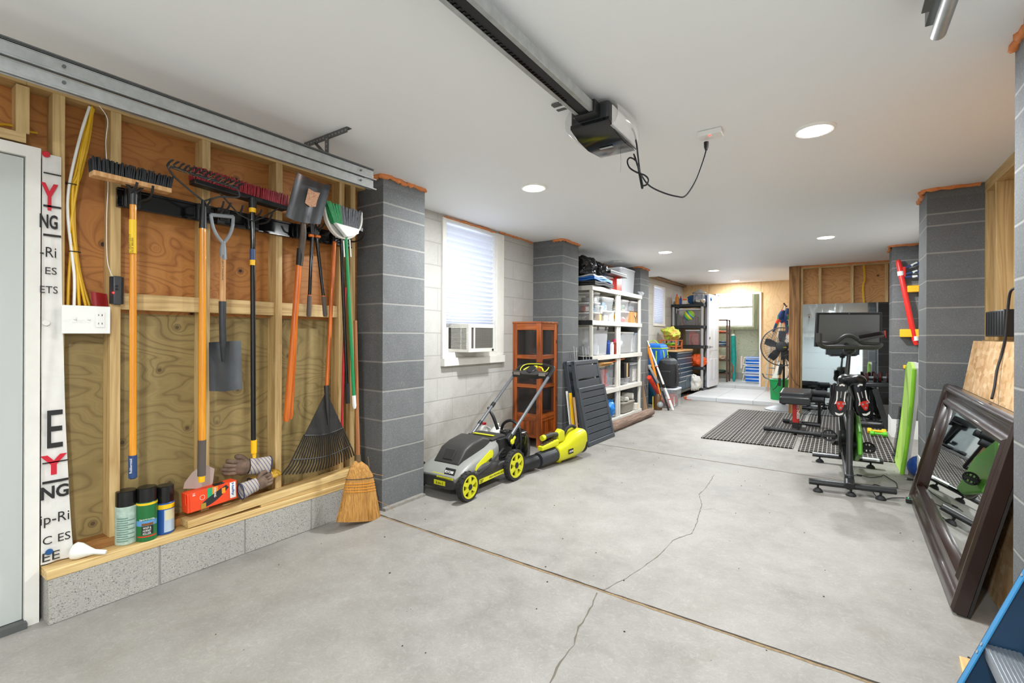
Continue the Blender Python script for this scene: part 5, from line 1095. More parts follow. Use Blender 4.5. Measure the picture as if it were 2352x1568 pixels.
text('maker_print', 'RYOBI', .018, c + bs * (sgn * .0035) - bd * .03 * sgn * (1 if bd.cross(bu).dot(bs * sgn) > 0 else -1) - bu * .009, bd if bd.cross(bu).dot(bs * sgn) > 0 else -bd, bu, M_wht, BL, .0008, w=.06, bold=.03)

# ---------------------------------------------------------------- grey slatted table tops leaning together
M_slat = mat('slat_grey', '#3b4148', .45, var=.06, vs=10)
def slat_panel(bl, br, tl, tr, n, label, loc=None, gap=.004, th_=.02, rail=.05):
    th = thing('slatted_panel', label, 'slatted panel', (bl + br) / 2)
    U = (br - bl).normalized(); W = ((tl - bl) + (tr - br)).normalized(); N = U.cross(W).normalized(); N = N if N.x > 0 else -N; H_ = (tl - bl).length
    for i in range(n):
        z0 = rail + (H_ - 2 * rail) * i / n + gap / 2; z1 = rail + (H_ - 2 * rail) * (i + 1) / n - gap / 2
        def P(u, h, t_): return bl.lerp(br, u).lerp(tl.lerp(tr, u), h / H_) + N * t_
        MB().hexa([P(.07, z0, 0), P(.93, z0, 0), P(.93, z1, 0), P(.07, z1, 0), P(.07, z0, -.012), P(.93, z0, -.012), P(.93, z1, -.012), P(.07, z1, -.012)]).build('slat', M_slat, th, bevel=.002)
    for u in (0.0, .93): MB().hexa([P(u, 0, .006), P(u + .07, 0, .006), P(u + .07, H_, .006), P(u, H_, .006), P(u, 0, -.045), P(u + .07, 0, -.045), P(u + .07, H_, -.045), P(u, H_, -.045)]).build('side_rail', M_slat, th, bevel=.005)
    for h in (0, H_ - rail): MB().hexa([P(.0, h, .008), P(1, h, .008), P(1, h + rail, .008), P(0, h + rail, .008), P(0, h, -.03), P(1, h, -.03), P(1, h + rail, -.03), P(0, h + rail, -.03)]).build('end_rail', M_slat, th, bevel=.008)
    return th
a, b = onZ(0, 1352, 1027), onZ(0, 1412, 1002); tl_, tr_ = onY(a.y + .0, 1329, 892), onY(b.y, 1388, 880)
slat_panel(a, b, tl_, tr_, 7, 'smallest grey slatted panel, frontmost of the leaning stack beside the blower', gap=.009)
off = V((-.055, .03, 0)); a2, b2 = a + off, b + off + V((0, .02, 0)); tl2, tr2 = onY(a2.y, 1318, 829), onY(b2.y, 1372, 824)
slat_panel(a2, b2, tl2, tr2, 5, 'taller grey slatted panel leaning directly behind the smallest one', gap=.022)
off = V((-.10, .05, 0)); a3, b3 = a2 + off, b2 + off; tl3, tr3 = onY(a3.y, 1301, 830), onY(b3.y, 1358, 824)
slat_panel(a3, b3, tl3, tr3, 5, 'rearmost grey slatted panel, its edge showing left of the taller one', gap=.02)
# thin boards against the second pillar
for k, (x0, y0, x1_, y1_, wpx, m, lab, hh) in enumerate(((1299, 898, 1312, 1000, 6, M_lblw, 'narrow white board leaning on the second pillar, left of the yellow one', 0), (1307, 902, 1322, 1000, 9, M_yel, 'yellow board leaning on the second pillar', 0), (1315, 912, 1332, 1002, 7, grain_wood('tan_board', 'z', '#b58f68', '#967050', 14, knots=False), 'narrow tan wooden board leaning right of the yellow one', 0))):
    t_, b_ = onY(4.705 - .016 * k, x0 + 3, y0), onZ(0, x1_ + 8, y1_ + 24); b_ = V((b_.x, 4.665 - .02 * k, 0)); w_ = sz(t_, wpx * 1.25)
    o = MB().beam(b_ + V((0, 0, .004)), t_, w_, .010, V((1, 0, 0))).build('thin_board', m, bevel=.001); tag(o, lab, 'board')
for k, px in enumerate((1318, 1323, 1338, 1345, 1352)):
    t_ = onX(-2.56 + .004 * k, px, 795 + 3 * (k % 2)); b_ = V((-2.47, t_.y + .02, 0)); tag(MB().tube([b_, t_], .0035, 6).build('metal_rod', M_steel), ('thin upright metal rod standing between the pillar and the shelves, number from the pillar side: ' + ('first', 'second', 'third', 'fourth', 'fifth')[k])[:0] + ('first', 'second', 'third', 'fourth', 'fifth')[k] + ' thin metal rod from the second pillar, standing before the shelves', 'metal rod', 'metal rods by the shelves')
# ---------------------------------------------------------------- white plastic shelving
M_sh = mat('shelf_white', '#cfcbc2', .5, var=.03, vs=6)
LV = (.07, .49, .95, 1.40, 1.84); XF, XB = -2.52, -2.965
def shelf_unit(x0, x1, y0, y1, lv, m, label, name='shelving_unit', t_=.055, pr=.026):
    th = thing(name, label, 'shelves', ((x0 + x1) / 2, (y0 + y1) / 2, 0))
    for z in lv:
        mb = MB().box(x0 + .004, x1 - .004, y0 + .004, y1 - .004, z - t_ * .45, z - .004).box(x1 - .012, x1, y0, y1, z - t_, z + .004).box(x0, x0 + .012, y0, y1, z - t_, z + .004).box(x0, x1, y0, y0 + .012, z - t_, z + .004).box(x0, x1, y1 - .012, y1, z - t_, z + .004)
        mb.build('shelf', m[0], th, bevel=.003)
    zs = [0] + list(lv)
    for x in (x0 + .035, x1 - .035):
        for y in (y0 + .035, y1 - .035): MB().tube([(x, y, 0), (x, y, lv[-1] - t_ * .5)], pr, 12).build('post', m[1], th)
    return th
SA = shelf_unit(XB, XF, 5.49, 6.405, LV, (M_sh, M_sh), 'white five-tier plastic shelving next to the second pillar')
SBn = shelf_unit(XB, XF, 6.415, 7.33, LV, (M_sh, M_sh), 'white five-tier plastic shelving next to the third pillar')
MB().box(XB, XF, 5.482, 5.489, 1.345, 1.405).box(XB, XF, 5.482, 5.489, .90, .945).build('side_lip', M_blackm, SA)
M_cl = clear_plastic('bin_clear', '#eef1f5', .20, .2); M_cl2 = clear_plastic('bin_frost', '#e3e6ea', .36, .35); M_lid = mat('lid_white', '#e6e5e2', .4); M_lidg = mat('lid_grey', '#9fb0c4', .4); M_lidc = clear_plastic('lid_clear', '#e9edf2', .7, .25)
CONT = [mat('cont%d' % i, c, .7, var=.4, vs=18) for i, c in enumerate(('#7c7f86', '#a94a3c', '#4f6f8a', '#b9a27c', '#5b5148', '#c7c4bd', '#54745a', '#c0392f'))]
def tbin(x0, x1, y0, y1, z0, z1, label, name='storage_bin', body=None, lid=None, cont=(0, 3, 4), fill=.6, taper=.06, cat='storage bin', group=None, latch=None):
    """see-through tub: walls, rim, lid and the jumble inside"""
    cx, cy = (x0 + x1) / 2, (y0 + y1) / 2; hx, hy = (x1 - x0) / 2, (y1 - y0) / 2; th = thing(name, label, cat, (cx, cy, z0), 0, group)
    def rg(z, k, n=24, p=.22): return [V((cx + hx * k * math.copysign(abs(math.cos(a)) ** p, math.cos(a)), cy + hy * k * math.copysign(abs(math.sin(a)) ** p, math.sin(a)), z)) for a in [2 * pi * (j + .5) / n for j in range(n)]]
    lh = min(.02, (z1 - z0) * .12); k0 = 1 - taper * 2
    MB().loft([rg(z0 + .002, k0 * .9), rg(z0 + .008, k0), rg(z1 - lh, .97)]).build('tub', body or M_cl, th, ang=50)
    MB().loft([rg(z1 - lh * 1.1, 1.0), rg(z1 - lh * .3, 1.0), rg(z1, .95)]).build('lid', lid or M_lid, th, ang=50)
    n = 12; ks = random.Random(sum(map(ord, label)) % 999)
    m = {}
    for i in range(n):
        c = cont[i % len(cont)]; m.setdefault(c, MB()); sx, sy, szz = hx * ks.uniform(.25, .45), hy * ks.uniform(.25, .45), (z1 - z0) * fill * ks.uniform(.3, .5)
        px, py = cx + ks.uniform(-1, 1) * (hx * k0 * .88 - sx), cy + ks.uniform(-1, 1) * (hy * k0 * .88 - sy)
        if i % 2: m[c].bx((px, py, z0 + .01 + szz), (sx * 2, sy * 2, szz * 2))
        else: m[c].ell((px, py, z0 + .01 + szz), (sx, sy, szz), n=10, m=6)
    for c, mb in m.items(): tag(mb.build('contents', CONT[c], th), kind='stuff')
    if latch is not None:
        for s_ in (-1, 1): MB().box(x1 - .002, x1 + .008, cy + s_ * hy * .5 - .02, cy + s_ * hy * .5 + .02, z1 - .05, z1 + .002).build('latch', latch, th, bevel=.002)
    return th
def sp(px, lvl, X=XF - .05): return onX(X, px, 770).y
def zy(px, py, X=XF - .068): return onX(X, px, py).z
def sbin(p0, p1, ytop, z0, label, **k):
    xf = k.pop('xf', XF - .068); dx_ = min(.31, k.pop('dx', .31)); y0, y1 = onX(xf, p0, 770).y, onX(xf, p1, 770).y; z1 = onX(xf, (p0 + p1) / 2, ytop).z
    return tbin(xf - dx_, xf, y0, y1, z0 + .002, z1, label, **k)
# level 2 (z 1.40)
sbin(1366.5, 1380.5, 717, 1.40, 'small clear bin at the bottom of the left stack, second tier from top', dx=.4, cont=(5, 0, 4))
z_ = zy(1373, 717) + .002; sbin(1366.5, 1380.5, 694, z_, 'small clear bin in the middle of the left stack, second tier from top', dx=.4, cont=(1, 2, 5))
z2_ = zy(1373, 694) + .002; sbin(1366.5, 1380, 671, z2_, 'small clear bin holding a pale pipe, on top of the left stack', dx=.4, cont=(0, 5, 4))
sbin(1387, 1411, 713, 1.40, 'clear bin under the larger lidded one, middle of the second tier', dx=.38, cont=(3, 5, 0)); z_ = zy(1399, 713) + .002
sbin(1385, 1412, 682, z_, 'larger clear bin with white lid stacked in the middle of the second tier', dx=.38, cont=(2, 5, 2))
sbin(1427.5, 1448, 714, 1.40, 'clear bin with pink contents, lower left of the far shelving second tier', dx=.38, cont=(7, 5, 6)); z_ = zy(1438, 714) + .002
sbin(1429, 1446, 688, z_, 'narrow clear bin standing on the bin with pink contents', dx=.30, cont=(3, 4, 6))
def carton(x0, x1, y0, y1, z0, z1, m, name, label, cat='box'):
    th = thing(name, label, cat, ((x0 + x1) / 2, (y0 + y1) / 2, z0)); MB().box(x0, x1, y0, y1, z0 + .001, z1).build('carton', m, th, bevel=.002)
    MB().box(x1, x1 + .001, (y0 + y1) / 2 - .02, (y0 + y1) / 2 + .02, z0 + .01, z1 - .005).build('tape', mat('tape_tan', '#d9bd8b', .4), th); return th
M_card = mat('card_brown', '#b98a52', .85, var=.1, vs=8); M_cardw = mat('card_white', '#d8d4cb', .7)
yy0, yy1 = sp(1451, 0), sp(1471, 0); CT_ = carton(-2.88, -2.585, yy0, yy1, 1.40, zy(1461, 717), M_card, 'cardboard_box', 'brown cardboard box with a black twig mark, right end of the second tier')
q = V((-2.583, (yy0 + yy1) / 2, 1.42)); MB().tube([q, q + V((0, .0, .06)), q + V((0, -.05, .10))], .005, 5).tube([q + V((0, 0, .05)), q + V((0, .05, .10))], .004, 5).build('twig_mark', M_blackm, CT_)
z_ = zy(1461, 717) + .003; sbin(1449.5, 1471, 692, z_, 'clear bin with a red item, standing on the brown cardboard box', dx=.36, cont=(7, 5, 0))
carton(-2.66, -2.60, sp(1380.5, 0) + .004, sp(1386.5, 0), 1.40, zy(1383, 722), M_card, 'cardboard_box', 'very small brown carton beside the left stack of small bins')
sbin(1380.8, 1387, 702, zy(1383, 722) + .004, 'small white-sided bin on the tiny carton', dx=.15, cont=(5, 5), body=M_cl2)
c = V((-2.62, sp(1414, 0), 1.40)); TPR = thing('tape_roll', 'white and yellow tape roll standing on edge on the second tier', 'tape roll', c)
MB().loft([[c + V((h, math.cos(a) * r_, .075 + math.sin(a) * r_)) for a in [2 * pi * k / 24 for k in range(24)]] for r_, h in ((.035, -.03), (.073, -.03), (.073, .03), (.035, .03))], loop=True).build('roll', M_lid, TPR); MB().loft([[c + V((h, math.cos(a) * r_, .075 + math.sin(a) * r_)) for a in [2 * pi * k / 24 for k in range(24)]] for r_, h in ((.02, -.031), (.035, -.031), (.035, .031), (.02, .031))], loop=True).build('core', M_lbly, TPR)
# top tier (z 1.84)
M_bag = mat('bag_black_film', '#141518', .22, bump=.0)
def sack(c, r, m, name, label, cat='bag', lump=.22, tie=True, seed=1):
    """crumpled soft bag: a rounded lump pushed in and out by folds"""
    from mathutils import noise as mn
    c = V(c); n, k = 44, 30; rg = []; R0 = (r[0] + r[1] + r[2]) / 3; so = V((seed * 3.1, seed * 1.7, seed * .9)); zmin = 9; rs = random.Random(seed); tl = V((rs.uniform(-.25, .25), rs.uniform(-.25, .25), 0))
    for i in range(k + 1):
        a = -pi / 2 + pi * i / k; row = []
        for j in range(n):
            q = 2 * pi * j / n; d = V((math.cos(a) ** .75 * math.cos(q), math.cos(a) ** .75 * math.sin(q), math.sin(a))) if abs(i - k / 2) < k / 2 else V((.01 * math.cos(q), .01 * math.sin(q), math.sin(a)))
            b = mn.noise(d * 1.6 + so) * .55 + mn.noise(d * 3.7 + so) * .3 - abs(mn.noise(d * 5.5 + so)) * .35 - abs(mn.noise(d * 11 + so)) * .16
            s_ = 1 + lump * 1.5 * b; up_ = max(0, d.z); s_ *= 1 - .25 * up_ * up_
            row.append(V((d.x * r[0] * s_ + tl.x * r[0] * up_, d.y * r[1] * s_ + tl.y * r[1] * up_, d.z * r[2] * s_ * (.96 if d.z < 0 else 1.02))))
        rg.append(row)
    zb = -r[2] * .86; rg = [[c + V((p.x, p.y, max(p.z, zb) - zb + .001)) for p in row] for row in rg]
    th = thing(name, label, cat, c); MB().loft(rg).build('bag', m, th, ang=40)
    if tie: t_ = c + V((0, 0, 1.85 * r[2])); MB().lathe(t_ - V((0, 0, .02)), (0, 0, 1), [(.02, 0), (.012, .02), (.03, .05), (.004, .055)], 10).build('knot', m, th)
    return th
yA = onX(-2.55, 1345, 640).y
sack((-2.72, 5.64, 1.97), (.18, .16, .165), M_bag, 'garbage_bag', 'bulging black garbage bag at the top left of the shelves, touching the pillar', lump=.3, tie=False, seed=4)
sack((-2.66, 5.93, 1.97), (.13, .10, .14), M_bag, 'garbage_bag', 'slimmer black garbage bag standing right of the bulging one', lump=.35, tie=False, seed=9)
def folded(c, s_, n, ms, name, label, cat, seed=2):
    rs = random.Random(seed); th = thing(name, label, cat, c); c = V(c)
    for i in range(n):
        h = s_[2] / n; mb = MB(); o = [rs.uniform(0, 6) for _ in range(4)]
        mb.grid(lambda u, v: c + V(((u - .5) * s_[0], (v - .5) * s_[1], h * (i + .5) + h * .35 * math.sin(u * 7 + o[0]) * math.sin(v * 9 + o[1]))), 12, 12, (0, 0, h * .8)); mb.build('fold', ms[i % len(ms)], th, ang=60)
    return th
M_tarp = mat('tarp_blue', '#2b70c9', .35, bump=.0); M_tarpw = mat('tarp_white', '#cfd0cf', .5)
folded((-2.70, 5.80, 1.842), (.42, .60, .055), 2, [mat('cloth_charcoal', '#2c2c2d', .7)], 'folded_cover', 'folded charcoal cover lying under the blue tarp on the top tier', 'folded cover', 3)
folded((-2.70, 5.79, 1.905), (.40, .58, .045), 2, [M_tarp], 'folded_tarp', 'folded shiny blue tarp on the top tier under the garbage bags', 'tarp', 5)
folded((-2.70, 5.72, 1.95), (.36, .40, .025), 1, [M_tarpw], 'folded_sheet', 'folded white sheet between the blue tarp and the garbage bags', 'folded sheet', 6)
sbin(1391, 1411, 634, 1.842, 'clear bin with pinkish contents on the top tier, left of the red tin', dx=.34, cont=(1, 5, 0))
th = thing('metal_tin', 'upright shiny red box on the top tier beside the big clear bin', 'box', (-2.60, sp(1416, 0), 1.842)); y_ = sp(1412.5, 0); MB().box(-2.72, -2.545, y_, sp(1424, 0), 1.843, zy(1418, 636)).build('tin', mat('red_gloss', '#c9392b', .25), th, bevel=.004)
zt_ = zy(1401, 634)
tag(MB().beam((-2.62, sp(1386, 0), zt_ + .022), (-2.62, sp(1424, 0) + .02, zt_ + .016), .30, .035, V((0, 0, 1))).build('folding_table', M_black, bevel=.004), 'flat black folded item lying across the clear bin on the top tier', 'folded table')
tag(MB().beam((-2.60, sp(1388, 0), zt_ + .050), (-2.60, sp(1424, 0) + .02, zt_ + .044), .24, .012, V((0, 0, 1))).build('drying_rack', M_steel, bevel=.002), 'thin silver rack lying on the flat black folded item', 'rack')
sbin(1428, 1461, 617, 1.842, 'large frosted clear bin at the right of the top tier', dx=.42, body=M_cl2, lid=M_lidc, cont=(5, 0))
sack((-2.56, sp(1470, 0), 1.843), (.05, .06, .04), mat('foil_grey', '#b5b7bc', .3), 'plastic_bag', 'small crumpled silver-grey bag at the right end of the top tier', lump=.4, tie=False, seed=3)
tag(MB().tube(smooth_path([(-2.70, sp(1466, 0) + .06, 1.848), (-2.70, sp(1466, 0) + .03, 2.0), (-2.70, sp(1466, 0) + .05, 2.10), (-2.70, sp(1466, 0) + .11, 2.12)], 5), .013, 7).build('black_strap', M_blackm), 'stiff black strap standing behind the large frosted bin', 'strap')
# level 3 (z .95)
sbin(1363.5, 1400, 750, .95, 'large clear tub with white lid and dark latches, left on the middle tier', body=M_cl2, cont=(0, 0, 5), fill=.5, latch=mat('latch_grey', '#51545a', .4), dx=.42)
sbin(1428, 1459, 762, .95, 'large clear tub with a white sheet of paper inside, centre right of the middle tier', body=M_cl2, cont=(4, 5, 5), fill=.7, dx=.42)
p0, p1 = sp(1461.5, 0), sp(1473.5, 0); tbin(-2.90, -2.588, p0 + .004, min(p1 + .03, 7.41), .952, zy(1467, 764), 'clear tub with grey-blue lid at the right end of the middle tier', body=M_cl2, lid=M_lidg, cont=(3, 5, 0), fill=.7)
def tin_can(x, y, z, r, h, m, label, name='aerosol_can', capm=None):
    th = thing(name, label, 'can', (x, y, z)); MB().lathe((x, y, z), (0, 0, 1), [(r, 0), (r, h * .8), (r * .7, h * .84)], 16).build('can', m, th); MB().cyl((x, y, z + h * .82), (x, y, z + h), r * .72, n=14).build('cap', capm or m, th)
tin_can(-2.56, sp(1404, 0), .952, .026, .17, M_lblw, 'white aerosol can with blue print on the middle tier', capm=M_lblw); tin_can(-2.56, sp(1409, 0), .952, .03, .21, mat('can_multi', '#7a2a1c', .4, var=.7, vs=60), 'dark red patterned can beside the white aerosol can', capm=mat('magenta', '#b3124a', .4))
tin_can(-2.63, sp(1407, 0) - .01, .952, .028, .19, mat('can_bl', '#2c4d9c', .4), 'blue aerosol can behind the white one on the middle tier')
# level 4 (z .49)
sbin(1368, 1393, 840, .49, 'clear tub with rounded white lid under the flattened cartons, fourth tier', cont=(3, 0, 4), fill=.8, dx=.42)
sbin(1395, 1417.5, 833, .49, 'clear tub with white lid and teal latch, fourth tier middle', cont=(2, 1, 7), fill=.7, dx=.42, latch=mat('teal_latch', '#1f8d94', .4))
sbin(1429, 1449, 866, .49, 'low clear tub under the black box, fourth tier', cont=(5, 0), lid=M_lidc, dx=.40); carton(-2.90, -2.545, sp(1431, 0), sp(1443, 0), zy(1439, 866) + .003, zy(1439, 832), M_black, 'black_box', 'matt black box on the low clear tub, fourth tier')
sbin(1449.8, 1473, 833, .49, 'tall clear tub at the right end of the fourth tier', body=M_cl, cont=(5, 4, 0), lid=M_lidc, fill=.8, dx=.42)
z_ = zy(1380, 840); 
for k in range(4): tag(MB().bx((-2.68 + .01 * k, sp(1380, 0) + .01 * k, z_ + .009 + .011 * k), (.36, .40 - .03 * k, .006)).build('flattened_carton', M_card, bevel=.001), ('lowest', 'second lowest', 'second highest', 'topmost')[k] + ' flattened brown carton on the rounded white lid', 'cardboard', 'flattened cartons on the fourth tier')
tag(MB().beam((-2.56, sp(1396, 0), zy(1406, 833) + .012), (-2.56, sp(1432, 0), zy(1406, 833) + .045), .03, .014, V((0, 0, 1))).build('wooden_lath', mat('slat_orange', '#c8622a', .5), bevel=.001), 'long thin orange lath lying over the tub with the teal latch', 'board')
# bottom tier
sack((-2.66, sp(1405, 0), .072), (.13, .15, .155), mat('bag_blue', '#1f7fd0', .3), 'blue_bag', 'full bright blue plastic bag on the bottom tier', lump=.3, tie=False, seed=12)
y0_, y1_ = sp(1429, 0), sp(1457, 0); tbin(-2.92, -2.54, y0_, y1_, .072, zy(1443, 920), 'solid taupe tote on the bottom tier of the far shelving', name='tote', body=mat('taupe_plastic', '#8e877d', .5), lid=mat('taupe_plastic', '#8e877d', .5), cont=(4,))
zt_ = zy(1443, 920); sack((-2.66, (y0_ + y1_) / 2 - .06, zt_), (.11, .13, .045), mat('bag_white', '#dcdad2', .45), 'plastic_bag', 'crumpled white plastic bag on the taupe tote', lump=.4, tie=False, seed=22)
th = thing('plastic_tub', 'round white container lying on its side on the taupe tote', 'container', (-2.60, y1_ - .07, zt_)); MB().lathe((-2.74, y1_ - .06, zt_ + .052), (1, .2, 0), [(.05, 0), (.052, .01), (.05, .16), (.045, .17)], 24).build('tub', M_cardw, th)
carton(-2.60, -2.545, y1_ + .01, y1_ + .13, .072, zy(1467, 922), M_cardw, 'paper_carton', 'small white printed carton right of the taupe tote')
# driftwood log
a, b = onZ(.06, 1400, 985), onZ(.06, 1501, 946); a.x -= .03; b.x -= .03
t = NT('driftwood'); v = t.co(scale=(14, .9, 14)); n_ = t.noise(v, 2.5, 6, .7, .4); t.base(t.mix(t.ramp(n_, [(.3, 0.0), (.7, 1.0)]), '#4e3c33', '#a78b79')).set(rough=.9).bump(n_, 1, .02)
P_ = [a.lerp(b, i / 12) + V((random.uniform(-.006, .006), 0, random.uniform(-.003, .003))) for i in range(13)]
for p in P_: p.z = .062
tag(MB().tube(P_, [.05] + [.062 * random.uniform(.95, 1.05) for _ in range(11)] + [.048], 14).build('driftwood_log', t.m, ang=70), 'long weathered grey-brown log lying on the floor in front of the shelves', 'log')
# ---------------------------------------------------------------- rear left corner
M_navy = mat('chest_navy', '#123a52', .35); M_chestb = mat('chest_black', '#16191c', .35); M_alu = mat('aluminium', '#c9cdd0', .3, .8)
x1, x0, y0, y1 = -2.50, -2.95, 9.27, 10.42
TC = thing('tool_chest', 'black and teal rolling tool chest with silver drawer pulls and a wooden top', 'tool chest', ((x0 + x1) / 2, (y0 + y1) / 2, 0))
MB().box(x0, x1 - .012, y0, y1, .13, .905).build('cabinet_body', M_chestb, TC, bevel=.004); MB().box(x0 - .01, x1 + .01, y0 - .01, y1 + .01, .907, .94).build('wooden_top', grain_wood('chest_top', 'y', '#d3ab78', '#b98c56', 14, knots=False), TC, bevel=.003)
MB().box(x0, x1 + .005, y0 - .005, y1 + .005, .10, .145).build('base_frame', M_steel_d, TC, bevel=.003)
def drawer(ya, yb, za, zb):
    o = MB().box(x1 - .012, x1, ya + .006, yb - .006, za + .004, zb - .004).build('drawer', M_navy, TC, bevel=.002); MB().box(x1, x1 + .014, ya + .012, yb - .012, zb - .026, zb - .008).build('drawer_pull', M_alu, o, bevel=.003)
ym = y0 + .60; drawer(y0, y1, .80, .90); drawer(y0, y1, .68, .79)
for k in range(4): z = .68 - .085 * (k + 1); drawer(y0, ym, z, z + .085)
for k in range(3): z = .68 - .085 * (k + 1); drawer(ym, y1, z, z + .085)
drawer(ym, y1, .16, .425); drawer(y0, ym, .16, .34)
for x in (x0 + .06, x1 - .06):
    for y in (y0 + .08, y1 - .08): MB().cyl((x - .02, y, .05), (x + .02, y, .05), .048).box(x - .026, x + .026, y - .01, y + .01, .05, .10).build('caster', M_blackm, TC)
# wooden crate rack and lime net bag on the chest
zc = .9405; M_rack = grain_wood('rack_wood', 'z', '#b4632a', '#8c4517', 14, knots=False)
RKW = thing('wooden_rack', 'small open orange-brown wooden rack standing on the tool chest', 'rack', (-2.70, 9.62, zc))
for y in (9.40, 9.80):
    for x in (-2.86, -2.56): MB().box(x - .015, x + .015, y - .015, y + .015, zc, zc + .19).build('leg', M_rack, RKW)
for z in (zc + .06, zc + .175): MB().box(-2.87, -2.55, 9.385, 9.415, z, z + .02).box(-2.87, -2.55, 9.785, 9.815, z, z + .02).box(-2.575, -2.545, 9.385, 9.815, z, z + .02).box(-2.875, -2.845, 9.385, 9.815, z, z + .02).build('rail', M_rack, RKW)
MB().box(-2.86, -2.56, 9.4, 9.8, zc + .05, zc + .06).build('shelf', M_rack, RKW)
t = NT('lime_net'); a_ = t.noise(t.co(), 14, 4, .6); t.base(t.mix(t.ramp(a_, [(.4, 0.0), (.6, 1.0)]), '#a4cf3a', '#d9a45a')).set(rough=.6); M_net = t.m
sack((-2.70, 9.60, zc + .20), (.17, .20, .15), M_net, 'net_bag', 'lime green net bag of toys heaped on the wooden rack', lump=.4, tie=False, seed=31)
sack((-2.70, 9.60, zc + .062), (.12, .14, .045), mat('net_green', '#8fc93a', .6), 'net_pouch', 'flat lime bag squeezed inside the wooden rack', lump=.3, tie=False, seed=32)
# small table with cooler
M_ctop = mat('table_white', '#d8d8d2', .5)
TB = thing('folding_table', 'small white-topped folding table beneath the blue cooler bag', 'table', (-2.72, 8.66, 0)); zt_ = .70
MB().box(-2.96, -2.46, 8.30, 9.05, zt_ - .03, zt_).build('table_top', M_ctop, TB, bevel=.006)
for x in (-2.90, -2.52):
    for y in (8.36, 8.98): MB().tube([(x, y, 0), (x, y, zt_ - .03)], .012, 8).build('leg', M_steel_d, TB)
MB().box(-2.95, -2.55, 8.42, 8.98, .01, .58).build('teal_box', mat('teal_cloth', '#15506e', .8, var=.2), None and TB or tag(thing('storage_cube', 'dark teal fabric box under the small white table', 'box', (-2.75, 8.7, .005)), None), bevel=.01)
c = (-2.70, 8.55, zt_); CO = thing('cooler_bag', 'bright blue soft cooler bag with lime straps on the small table', 'cooler bag', c)
q0, q1, r0, r1 = -2.88, -2.52, 8.34, 8.74
MB().box(q0, q1, r0, r1, zt_ + .001, zt_ + .30).build('bag_body', mat('cooler_blue', '#1568c4', .5, var=.15, vs=8), CO, bevel=.03, seg=3)
MB().loft([[V((x, y, z)) for x, y in ((q0 + k, r0 + k), (q1 - k, r0 + k), (q1 - k, r1 - k), (q0 + k, r1 - k))] for k, z in ((0, zt_ + .295), (.02, zt_ + .35), (.08, zt_ + .375))]).build('bag_lid', mat('cooler_blue', '#1568c4', .5), CO, bevel=.01)
M_limes = mat('lime_strap', '#a8cf2e', .6)
MB().box(q0 - .004, q1 + .004, r0 - .004, r1 + .004, zt_ + .285, zt_ + .30).build('piping', M_limes, CO)
for y in (r0 + .07, r1 - .10): MB().tube(smooth_path([(q1 + .006, y, zt_ + .26), (q1 + .02, y + .02, zt_ + .15), (q1 + .008, y + .04, zt_ + .05)], 4), .014, 6, flat=.4).build('strap', M_limes, CO)
for x in (q0 + .09, q1 - .09): MB().tube([(x, r0 - .006, zt_ + .25), (x, r0 - .008, zt_ + .03)], .014, 6).build('strap', M_limes, CO)
MB().tube(smooth_path([(q0 + .08, r0 + .1, zt_ + .37), (-2.70, r0 + .12, zt_ + .43), (q1 - .08, r0 + .1, zt_ + .37)], 5), .009, 6).build('handle', M_limes, CO)
sack((-2.80, 9.12, .9405 - .24), (.09, .07, .11), mat('shell_tan', '#b8a18c', .8, var=.3, vs=20), 'shell_pile', 'pale lumpy shells between the cooler bag and the wooden rack', lump=.5, tie=False, seed=8)
# clear bin and backpack
a_ = onZ(0, 1552, 938); tbin(-2.52, a_.x + .0, a_.y, a_.y + .42, .002, .325, 'clear lidded bin on the floor under the black backpack', body=M_cl, lid=M_lidc, cont=(1, 0, 5), fill=.7)
bx_, by_ = -2.40, a_.y + .20; BPk = thing('backpack', 'large black backpack standing on the clear floor bin', 'backpack', (bx_, by_, .33)); M_bpk = mat('backpack_black', '#1c1d1f', .7, bump=.3, bs=60); M_bpg = mat('backpack_grey', '#3e4145', .6)
def bpr(z, hx, hy, dx=0, p=.5): return [V((bx_ + dx + hx * math.copysign(abs(math.cos(a)) ** p, math.cos(a)), by_ + hy * math.copysign(abs(math.sin(a)) ** p, math.sin(a)), z)) for a in [2 * pi * k / 28 for k in range(28)]]
MB().loft([bpr(.33, .13, .14), bpr(.36, .16, .165), bpr(.5, .165, .17), bpr(.68, .155, .16), bpr(.78, .13, .15), bpr(.83, .07, .10)]).build('pack_body', M_bpk, BPk)
MB().loft([bpr(.73, .135, .155, .01), bpr(.79, .12, .15, .01), bpr(.825, .08, .11, .01)]).build('top_flap', M_bpg, BPk)
MB().loft([[V((bx_ + x, by_ - .165 - y, z)) for x, y in ((-.10, 0), (.10, 0), (.09, .035), (-.09, .035))] for z in (.36, .40, .58, .62)]).build('front_pocket', M_bpk, BPk, bevel=.015, seg=3)
for s_ in (-1, 1): MB().tube(smooth_path([(bx_ + .165, by_ + .07 * s_, .76), (bx_ + .185, by_ + .08 * s_, .6), (bx_ + .17, by_ + .09 * s_, .42)], 4), .014, 6, flat=.4).build('shoulder_strap', M_bpg, BPk)
MB().tube(arc((bx_, by_, .83), .04, 0, pi, 8, V((1, 0, 0)), V((0, 0, 1))), .007, 6).build('grab_loop', M_bpk, BPk)
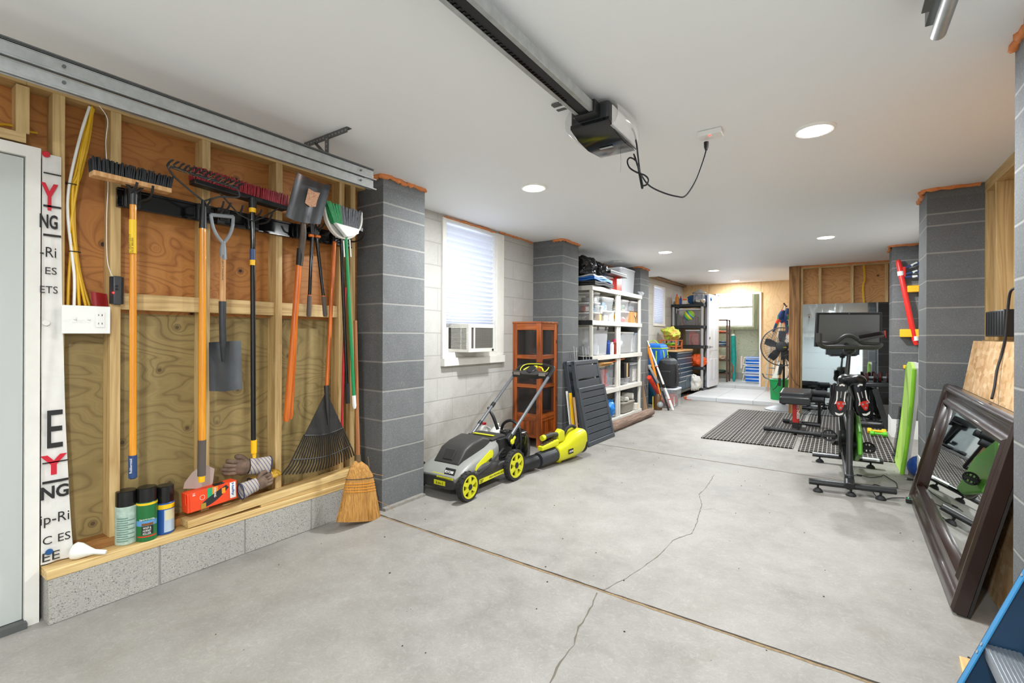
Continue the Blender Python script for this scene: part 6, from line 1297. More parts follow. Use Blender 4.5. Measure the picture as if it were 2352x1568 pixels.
# leaning rods and bats
def lean(p0, p1, r, m, name, label, cat, Xb=-2.25, Xt=-2.55, yt=None, extra=None):
    b_ = onZ(.006, *p1) if p1[1] > 925 else onX(Xb, *p1); t_ = onX(Xt, *p0); th = thing(name, label, cat, V((b_.x, b_.y, 0)))
    MB().tube([b_, b_.lerp(t_, .02), t_], [r[0] * .8, r[0], r[1]], 10).build('shaft', m, th)
    for f0, f1, rr_, mm, nm in (extra or ()): MB().tube([b_.lerp(t_, f0), b_.lerp(t_, f1)], [rr_, rr_], 10).build(nm, mm, th)
    return th
lean((1487, 782), (1546, 942), (.022, .010), M_lblw, 'fishing_rod', 'long white rod with red ring leaning left of the clear floor bin', 'fishing rod', Xt=-2.58, extra=((.32, .37, .023, M_blackm, 'grip'), (.62, .63, .017, M_redc, 'ring'), (.15, .16, .0235, M_redc, 'ring'), (.9, .91, .013, M_blackm, 'ring')))
lean((1489, 800), (1536, 942), (.016, .012), M_blackm, 'fishing_rod', 'black fishing rod with reel seat leaning behind the white rod', 'fishing rod', Xt=-2.60, extra=((.30, .36, .026, M_steel_d, 'reel_seat'), (.42, .5, .019, M_bpk, 'grip')))
lean((1487, 792), (1520, 918), (.008, .032), mat('orange_yellow', '#ee8f1c', .5), 'furled_flag', 'yellow-orange furled pole leaning against the shelves corner', 'pole', Xb=-2.36, Xt=-2.60)
lean((1491, 866), (1527, 930), (.026, .038), mat('red_orange', '#e23a1c', .5), 'toy_bat', 'thick red-orange tube leaning low beside the fishing rods', 'bat', Xt=-2.50)
lean((1489, 838), (1512, 880), (.02, .02), M_steel, 'metal_pole', 'short grey metal pole crossing behind the red-orange tube', 'pole', Xb=-2.38, Xt=-2.52)
p = onZ(0, 1494, 944); tag(MB().beam(p + V((-.10, 0, .0)), p + V((-.21, -.05, .78)), .10, .018, V((0, 1, 0))).build('wooden_plank', grain_wood('plank_brown', 'z', '#a98a6b', '#8b6b4c', 12, knots=False)), 'brown-grey plank leaning on the third pillar beside the fishing rods', 'board')
p = onZ(0, 1517, 941); LN = thing('camp_lantern', 'brown lantern with round glass lens on the floor among the fishing rods', 'lantern', (p.x - .04, p.y, 0)); q = V((p.x - .04, p.y, 0))
MB().lathe(q, (0, 0, 1), [(.06, 0), (.068, .02), (.055, .22), (.03, .26)], 16).build('body', mat('lantern_brown', '#5d4026', .4), LN); MB().ell(q + V((.04, -.03, .09)), .052).build('lens', mat('glass_grey', '#a9b0b4', .1, .3), LN); MB().box(q.x - .07, q.x - .058, q.y - .068, q.y - .055, .01, .22).build('stripe', M_lbly, LN)
# black four-post shelving
SC_ = shelf_unit(-2.965, -2.30, 10.50, 10.94, (.12, .56, 1.01, 1.43, 1.89), (mat('shelf_black', '#202225', .4), mat('post_grey', '#a7abb0', .5)), 'black plastic shelving with grey posts in the rear left corner', t_=.055, pr=.028)
def onb(px, py): return onY(10.55, px, py)
def bb(p0, p1, yt, z0, label, y0=10.55, y1=10.90, **k):
    return tbin(onY(y0, p0, 770).x, onY(y0, p1, 770).x, y0, y1, z0, onY(y0, (p0 + p1) / 2, yt).z, label, **k)
bb(1552, 1608, 709, 1.434, 'wide clear bin with sports balls on the second tier of the black shelving', body=clear_plastic('bin_smoke', '#9ea4a8', .28, .2), lid=M_lidc, cont=(4, 4, 1), fill=.8)
t = NT('ball'); sp_ = t.n('SeparateXYZ'); t.l(t.co(), sp_.inputs[0]); f_ = t.math('ADD', sp_.outputs[0], t.math('MULTIPLY', sp_.outputs[2], .8)); t.base(t.ramp(t.math('FRACT', t.math('MULTIPLY', f_, 7)), [(0.0, '#7fc242'), (.45, '#e4d43a'), (.75, '#2a6fb3')], 'CONSTANT')).set(rough=.4)
p = onY(10.60, 1583, 724); tag(MB().ell(p, .112, n=24, m=16).build('volleyball', t.m), 'green, yellow and blue ball inside the wide clear bin', 'ball')
bb(1572, 1608, 757, 1.014, 'clear bin packed with orange and red gear on the third tier of the black shelving', body=clear_plastic('bin_smoke', '#9ea4a8', .28, .2), lid=M_lidc, cont=(1, 7, 1), fill=1.0)
M_org = mat('bag_orange', '#e0571b', .6, var=.12, vs=8)
sack((-2.44, 10.66, .562), (.17, .14, .16), M_org, 'orange_bag', 'big orange bag on the fourth tier of the black shelving', lump=.3, tie=False, seed=41)
p = onZ(0, 1604, 893); sack((-2.42, 10.36, .075), (.13, .11, .20), mat('bag_white', '#dcdad2', .45), 'plastic_bag', 'tall white plastic bag on the platform at the foot of the black shelving', lump=.3, tie=False, seed=42)
sack((-2.50, 10.70, .125), (.2, .15, .17), M_blackm, 'black_bag', 'black bag on the lowest tier of the black shelving', 'bag', tie=False, seed=43)
zt_ = 1.894
def bott(px, w_, h, m, capm, name, label, cat):
    p = onY(10.60, px, 770); p.z = zt_; th = thing(name, label, cat, p); r = w_ / 2
    MB().lathe(p, (0, 0, 1), [(r, 0), (r, h * .65), (r * .5, h * .8)], 16).build('bottle', m, th); MB().cyl(p + V((0, 0, h * .78)), p + V((0, 0, h)), r * .5, r * .35).build('cap', capm, th)
bott(1555, .075, .23, mat('bottle_or', '#d98a2c', .4), mat('cap_or', '#e0481c', .4), 'squeeze_bottle', 'orange-capped bottle at the left end of the black shelving top', 'bottle'); bott(1563, .055, .18, mat('can_bl', '#2c4d9c', .4), M_redc, 'aerosol_can', 'slim blue can with red cap beside the orange-capped bottle', 'can')
th = thing('metal_tin', 'white square tin with orange label on top of the black shelving', 'tin', onY(10.60, 1573, 770) * 1.0); xa, xb = onY(10.6, 1568, 770).x, onY(10.6, 1578, 770).x; th.location.z = zt_; WM[th] = Matrix.Translation(th.location)
MB().box(xa, xb, 10.58, 10.66, zt_ + .001, zt_ + .135).build('tin', M_cardw, th, bevel=.003); MB().box(xa + .002, xb - .002, 10.578, 10.58, zt_ + .085, zt_ + .125).build('label_band', mat('orange_plastic', '#e8731a', .4), th)
th = thing('charcoal_lantern', 'large silver camping lantern with conical hood on top of the black shelving', 'lantern', (-2.42, 10.66, zt_)); q = V((-2.42, 10.66, zt_))
MB().lathe(q, (0, 0, 1), [(.10, 0), (.115, .02), (.13, .08), (.12, .10)], 24).build('base', mat('chrome', '#c9ccd0', .15, .9), th); MB().lathe(q + V((0, 0, .10)), (0, 0, 1), [(.09, 0), (.10, .06), (.09, .13)], 24).build('glass', M_cl, th)
MB().lathe(q + V((0, 0, .23)), (0, 0, 1), [(.15, 0), (.145, .012), (.06, .055), (.03, .07), (.02, .085)], 24).build('hood', mat('chrome', '#c9ccd0', .15, .9), th)
m = MB()
for k in range(8): a = 2 * pi * k / 8; m.tube([q + V((.115 * math.cos(a), .115 * math.sin(a), .09)), q + V((.115 * math.cos(a), .115 * math.sin(a), .235))], .006, 6)
m.build('cage', mat('chrome', '#c9ccd0', .15, .9), th)
sack((-2.46, 10.86, zt_), (.26, .07, .135), mat('bag_blueq', '#2d5f94', .7, bump=.4, bs=20), 'sleeping_bag', 'quilted blue bag behind the silver lantern', lump=.12, tie=False, seed=51)
# orange extension cord along the platform edge
Q = [(1566, 899), (1580, 905), (1572, 915), (1590, 916), (1600, 900), (1594, 915), (1570, 912), (1600, 914), (1650, 919), (1700, 924), (1760, 930), (1800, 935), (1830, 937)]
tag(MB().tube(smooth_path([onZ(.006 + .004 * (i % 2), *p) for i, p in enumerate(Q)], 5), .006, 6).build('extension_cord', mat('cord_orange', '#e2531a', .5)), 'orange extension cord along the front edge of the paved platform', 'cord')

# ---------------------------------------------------------------- in the shed beyond the doorway
M_rk = mat('rack_brown', '#4f352b', .5); yr = 12.15
xa, xb = -2.72, onY(yr, 1670, 770).x; DR = thing('wooden_rack', 'dark brown narrow rack with shelves seen through the doorway', 'rack', ((xa + xb) / 2, yr + .15, .13)); ztop = onY(yr, 1668, 733).z
for x in (xa, xb):
    for y in (yr, yr + .32): MB().box(x - .018, x + .018, y - .018, y + .018, .132, ztop).build('leg', M_rk, DR)
for z in [onY(yr, 1660, v).z for v in (765, 796, 828, 858)]: MB().box(xa, xb, yr, yr + .32, z - .012, z + .012).build('shelf', M_rk, DR)
MB().box(xa, xb, yr - .018, yr + .018, ztop - .03, ztop).box(xa, xb, yr + .30, yr + .34, ztop - .03, ztop).build('top_rail', M_rk, DR)
zs_ = [onY(yr, 1660, v).z + .013 for v in (765, 796, 828, 858)]
sack((xb - .16, yr + .15, zs_[0]), (.13, .10, .03), M_org, 'orange_rope', 'coil of orange rope on the top shelf of the dark rack', 'rope', tie=False, seed=61); folded((xb - .18, yr + .15, zs_[1]), (.30, .24, .10), 3, [mat('towel_navy', '#1f3a5e', .8), mat('towel_grey', '#8fa0ae', .8)], 'folded_towels', 'navy and grey folded towels on the dark rack', 'towels', 4)
sack((xb - .16, yr + .13, zs_[2]), (.12, .1, .07), mat('shell_tan', '#b8a18c', .8, var=.3, vs=20), 'stuffed_item', 'tan lumpy item on the third shelf of the dark rack', 'bag', tie=False, seed=62); sack((xb - .18, yr + .15, zs_[3]), (.14, .1, .045), mat('net_dark', '#2b463f', .7), 'dark_net', 'dark green net on the lowest shelf of the dark rack', 'net', tie=False, seed=63)
p = onY(12.45, 1686, 869); p.z = .133; t_ = onY(12.75, 1684, 772); UM = thing('beach_umbrella', 'furled teal beach umbrella leaning beside the dark rack', 'umbrella', p)
MB().tube([p + V((0, 0, .002)), p.lerp(t_, .12), p.lerp(t_, .25), p.lerp(t_, .5), t_], [.02, .045, .035, .062, .055], 12).build('canopy', mat('teal_fabric', '#16998f', .7, var=.25, vs=9), UM); MB().tube([t_, t_ + (t_ - p).normalized() * .05], .04, 10).build('collar', M_white, UM)
MB().tube(smooth_path([p.lerp(t_, .1) + V((-.04, -.05, 0)), p.lerp(t_, .3) + V((.0, -.06, 0)), p.lerp(t_, .4) + V((-.05, -.05, 0))], 4), .007, 5).build('tie_cord', mat('cord_red', '#d33b2c', .6), UM)
x0, x1 = onY(12.3, 1707, 770).x, onY(12.3, 1707, 770).x + .55
M_wh_t = mat('tube_white', '#e6e8ea', .35); M_stripe = NT('beach_stripe'); t = M_stripe; sp_ = t.n('SeparateXYZ'); t.l(t.world(), sp_.inputs[0]); f_ = t.math('FRACT', t.math('MULTIPLY', sp_.outputs[2], 13)); t.base(t.mix(t.ramp(f_, [(.70, 0.0), (.78, 1.0)]), '#1769c9', '#dfe7f2')).set(rough=.7); M_stripe = t.m
for k in range(3):
    zb = .135 + k * .20; y_ = 12.28 + .02 * k; th = thing('beach_chair', ('lowest', 'middle', 'topmost')[k] + ' folded blue and white striped beach chair in the shed stack', 'beach chair', (x0 + .3, y_ + .2, zb), 0, 'folded beach chairs in the shed')
    MB().tube(smooth_path([(x0 + .55, y_, zb + .015), (x0 + .03, y_, zb + .015), (x0, y_, zb + .04), (x0 + .02, y_, zb + .16), (x0 + .06, y_, zb + .18), (x0 + .55, y_, zb + .18)], 4), .008, 8).build('frame', M_wh_t, th)
    MB().grid(lambda u, v: (x0 + .05 + .5 * u, y_ + .02 + .012 * math.sin(u * 8 + v * 6), zb + .008 + .185 * v), 10, 8, (0, .30, 0)).build('sling', M_stripe, th, ang=60)
tag(MB().box(x0 - .06, x0 - .01, 12.30, 12.36, .45, .74).build('pale_board', mat('pale_pink', '#d8c4ba', .6), bevel=.01), 'pale board standing left of the folded beach chairs', 'board')

# ---------------------------------------------------------------- bucket, fan and things by the corner post
p = onZ(.07, 1789, 917); BU = thing('bucket', 'green plastic bucket on the platform behind the fan', 'bucket', V((p.x, p.y, .07))); q = V((p.x, p.y, .071)); rb = sz(p, 19)
MB().lathe(q, (0, 0, 1), [(rb * .88, 0), (rb * 1.02, .34), (rb * 1.07, .345), (rb * 1.07, .365), (rb * 1.0, .37)], 30).build('pail', mat('bucket_green', '#128a48', .4), BU)
MB().tube(smooth_path([q + V((-rb, 0, .33)), q + V((-rb * .6, -rb, .2)), q + V((.0, -rb * 1.25, .14)), q + V((rb * .8, -rb * .9, .24))], 5), .004, 5).build('bail', M_steel_d, BU)
XO = thing('exercise_pedaler', 'metal frame with curved grips and white panel standing in the green bucket', 'exercise frame', q + V((0, 0, .37)))
def onq(px, py): return onY(q.y - .02, px, py)
MB().tube(smooth_path([onq(1751, 857), onq(1757, 867), onq(1772, 870), onq(1800, 870), onq(1811, 864), onq(1813, 852)], 5), .013, 8).build('lower_bar', M_steel_d, XO)
MB().tube([onq(1766, 844), onq(1780, 846)], .01, 8).tube([onq(1759, 859), onq(1775, 861)], .008, 8).build('grips', M_steel_d, XO)
MB().prism([onq(1774, 868), onq(1786, 832), onq(1792, 832), onq(1786, 868)], (0, .03, 0)).build('white_panel', M_lblw, XO); MB().prism([onq(1784, 862), onq(1791, 834), onq(1800, 838), onq(1794, 860)], (0, .05, 0)).build('black_motor', M_black, XO)
# folded beach chairs against the plywood
BF = thing('beach_chair_bundle', 'bundle of folded beach chairs with wooden legs and colourful cloth behind the fan', 'folded chairs', V((-.86, 11.2, .071)))
def onw(px, py, dy=0): return onY(11.2 + dy, px, py)
for k, (a, b, m_) in enumerate((((1801, 697), (1771, 800), M_wood_h), ((1803, 700), (1779, 800), M_lblw), ((1800, 706), (1787, 800), M_lblw), ((1806, 703), (1795, 800), M_wood_h), ((1810, 712), (1806, 800), M_lblw), ((1812, 720), (1811, 800), M_lblw), ((1796, 712), (1768, 790), M_steel))):
    bq = onw(b[0], b[1], -.05 * (k % 2)); tq = onw(a[0], a[1], .1); e_ = bq + (bq - tq) * ((bq.z - .073) / max(.01, tq.z - bq.z)) * .25; e_ = V((e_.x, e_.y, .0725)); MB().beam(bq, tq, .022, .022).beam(e_, bq, .022, .022).build('chair_leg', m_, BF)
    MB().tube([tq - V((0, 0, .015)), tq + V((0, 0, .012))], .017, 8).build('leg_cap', M_blackm, BF)
t = NT('floral'); v_ = t.n('TexVoronoi', i_Scale=14.0); t.l(t.co(), v_.inputs['Vector']); sp_ = t.n('SeparateColor'); t.l(v_.outputs['Color'], sp_.inputs[0]); t.base(t.ramp(sp_.outputs[0], [(0.0, '#1c3a6e'), (.5, '#d8442a'), (.68, '#e6b23a'), (.8, '#1f7a58'), (.9, '#1c3a6e')], 'CONSTANT')).set(rough=.8)
for q_ in (((1799, 712), (1793, 728), (1789, 738), .03, .06), ((1810, 708), (1806, 726), (1804, 742), .03, .055), ((1793, 722), (1785, 740), (1776, 762), .018, .03), ((1806, 735), (1808, 755), (1806, 768), .04, .03), ((1788, 728), (1797, 737), (1806, 734), .03, .045)):
    P_ = smooth_path([onw(*q_[0], -.08), onw(*q_[1], -.09), onw(*q_[2], -.08)], 5); MB().tube(P_, [q_[3] + (q_[4] - q_[3]) * math.sin(pi * i / (len(P_) - 1)) * random.uniform(.85, 1.15) for i in range(len(P_))], 9).build('cloth', t.m, BF, ang=70)
# pedestal fan
fz = 7.58; fb_ = onZ(0, 1800, 941); FA = thing('pedestal_fan', 'dark pedestal fan with wire cage on a round grey base', 'fan', V((fb_.x, fb_.y, 0))); q = V((fb_.x, fb_.y, 0)); fdep = q.dot(fw)
MB().lathe(q, (0, 0, 1), [(.285, 0), (.285, .012), (.22, .04), (.10, .075), (.03, .09)], 40).build('base', mat('fan_base', '#6b6e72', .35), FA)
hc = dep(fdep - .06, 1796, 796); MB().tube([q + V((0, 0, .05)), V((q.x, q.y, hc.z - .12))], [.018, .016], 12).tube([q + V((0, 0, .08)), q + V((0, 0, .20))], .03, 12).build('pole', M_gloss, FA)
fn = (V((.0, 0, 0)) - V((hc.x, hc.y, 0))).normalized(); fn = (fn + V((-.12, 0, 0))).normalized(); fs = fn.cross(V((0, 0, 1))).normalized(); fu = V((0, 0, 1)); R_ = .315
MB().lathe(hc - fn * .20, fn, [(.03, 0), (.08, .02), (.09, .12), (.07, .15)], 20).build('motor', M_blackm, FA); MB().tube([V((q.x, q.y, hc.z - .12)), hc - fn * .12], .022, 10).bx(hc - fn * .10 - V((0, 0, .14)), (.05, .05, .16)).build('tilt_neck', M_blackm, FA)
m = MB()
def cg(r, h): return hc + fn * h
for r, h in ((R_, 0), (R_ * .98, -.02)): m.tube([hc + fn * h + (fs * math.cos(a) + fu * math.sin(a)) * r for a in [2 * pi * k / 48 for k in range(48)]], .0055, 6, loop=True)
for r, h in ((R_ * .8, .055), (R_ * .48, .075)): m.tube([hc + fn * h + (fs * math.cos(a) + fu * math.sin(a)) * r for a in [2 * pi * k / 40 for k in range(40)]], .002, 5, loop=True)
for k in range(84):
    a = 2 * pi * k / 84; d = fs * math.cos(a) + fu * math.sin(a)
    m.tube([hc + fn * .08 + d * .09, hc + fn * .07 + d * R_ * .6, hc + fn * .04 + d * R_ * .9, hc + d * R_], .0021, 4)
    if k % 2 == 0: m.tube([hc - fn * .09 + d * .09, hc - fn * .06 + d * R_ * .7, hc + d * R_ * .99], .0019, 4)
m.build('wire_cage', mat('cage_grey', '#4d4f52', .4, .4), FA, ang=80)
MB().lathe(hc + fn * .06, fn, [(.085, 0), (.085, .02), (.07, .028), (.01, .03)], 28).build('badge_disc', M_blackm, FA); text('badge_print', 'LASKO', .014, hc + fn * .0915 + fs * -.0 - fs * .03 - fu * .015, -fs if (-fs).cross(fu).dot(fn) > 0 else fs, fu, M_lime, FA, .0005, w=.045)
for k in range(5):
    a = 2 * pi * k / 5 + .35; d = fs * math.cos(a) + fu * math.sin(a); e = fn.cross(d)
    MB().grid(lambda u, v: hc + d * (.07 + .19 * u) + e * ((v - .5) * (.05 + .10 * u * (1.25 - u)) * 1.3) + fn * (.02 - .05 * (v - .5)), 8, 4, tuple(fn * .003)).build('blade', mat('fan_blade', '#2e3033', .4), FA, ang=60)
MB().lathe(hc - fn * .0, fn, [(.06, -.03), (.09, 0), (.085, .03), (.04, .05)], 24).build('hub', M_blackm, FA)
MB().tube(smooth_path([hc - fn * .12 + V((0, 0, -.1)), onY(8.60, 1822, 872), onY(8.60, 1838, 888)], 6), .004, 6).build('fan_lead', M_blackm, FA)
MB().tube(smooth_path([V((q.x - .05, q.y - .06, .6)), V((q.x - .06, q.y - .07, .5)), V((q.x - .1, q.y - .05, .38)), V((q.x - .16, q.y, .32))], 5), .005, 5).bx((q.x - .055, q.y - .065, .46), (.04, .02, .13)).build('remote_holder', M_black, FA)
# ---------------------------------------------------------------- wall mirror (two leaning sheets)
t = NT('mirror_smudged'); sm_ = t.noise(t.co(scale=(3, 3, .8)), 3, 5, .7, 1.0); t.base('#bcc3c6').set(metal=1, rough=t.math('ADD', .02, t.math('MULTIPLY', t.ramp(sm_, [(.5, 0.0), (.8, 1.0)]), .12))); M_mir = t.m
def msheet(x0, x1, label):
    o = MB().hexa([(x0, 8.64, .004), (x1, 8.64, .004), (x1, 8.645, .004), (x0, 8.645, .004), (x0, 8.715, 1.712), (x1, 8.715, 1.712), (x1, 8.72, 1.712), (x0, 8.72, 1.712)]).build('wall_mirror', M_mir); return tag(o, label, 'mirror', None)
msheet(-.438, .476, 'large frameless mirror leaning on the framed wall behind the exercise bike'); msheet(.482, .95, 'narrower mirror sheet right of the large one, next to the third right pillar')
# ---------------------------------------------------------------- mat tiles
t = NT('mat_tile'); P = t.world(); sp_ = t.n('SeparateXYZ'); t.l(P, sp_.inputs[0])
fx_ = t.math('FRACT', t.math('DIVIDE', sp_.outputs[0], .0383)); fy_ = t.math('FRACT', t.math('DIVIDE', sp_.outputs[1], .103))
mx_ = t.math('MULTIPLY', t.ramp(fx_, [(.0, 0.0), (.05, 1.0), (.78, 1.0), (.84, 0.0)]), t.ramp(fy_, [(.0, 0.0), (.05, 1.0), (.88, 1.0), (.94, 0.0)]))
t.base(t.mix(mx_, t.mix(t.noise(P, 8, 4), '#7d7a75', '#a09c96'), t.mix(t.noise(P, 60, 3), '#1f1c1a', '#37312c'))).set(rough=.75, spec=.2).bump(mx_, -.5, .008); M_mat = t.m
def mats(xs, ys, z=.014, nm='gym_mat'):
    k = 0
    for i in range(len(xs) - 1):
        for j in range(len(ys) - 1):
            o = MB().box(xs[i] + .003, xs[i + 1] - .003, ys[j] + .003, ys[j + 1] - .003, .0005, z).build('gym_mat_tile', M_mat, bevel=.003)
            side = 'left' if xs[0] < -1 else 'right'; tag(o, '%s patterned rubber mat tile in the %s block, %s row from the front' % (('leftmost', 'middle', 'rightmost')[i], side, ('first', 'second', 'third')[j]), 'mat', 'patterned gym mat tiles')
mats((-1.325, -1.01, -.695, -.38), (5.93, 6.85, 7.78, 8.60)); mats((-.335, -.06, .23, .52), (5.85, 6.80, 7.72, 8.60))
# ---------------------------------------------------------------- weight bench
M_vin = mat('vinyl', '#2b2c2e', .3); M_fr = mat('frame_black', '#1a1a1c', .4)
WBn = thing('weight_bench', 'black padded weight bench with red printed post on the mat tiles', 'weight bench', (-.42, 7.15, .014))
a, b = onZ(.055, 1757, 983), onZ(.055, 1884, 998); MB().tube([a, b], .024, 12).build('front_foot', M_fr, WBn)
for p, d in ((a, a - b), (b, b - a)): d = d.normalized(); MB().tube([p - d * .06, p + d * .01], .031, 12).build('foot_cap', M_blackm, WBn)
mid = a.lerp(b, .55); pt = dep(5.95, 1822, 925); rear = V((mid.x + .02, mid.y + .75, .055))
MB().beam(V((mid.x, mid.y, .055)), rear, .05, .05).build('spine', M_fr, WBn); MB().tube([rear + V((-.2, 0, 0)), rear + V((.2, 0, 0))], .022, 10).build('rear_foot', M_fr, WBn)
pb = V((mid.x, mid.y + .20, .06)); pt = V((mid.x, mid.y + .20, .46)); MB().beam(pb, pt, .07, .055, V((0, 1, 0))).build('post', M_fr, WBn, bevel=.004); MB().box(pb.x - .034, pb.x + .034, pb.y - .031, pb.y - .0285, .14, .42).build('post_decal', mat('decal_red', '#c4241d', .4), WBn)
text('post_print', 'FITNESS', .030, (pb.x + .014, pb.y - .0315, .36), (0, 0, -1), (1, 0, 0), M_wht, WBn, .0006, w=.17, bold=.02)
MB().beam(pb + V((0, .1, .02)), V((mid.x, mid.y + .55, .40)), .04, .04).build('strut', M_fr, WBn)
c = V((mid.x + .0, mid.y + .26, .49)); axp = (V((1, 0, 0)), V((0, 1, .06)).normalized(), V((0, -.06, 1)).normalized())
MB().loft([[c + V((x * k, 0, 0)) + axp[1] * y + axp[2] * z for x, y in ((-.17, -.16), (.10, -.16), (.17, -.08), (.17, .25), (-.17, .25))] for k, z in ((.9, -.035), (1, -.02), (1, .02), (.9, .035))]).build('seat_pad', M_vin, WBn, bevel=.01, seg=3)
MB().loft([[c + V((x * k, -.0, 0)) + axp[1] * (y - .20) + axp[2] * (z - .045) for x, y in ((-.165, -.06), (.165, -.06), (.15, .10), (-.15, .10))] for k, z in ((.92, -.05), (1, -.035), (1, .02), (.92, .04))]).build('front_pad', M_vin, WBn, bevel=.012, seg=3)
for dz, dx_ in ((.0, .22), (-.085, .19), (-.02, .26)): MB().tube([c + V((dx_ - .08, .10 + dx_ * .6, dz)), c + V((dx_ + .10, .10 + dx_ * .6, dz))], .038, 14).build('foam_roller', mat('foam_dark', '#232427', .8), WBn)
MB().tube([c + V((.0, .22, -.05)), c + V((.30, .25, -.05))], .014, 8).tube([c + V((.24, .25, -.05)), V((c.x + .24, c.y + .35, .07))], .018, 8).build('roller_bar', M_fr, WBn)
MB().tube([pb + V((-.12, .02, .06)), pb + V((.22, .02, .06))], .013, 8).tube([pb + V((.10, .02, .07)), pb + V((.26, .02, .065))], .024, 8).build('adjust_bar', M_fr, WBn)
MB().cyl(pb + V((-.07, .0, .09)), pb + V((-.14, 0, .09)), .022).build('adjust_knob', M_blackm, WBn)

# ---------------------------------------------------------------- exercise bike
M_bk = mat('bike_black', '#232425', .35, var=.1, vs=10); M_bar = mat('bar_wrap', '#3a3835', .6); M_grn = mat('bike_green', '#5aa52e', .35); M_fly = mat('flywheel', '#5f5755', .3, .6)
ra, rb_ = onZ(.075, 1858, 1104), onZ(.075, 2058, 1128); fa, fb2 = onZ(.07, 1866, 1042), onZ(.07, 2028, 1060); rm, fm = ra.lerp(rb_, .48), fa.lerp(fb2, .45)
BI = thing('exercise_bike', 'black and green spin exercise bike with large screen, facing the wall mirror', 'exercise bike', V(((rm.x + fm.x) / 2, (rm.y + fm.y) / 2, 0)))
for a, b, nm in ((ra, rb_, 'rear_stabiliser'), (fa, fb2, 'front_stabiliser')):
    d = (b - a).normalized(); MB().tube([a, b], .032, 12, flat=.75).build(nm, M_bk, BI)
    for p in (a + d * .06, a.lerp(b, .5) - d * 0, b - d * .09): MB().lathe(V((p.x, p.y, .0)), (0, 0, 1), [(.034, 0.002), (.034, .010), (.018, .028), (.008, .03), (.008, .05)], 14).build('foot', M_blackm, BI)
MB().tube([fa.lerp(fb2, .72) + V((0, 0, .002)), fa.lerp(fb2, .95) + V((0, 0, .002))], .0325, 12, flat=.76).build('transport_plate', M_steel, BI)
zs0 = rm.dot(fw)
sb = V((rm.x, rm.y, .10)); smid = dep(zs0 + .14, 1952, 948); sad = dep(zs0 + .25, 1957, 872)
MB().tube([sb, sb.lerp(smid, .5), smid], [.020, .021, .024], 14).build('seat_tube', M_bk, BI); MB().tube([sb - V((0, .05, .02)), sb + V((0, .03, .02))], .034, 12).build('tube_joint', M_bk, BI, bevel=.004)
MB().tube([smid, smid.lerp(sad, .75)], .019, 12).build('seat_post', M_bk, BI); MB().lathe(smid + V((0, 0, -.03)), (0, 0, 1), [(.029, 0), (.029, .05), (.027, .055)], 16).build('clamp_collar', M_blackm, BI)
ax_f = V((fm.x - rm.x, fm.y - rm.y, 0)).normalized(); ax_s = V((ax_f.y, -ax_f.x, 0)); 
def sadr(t_, hw, z0, z1, dip): 
    n = 24; c = sad + ax_f * t_; return [c + ax_s * (hw * math.cos(q)) + V((0, 0, (z0 + z1) / 2 + (z1 - z0) / 2 * math.sin(q) - dip * math.exp(-(math.cos(q) * 3) ** 2) * (math.sin(q) > 0))) for q in [2 * pi * k / n for k in range(n)]]
MB().loft([sadr(-.075, .06, -.035, .035, .01), sadr(-.055, .092, -.065, .05, .022), sadr(0, .098, -.065, .058, .02), sadr(.08, .065, -.05, .045, .01), sadr(.16, .035, -.04, .035, 0), sadr(.19, .02, -.02, .02, 0)]).build('saddle', mat('saddle', '#111112', .3), BI, ang=70)
MB().beam(sad + ax_f * .0 - V((0, 0, .07)), sad + ax_f * .16 - V((0, 0, .06)), .04, .03).build('saddle_slider', M_blackm, BI)
for s_ in (-1, 1): MB().cyl(sad + ax_s * .02 * s_ - ax_f * .06 - V((0, 0, .115)), sad + ax_s * .02 * s_ - ax_f * .0 - V((0, 0, .10)), .02).build('bottle_cage', M_blackm, BI)
crk = sb.lerp(V((fm.x, fm.y, .1)), .48); crk.z = .30
MB().beam(V((rm.x, rm.y, .12)), V((fm.x, fm.y, .30)), .06, .08).build('lower_frame', M_bk, BI, bevel=.01); MB().beam(V((fm.x, fm.y, .09)), V((fm.x, fm.y, .55)), .07, .07).build('front_fork', M_bk, BI, bevel=.008)
MB().beam(smid - V((0, 0, .12)), V((fm.x, fm.y, .62)), .05, .07).build('top_tube', M_bk, BI, bevel=.01)
fc_ = V((fm.x, fm.y, .33)) - ax_f * .16 + ax_s * .045
MB().lathe(fc_ - ax_s * .015, ax_s, [(.01, 0), (.24, 0), (.25, .01), (.25, .025), (.24, .035), (.01, .035)], 48).build('flywheel', M_fly, BI)
gp = [crk + ax_s * .075 - ax_f * .17 + V((0, 0, -.05)), crk + ax_s * .075 - ax_f * .12 + V((0, 0, .13)), fc_ + ax_s * .03 + V((0, 0, .27)), fc_ + ax_s * .03 + ax_f * .24 + V((0, 0, .05)), fc_ + ax_s * .03 + ax_f * .1 + V((0, 0, -.24)), fc_ + ax_s * .03 - ax_f * .12 - V((0, 0, .22))]
MB().prism(gp, ax_s * .03).build('belt_guard', M_grn, BI, bevel=.012, seg=3); MB().prism([p - ax_s * .13 for p in gp[:1] + gp[1:3]] + [fc_ - ax_s * .10 + V((0, 0, -.05))], ax_s * .02).build('inner_guard', M_bk, BI, bevel=.01)
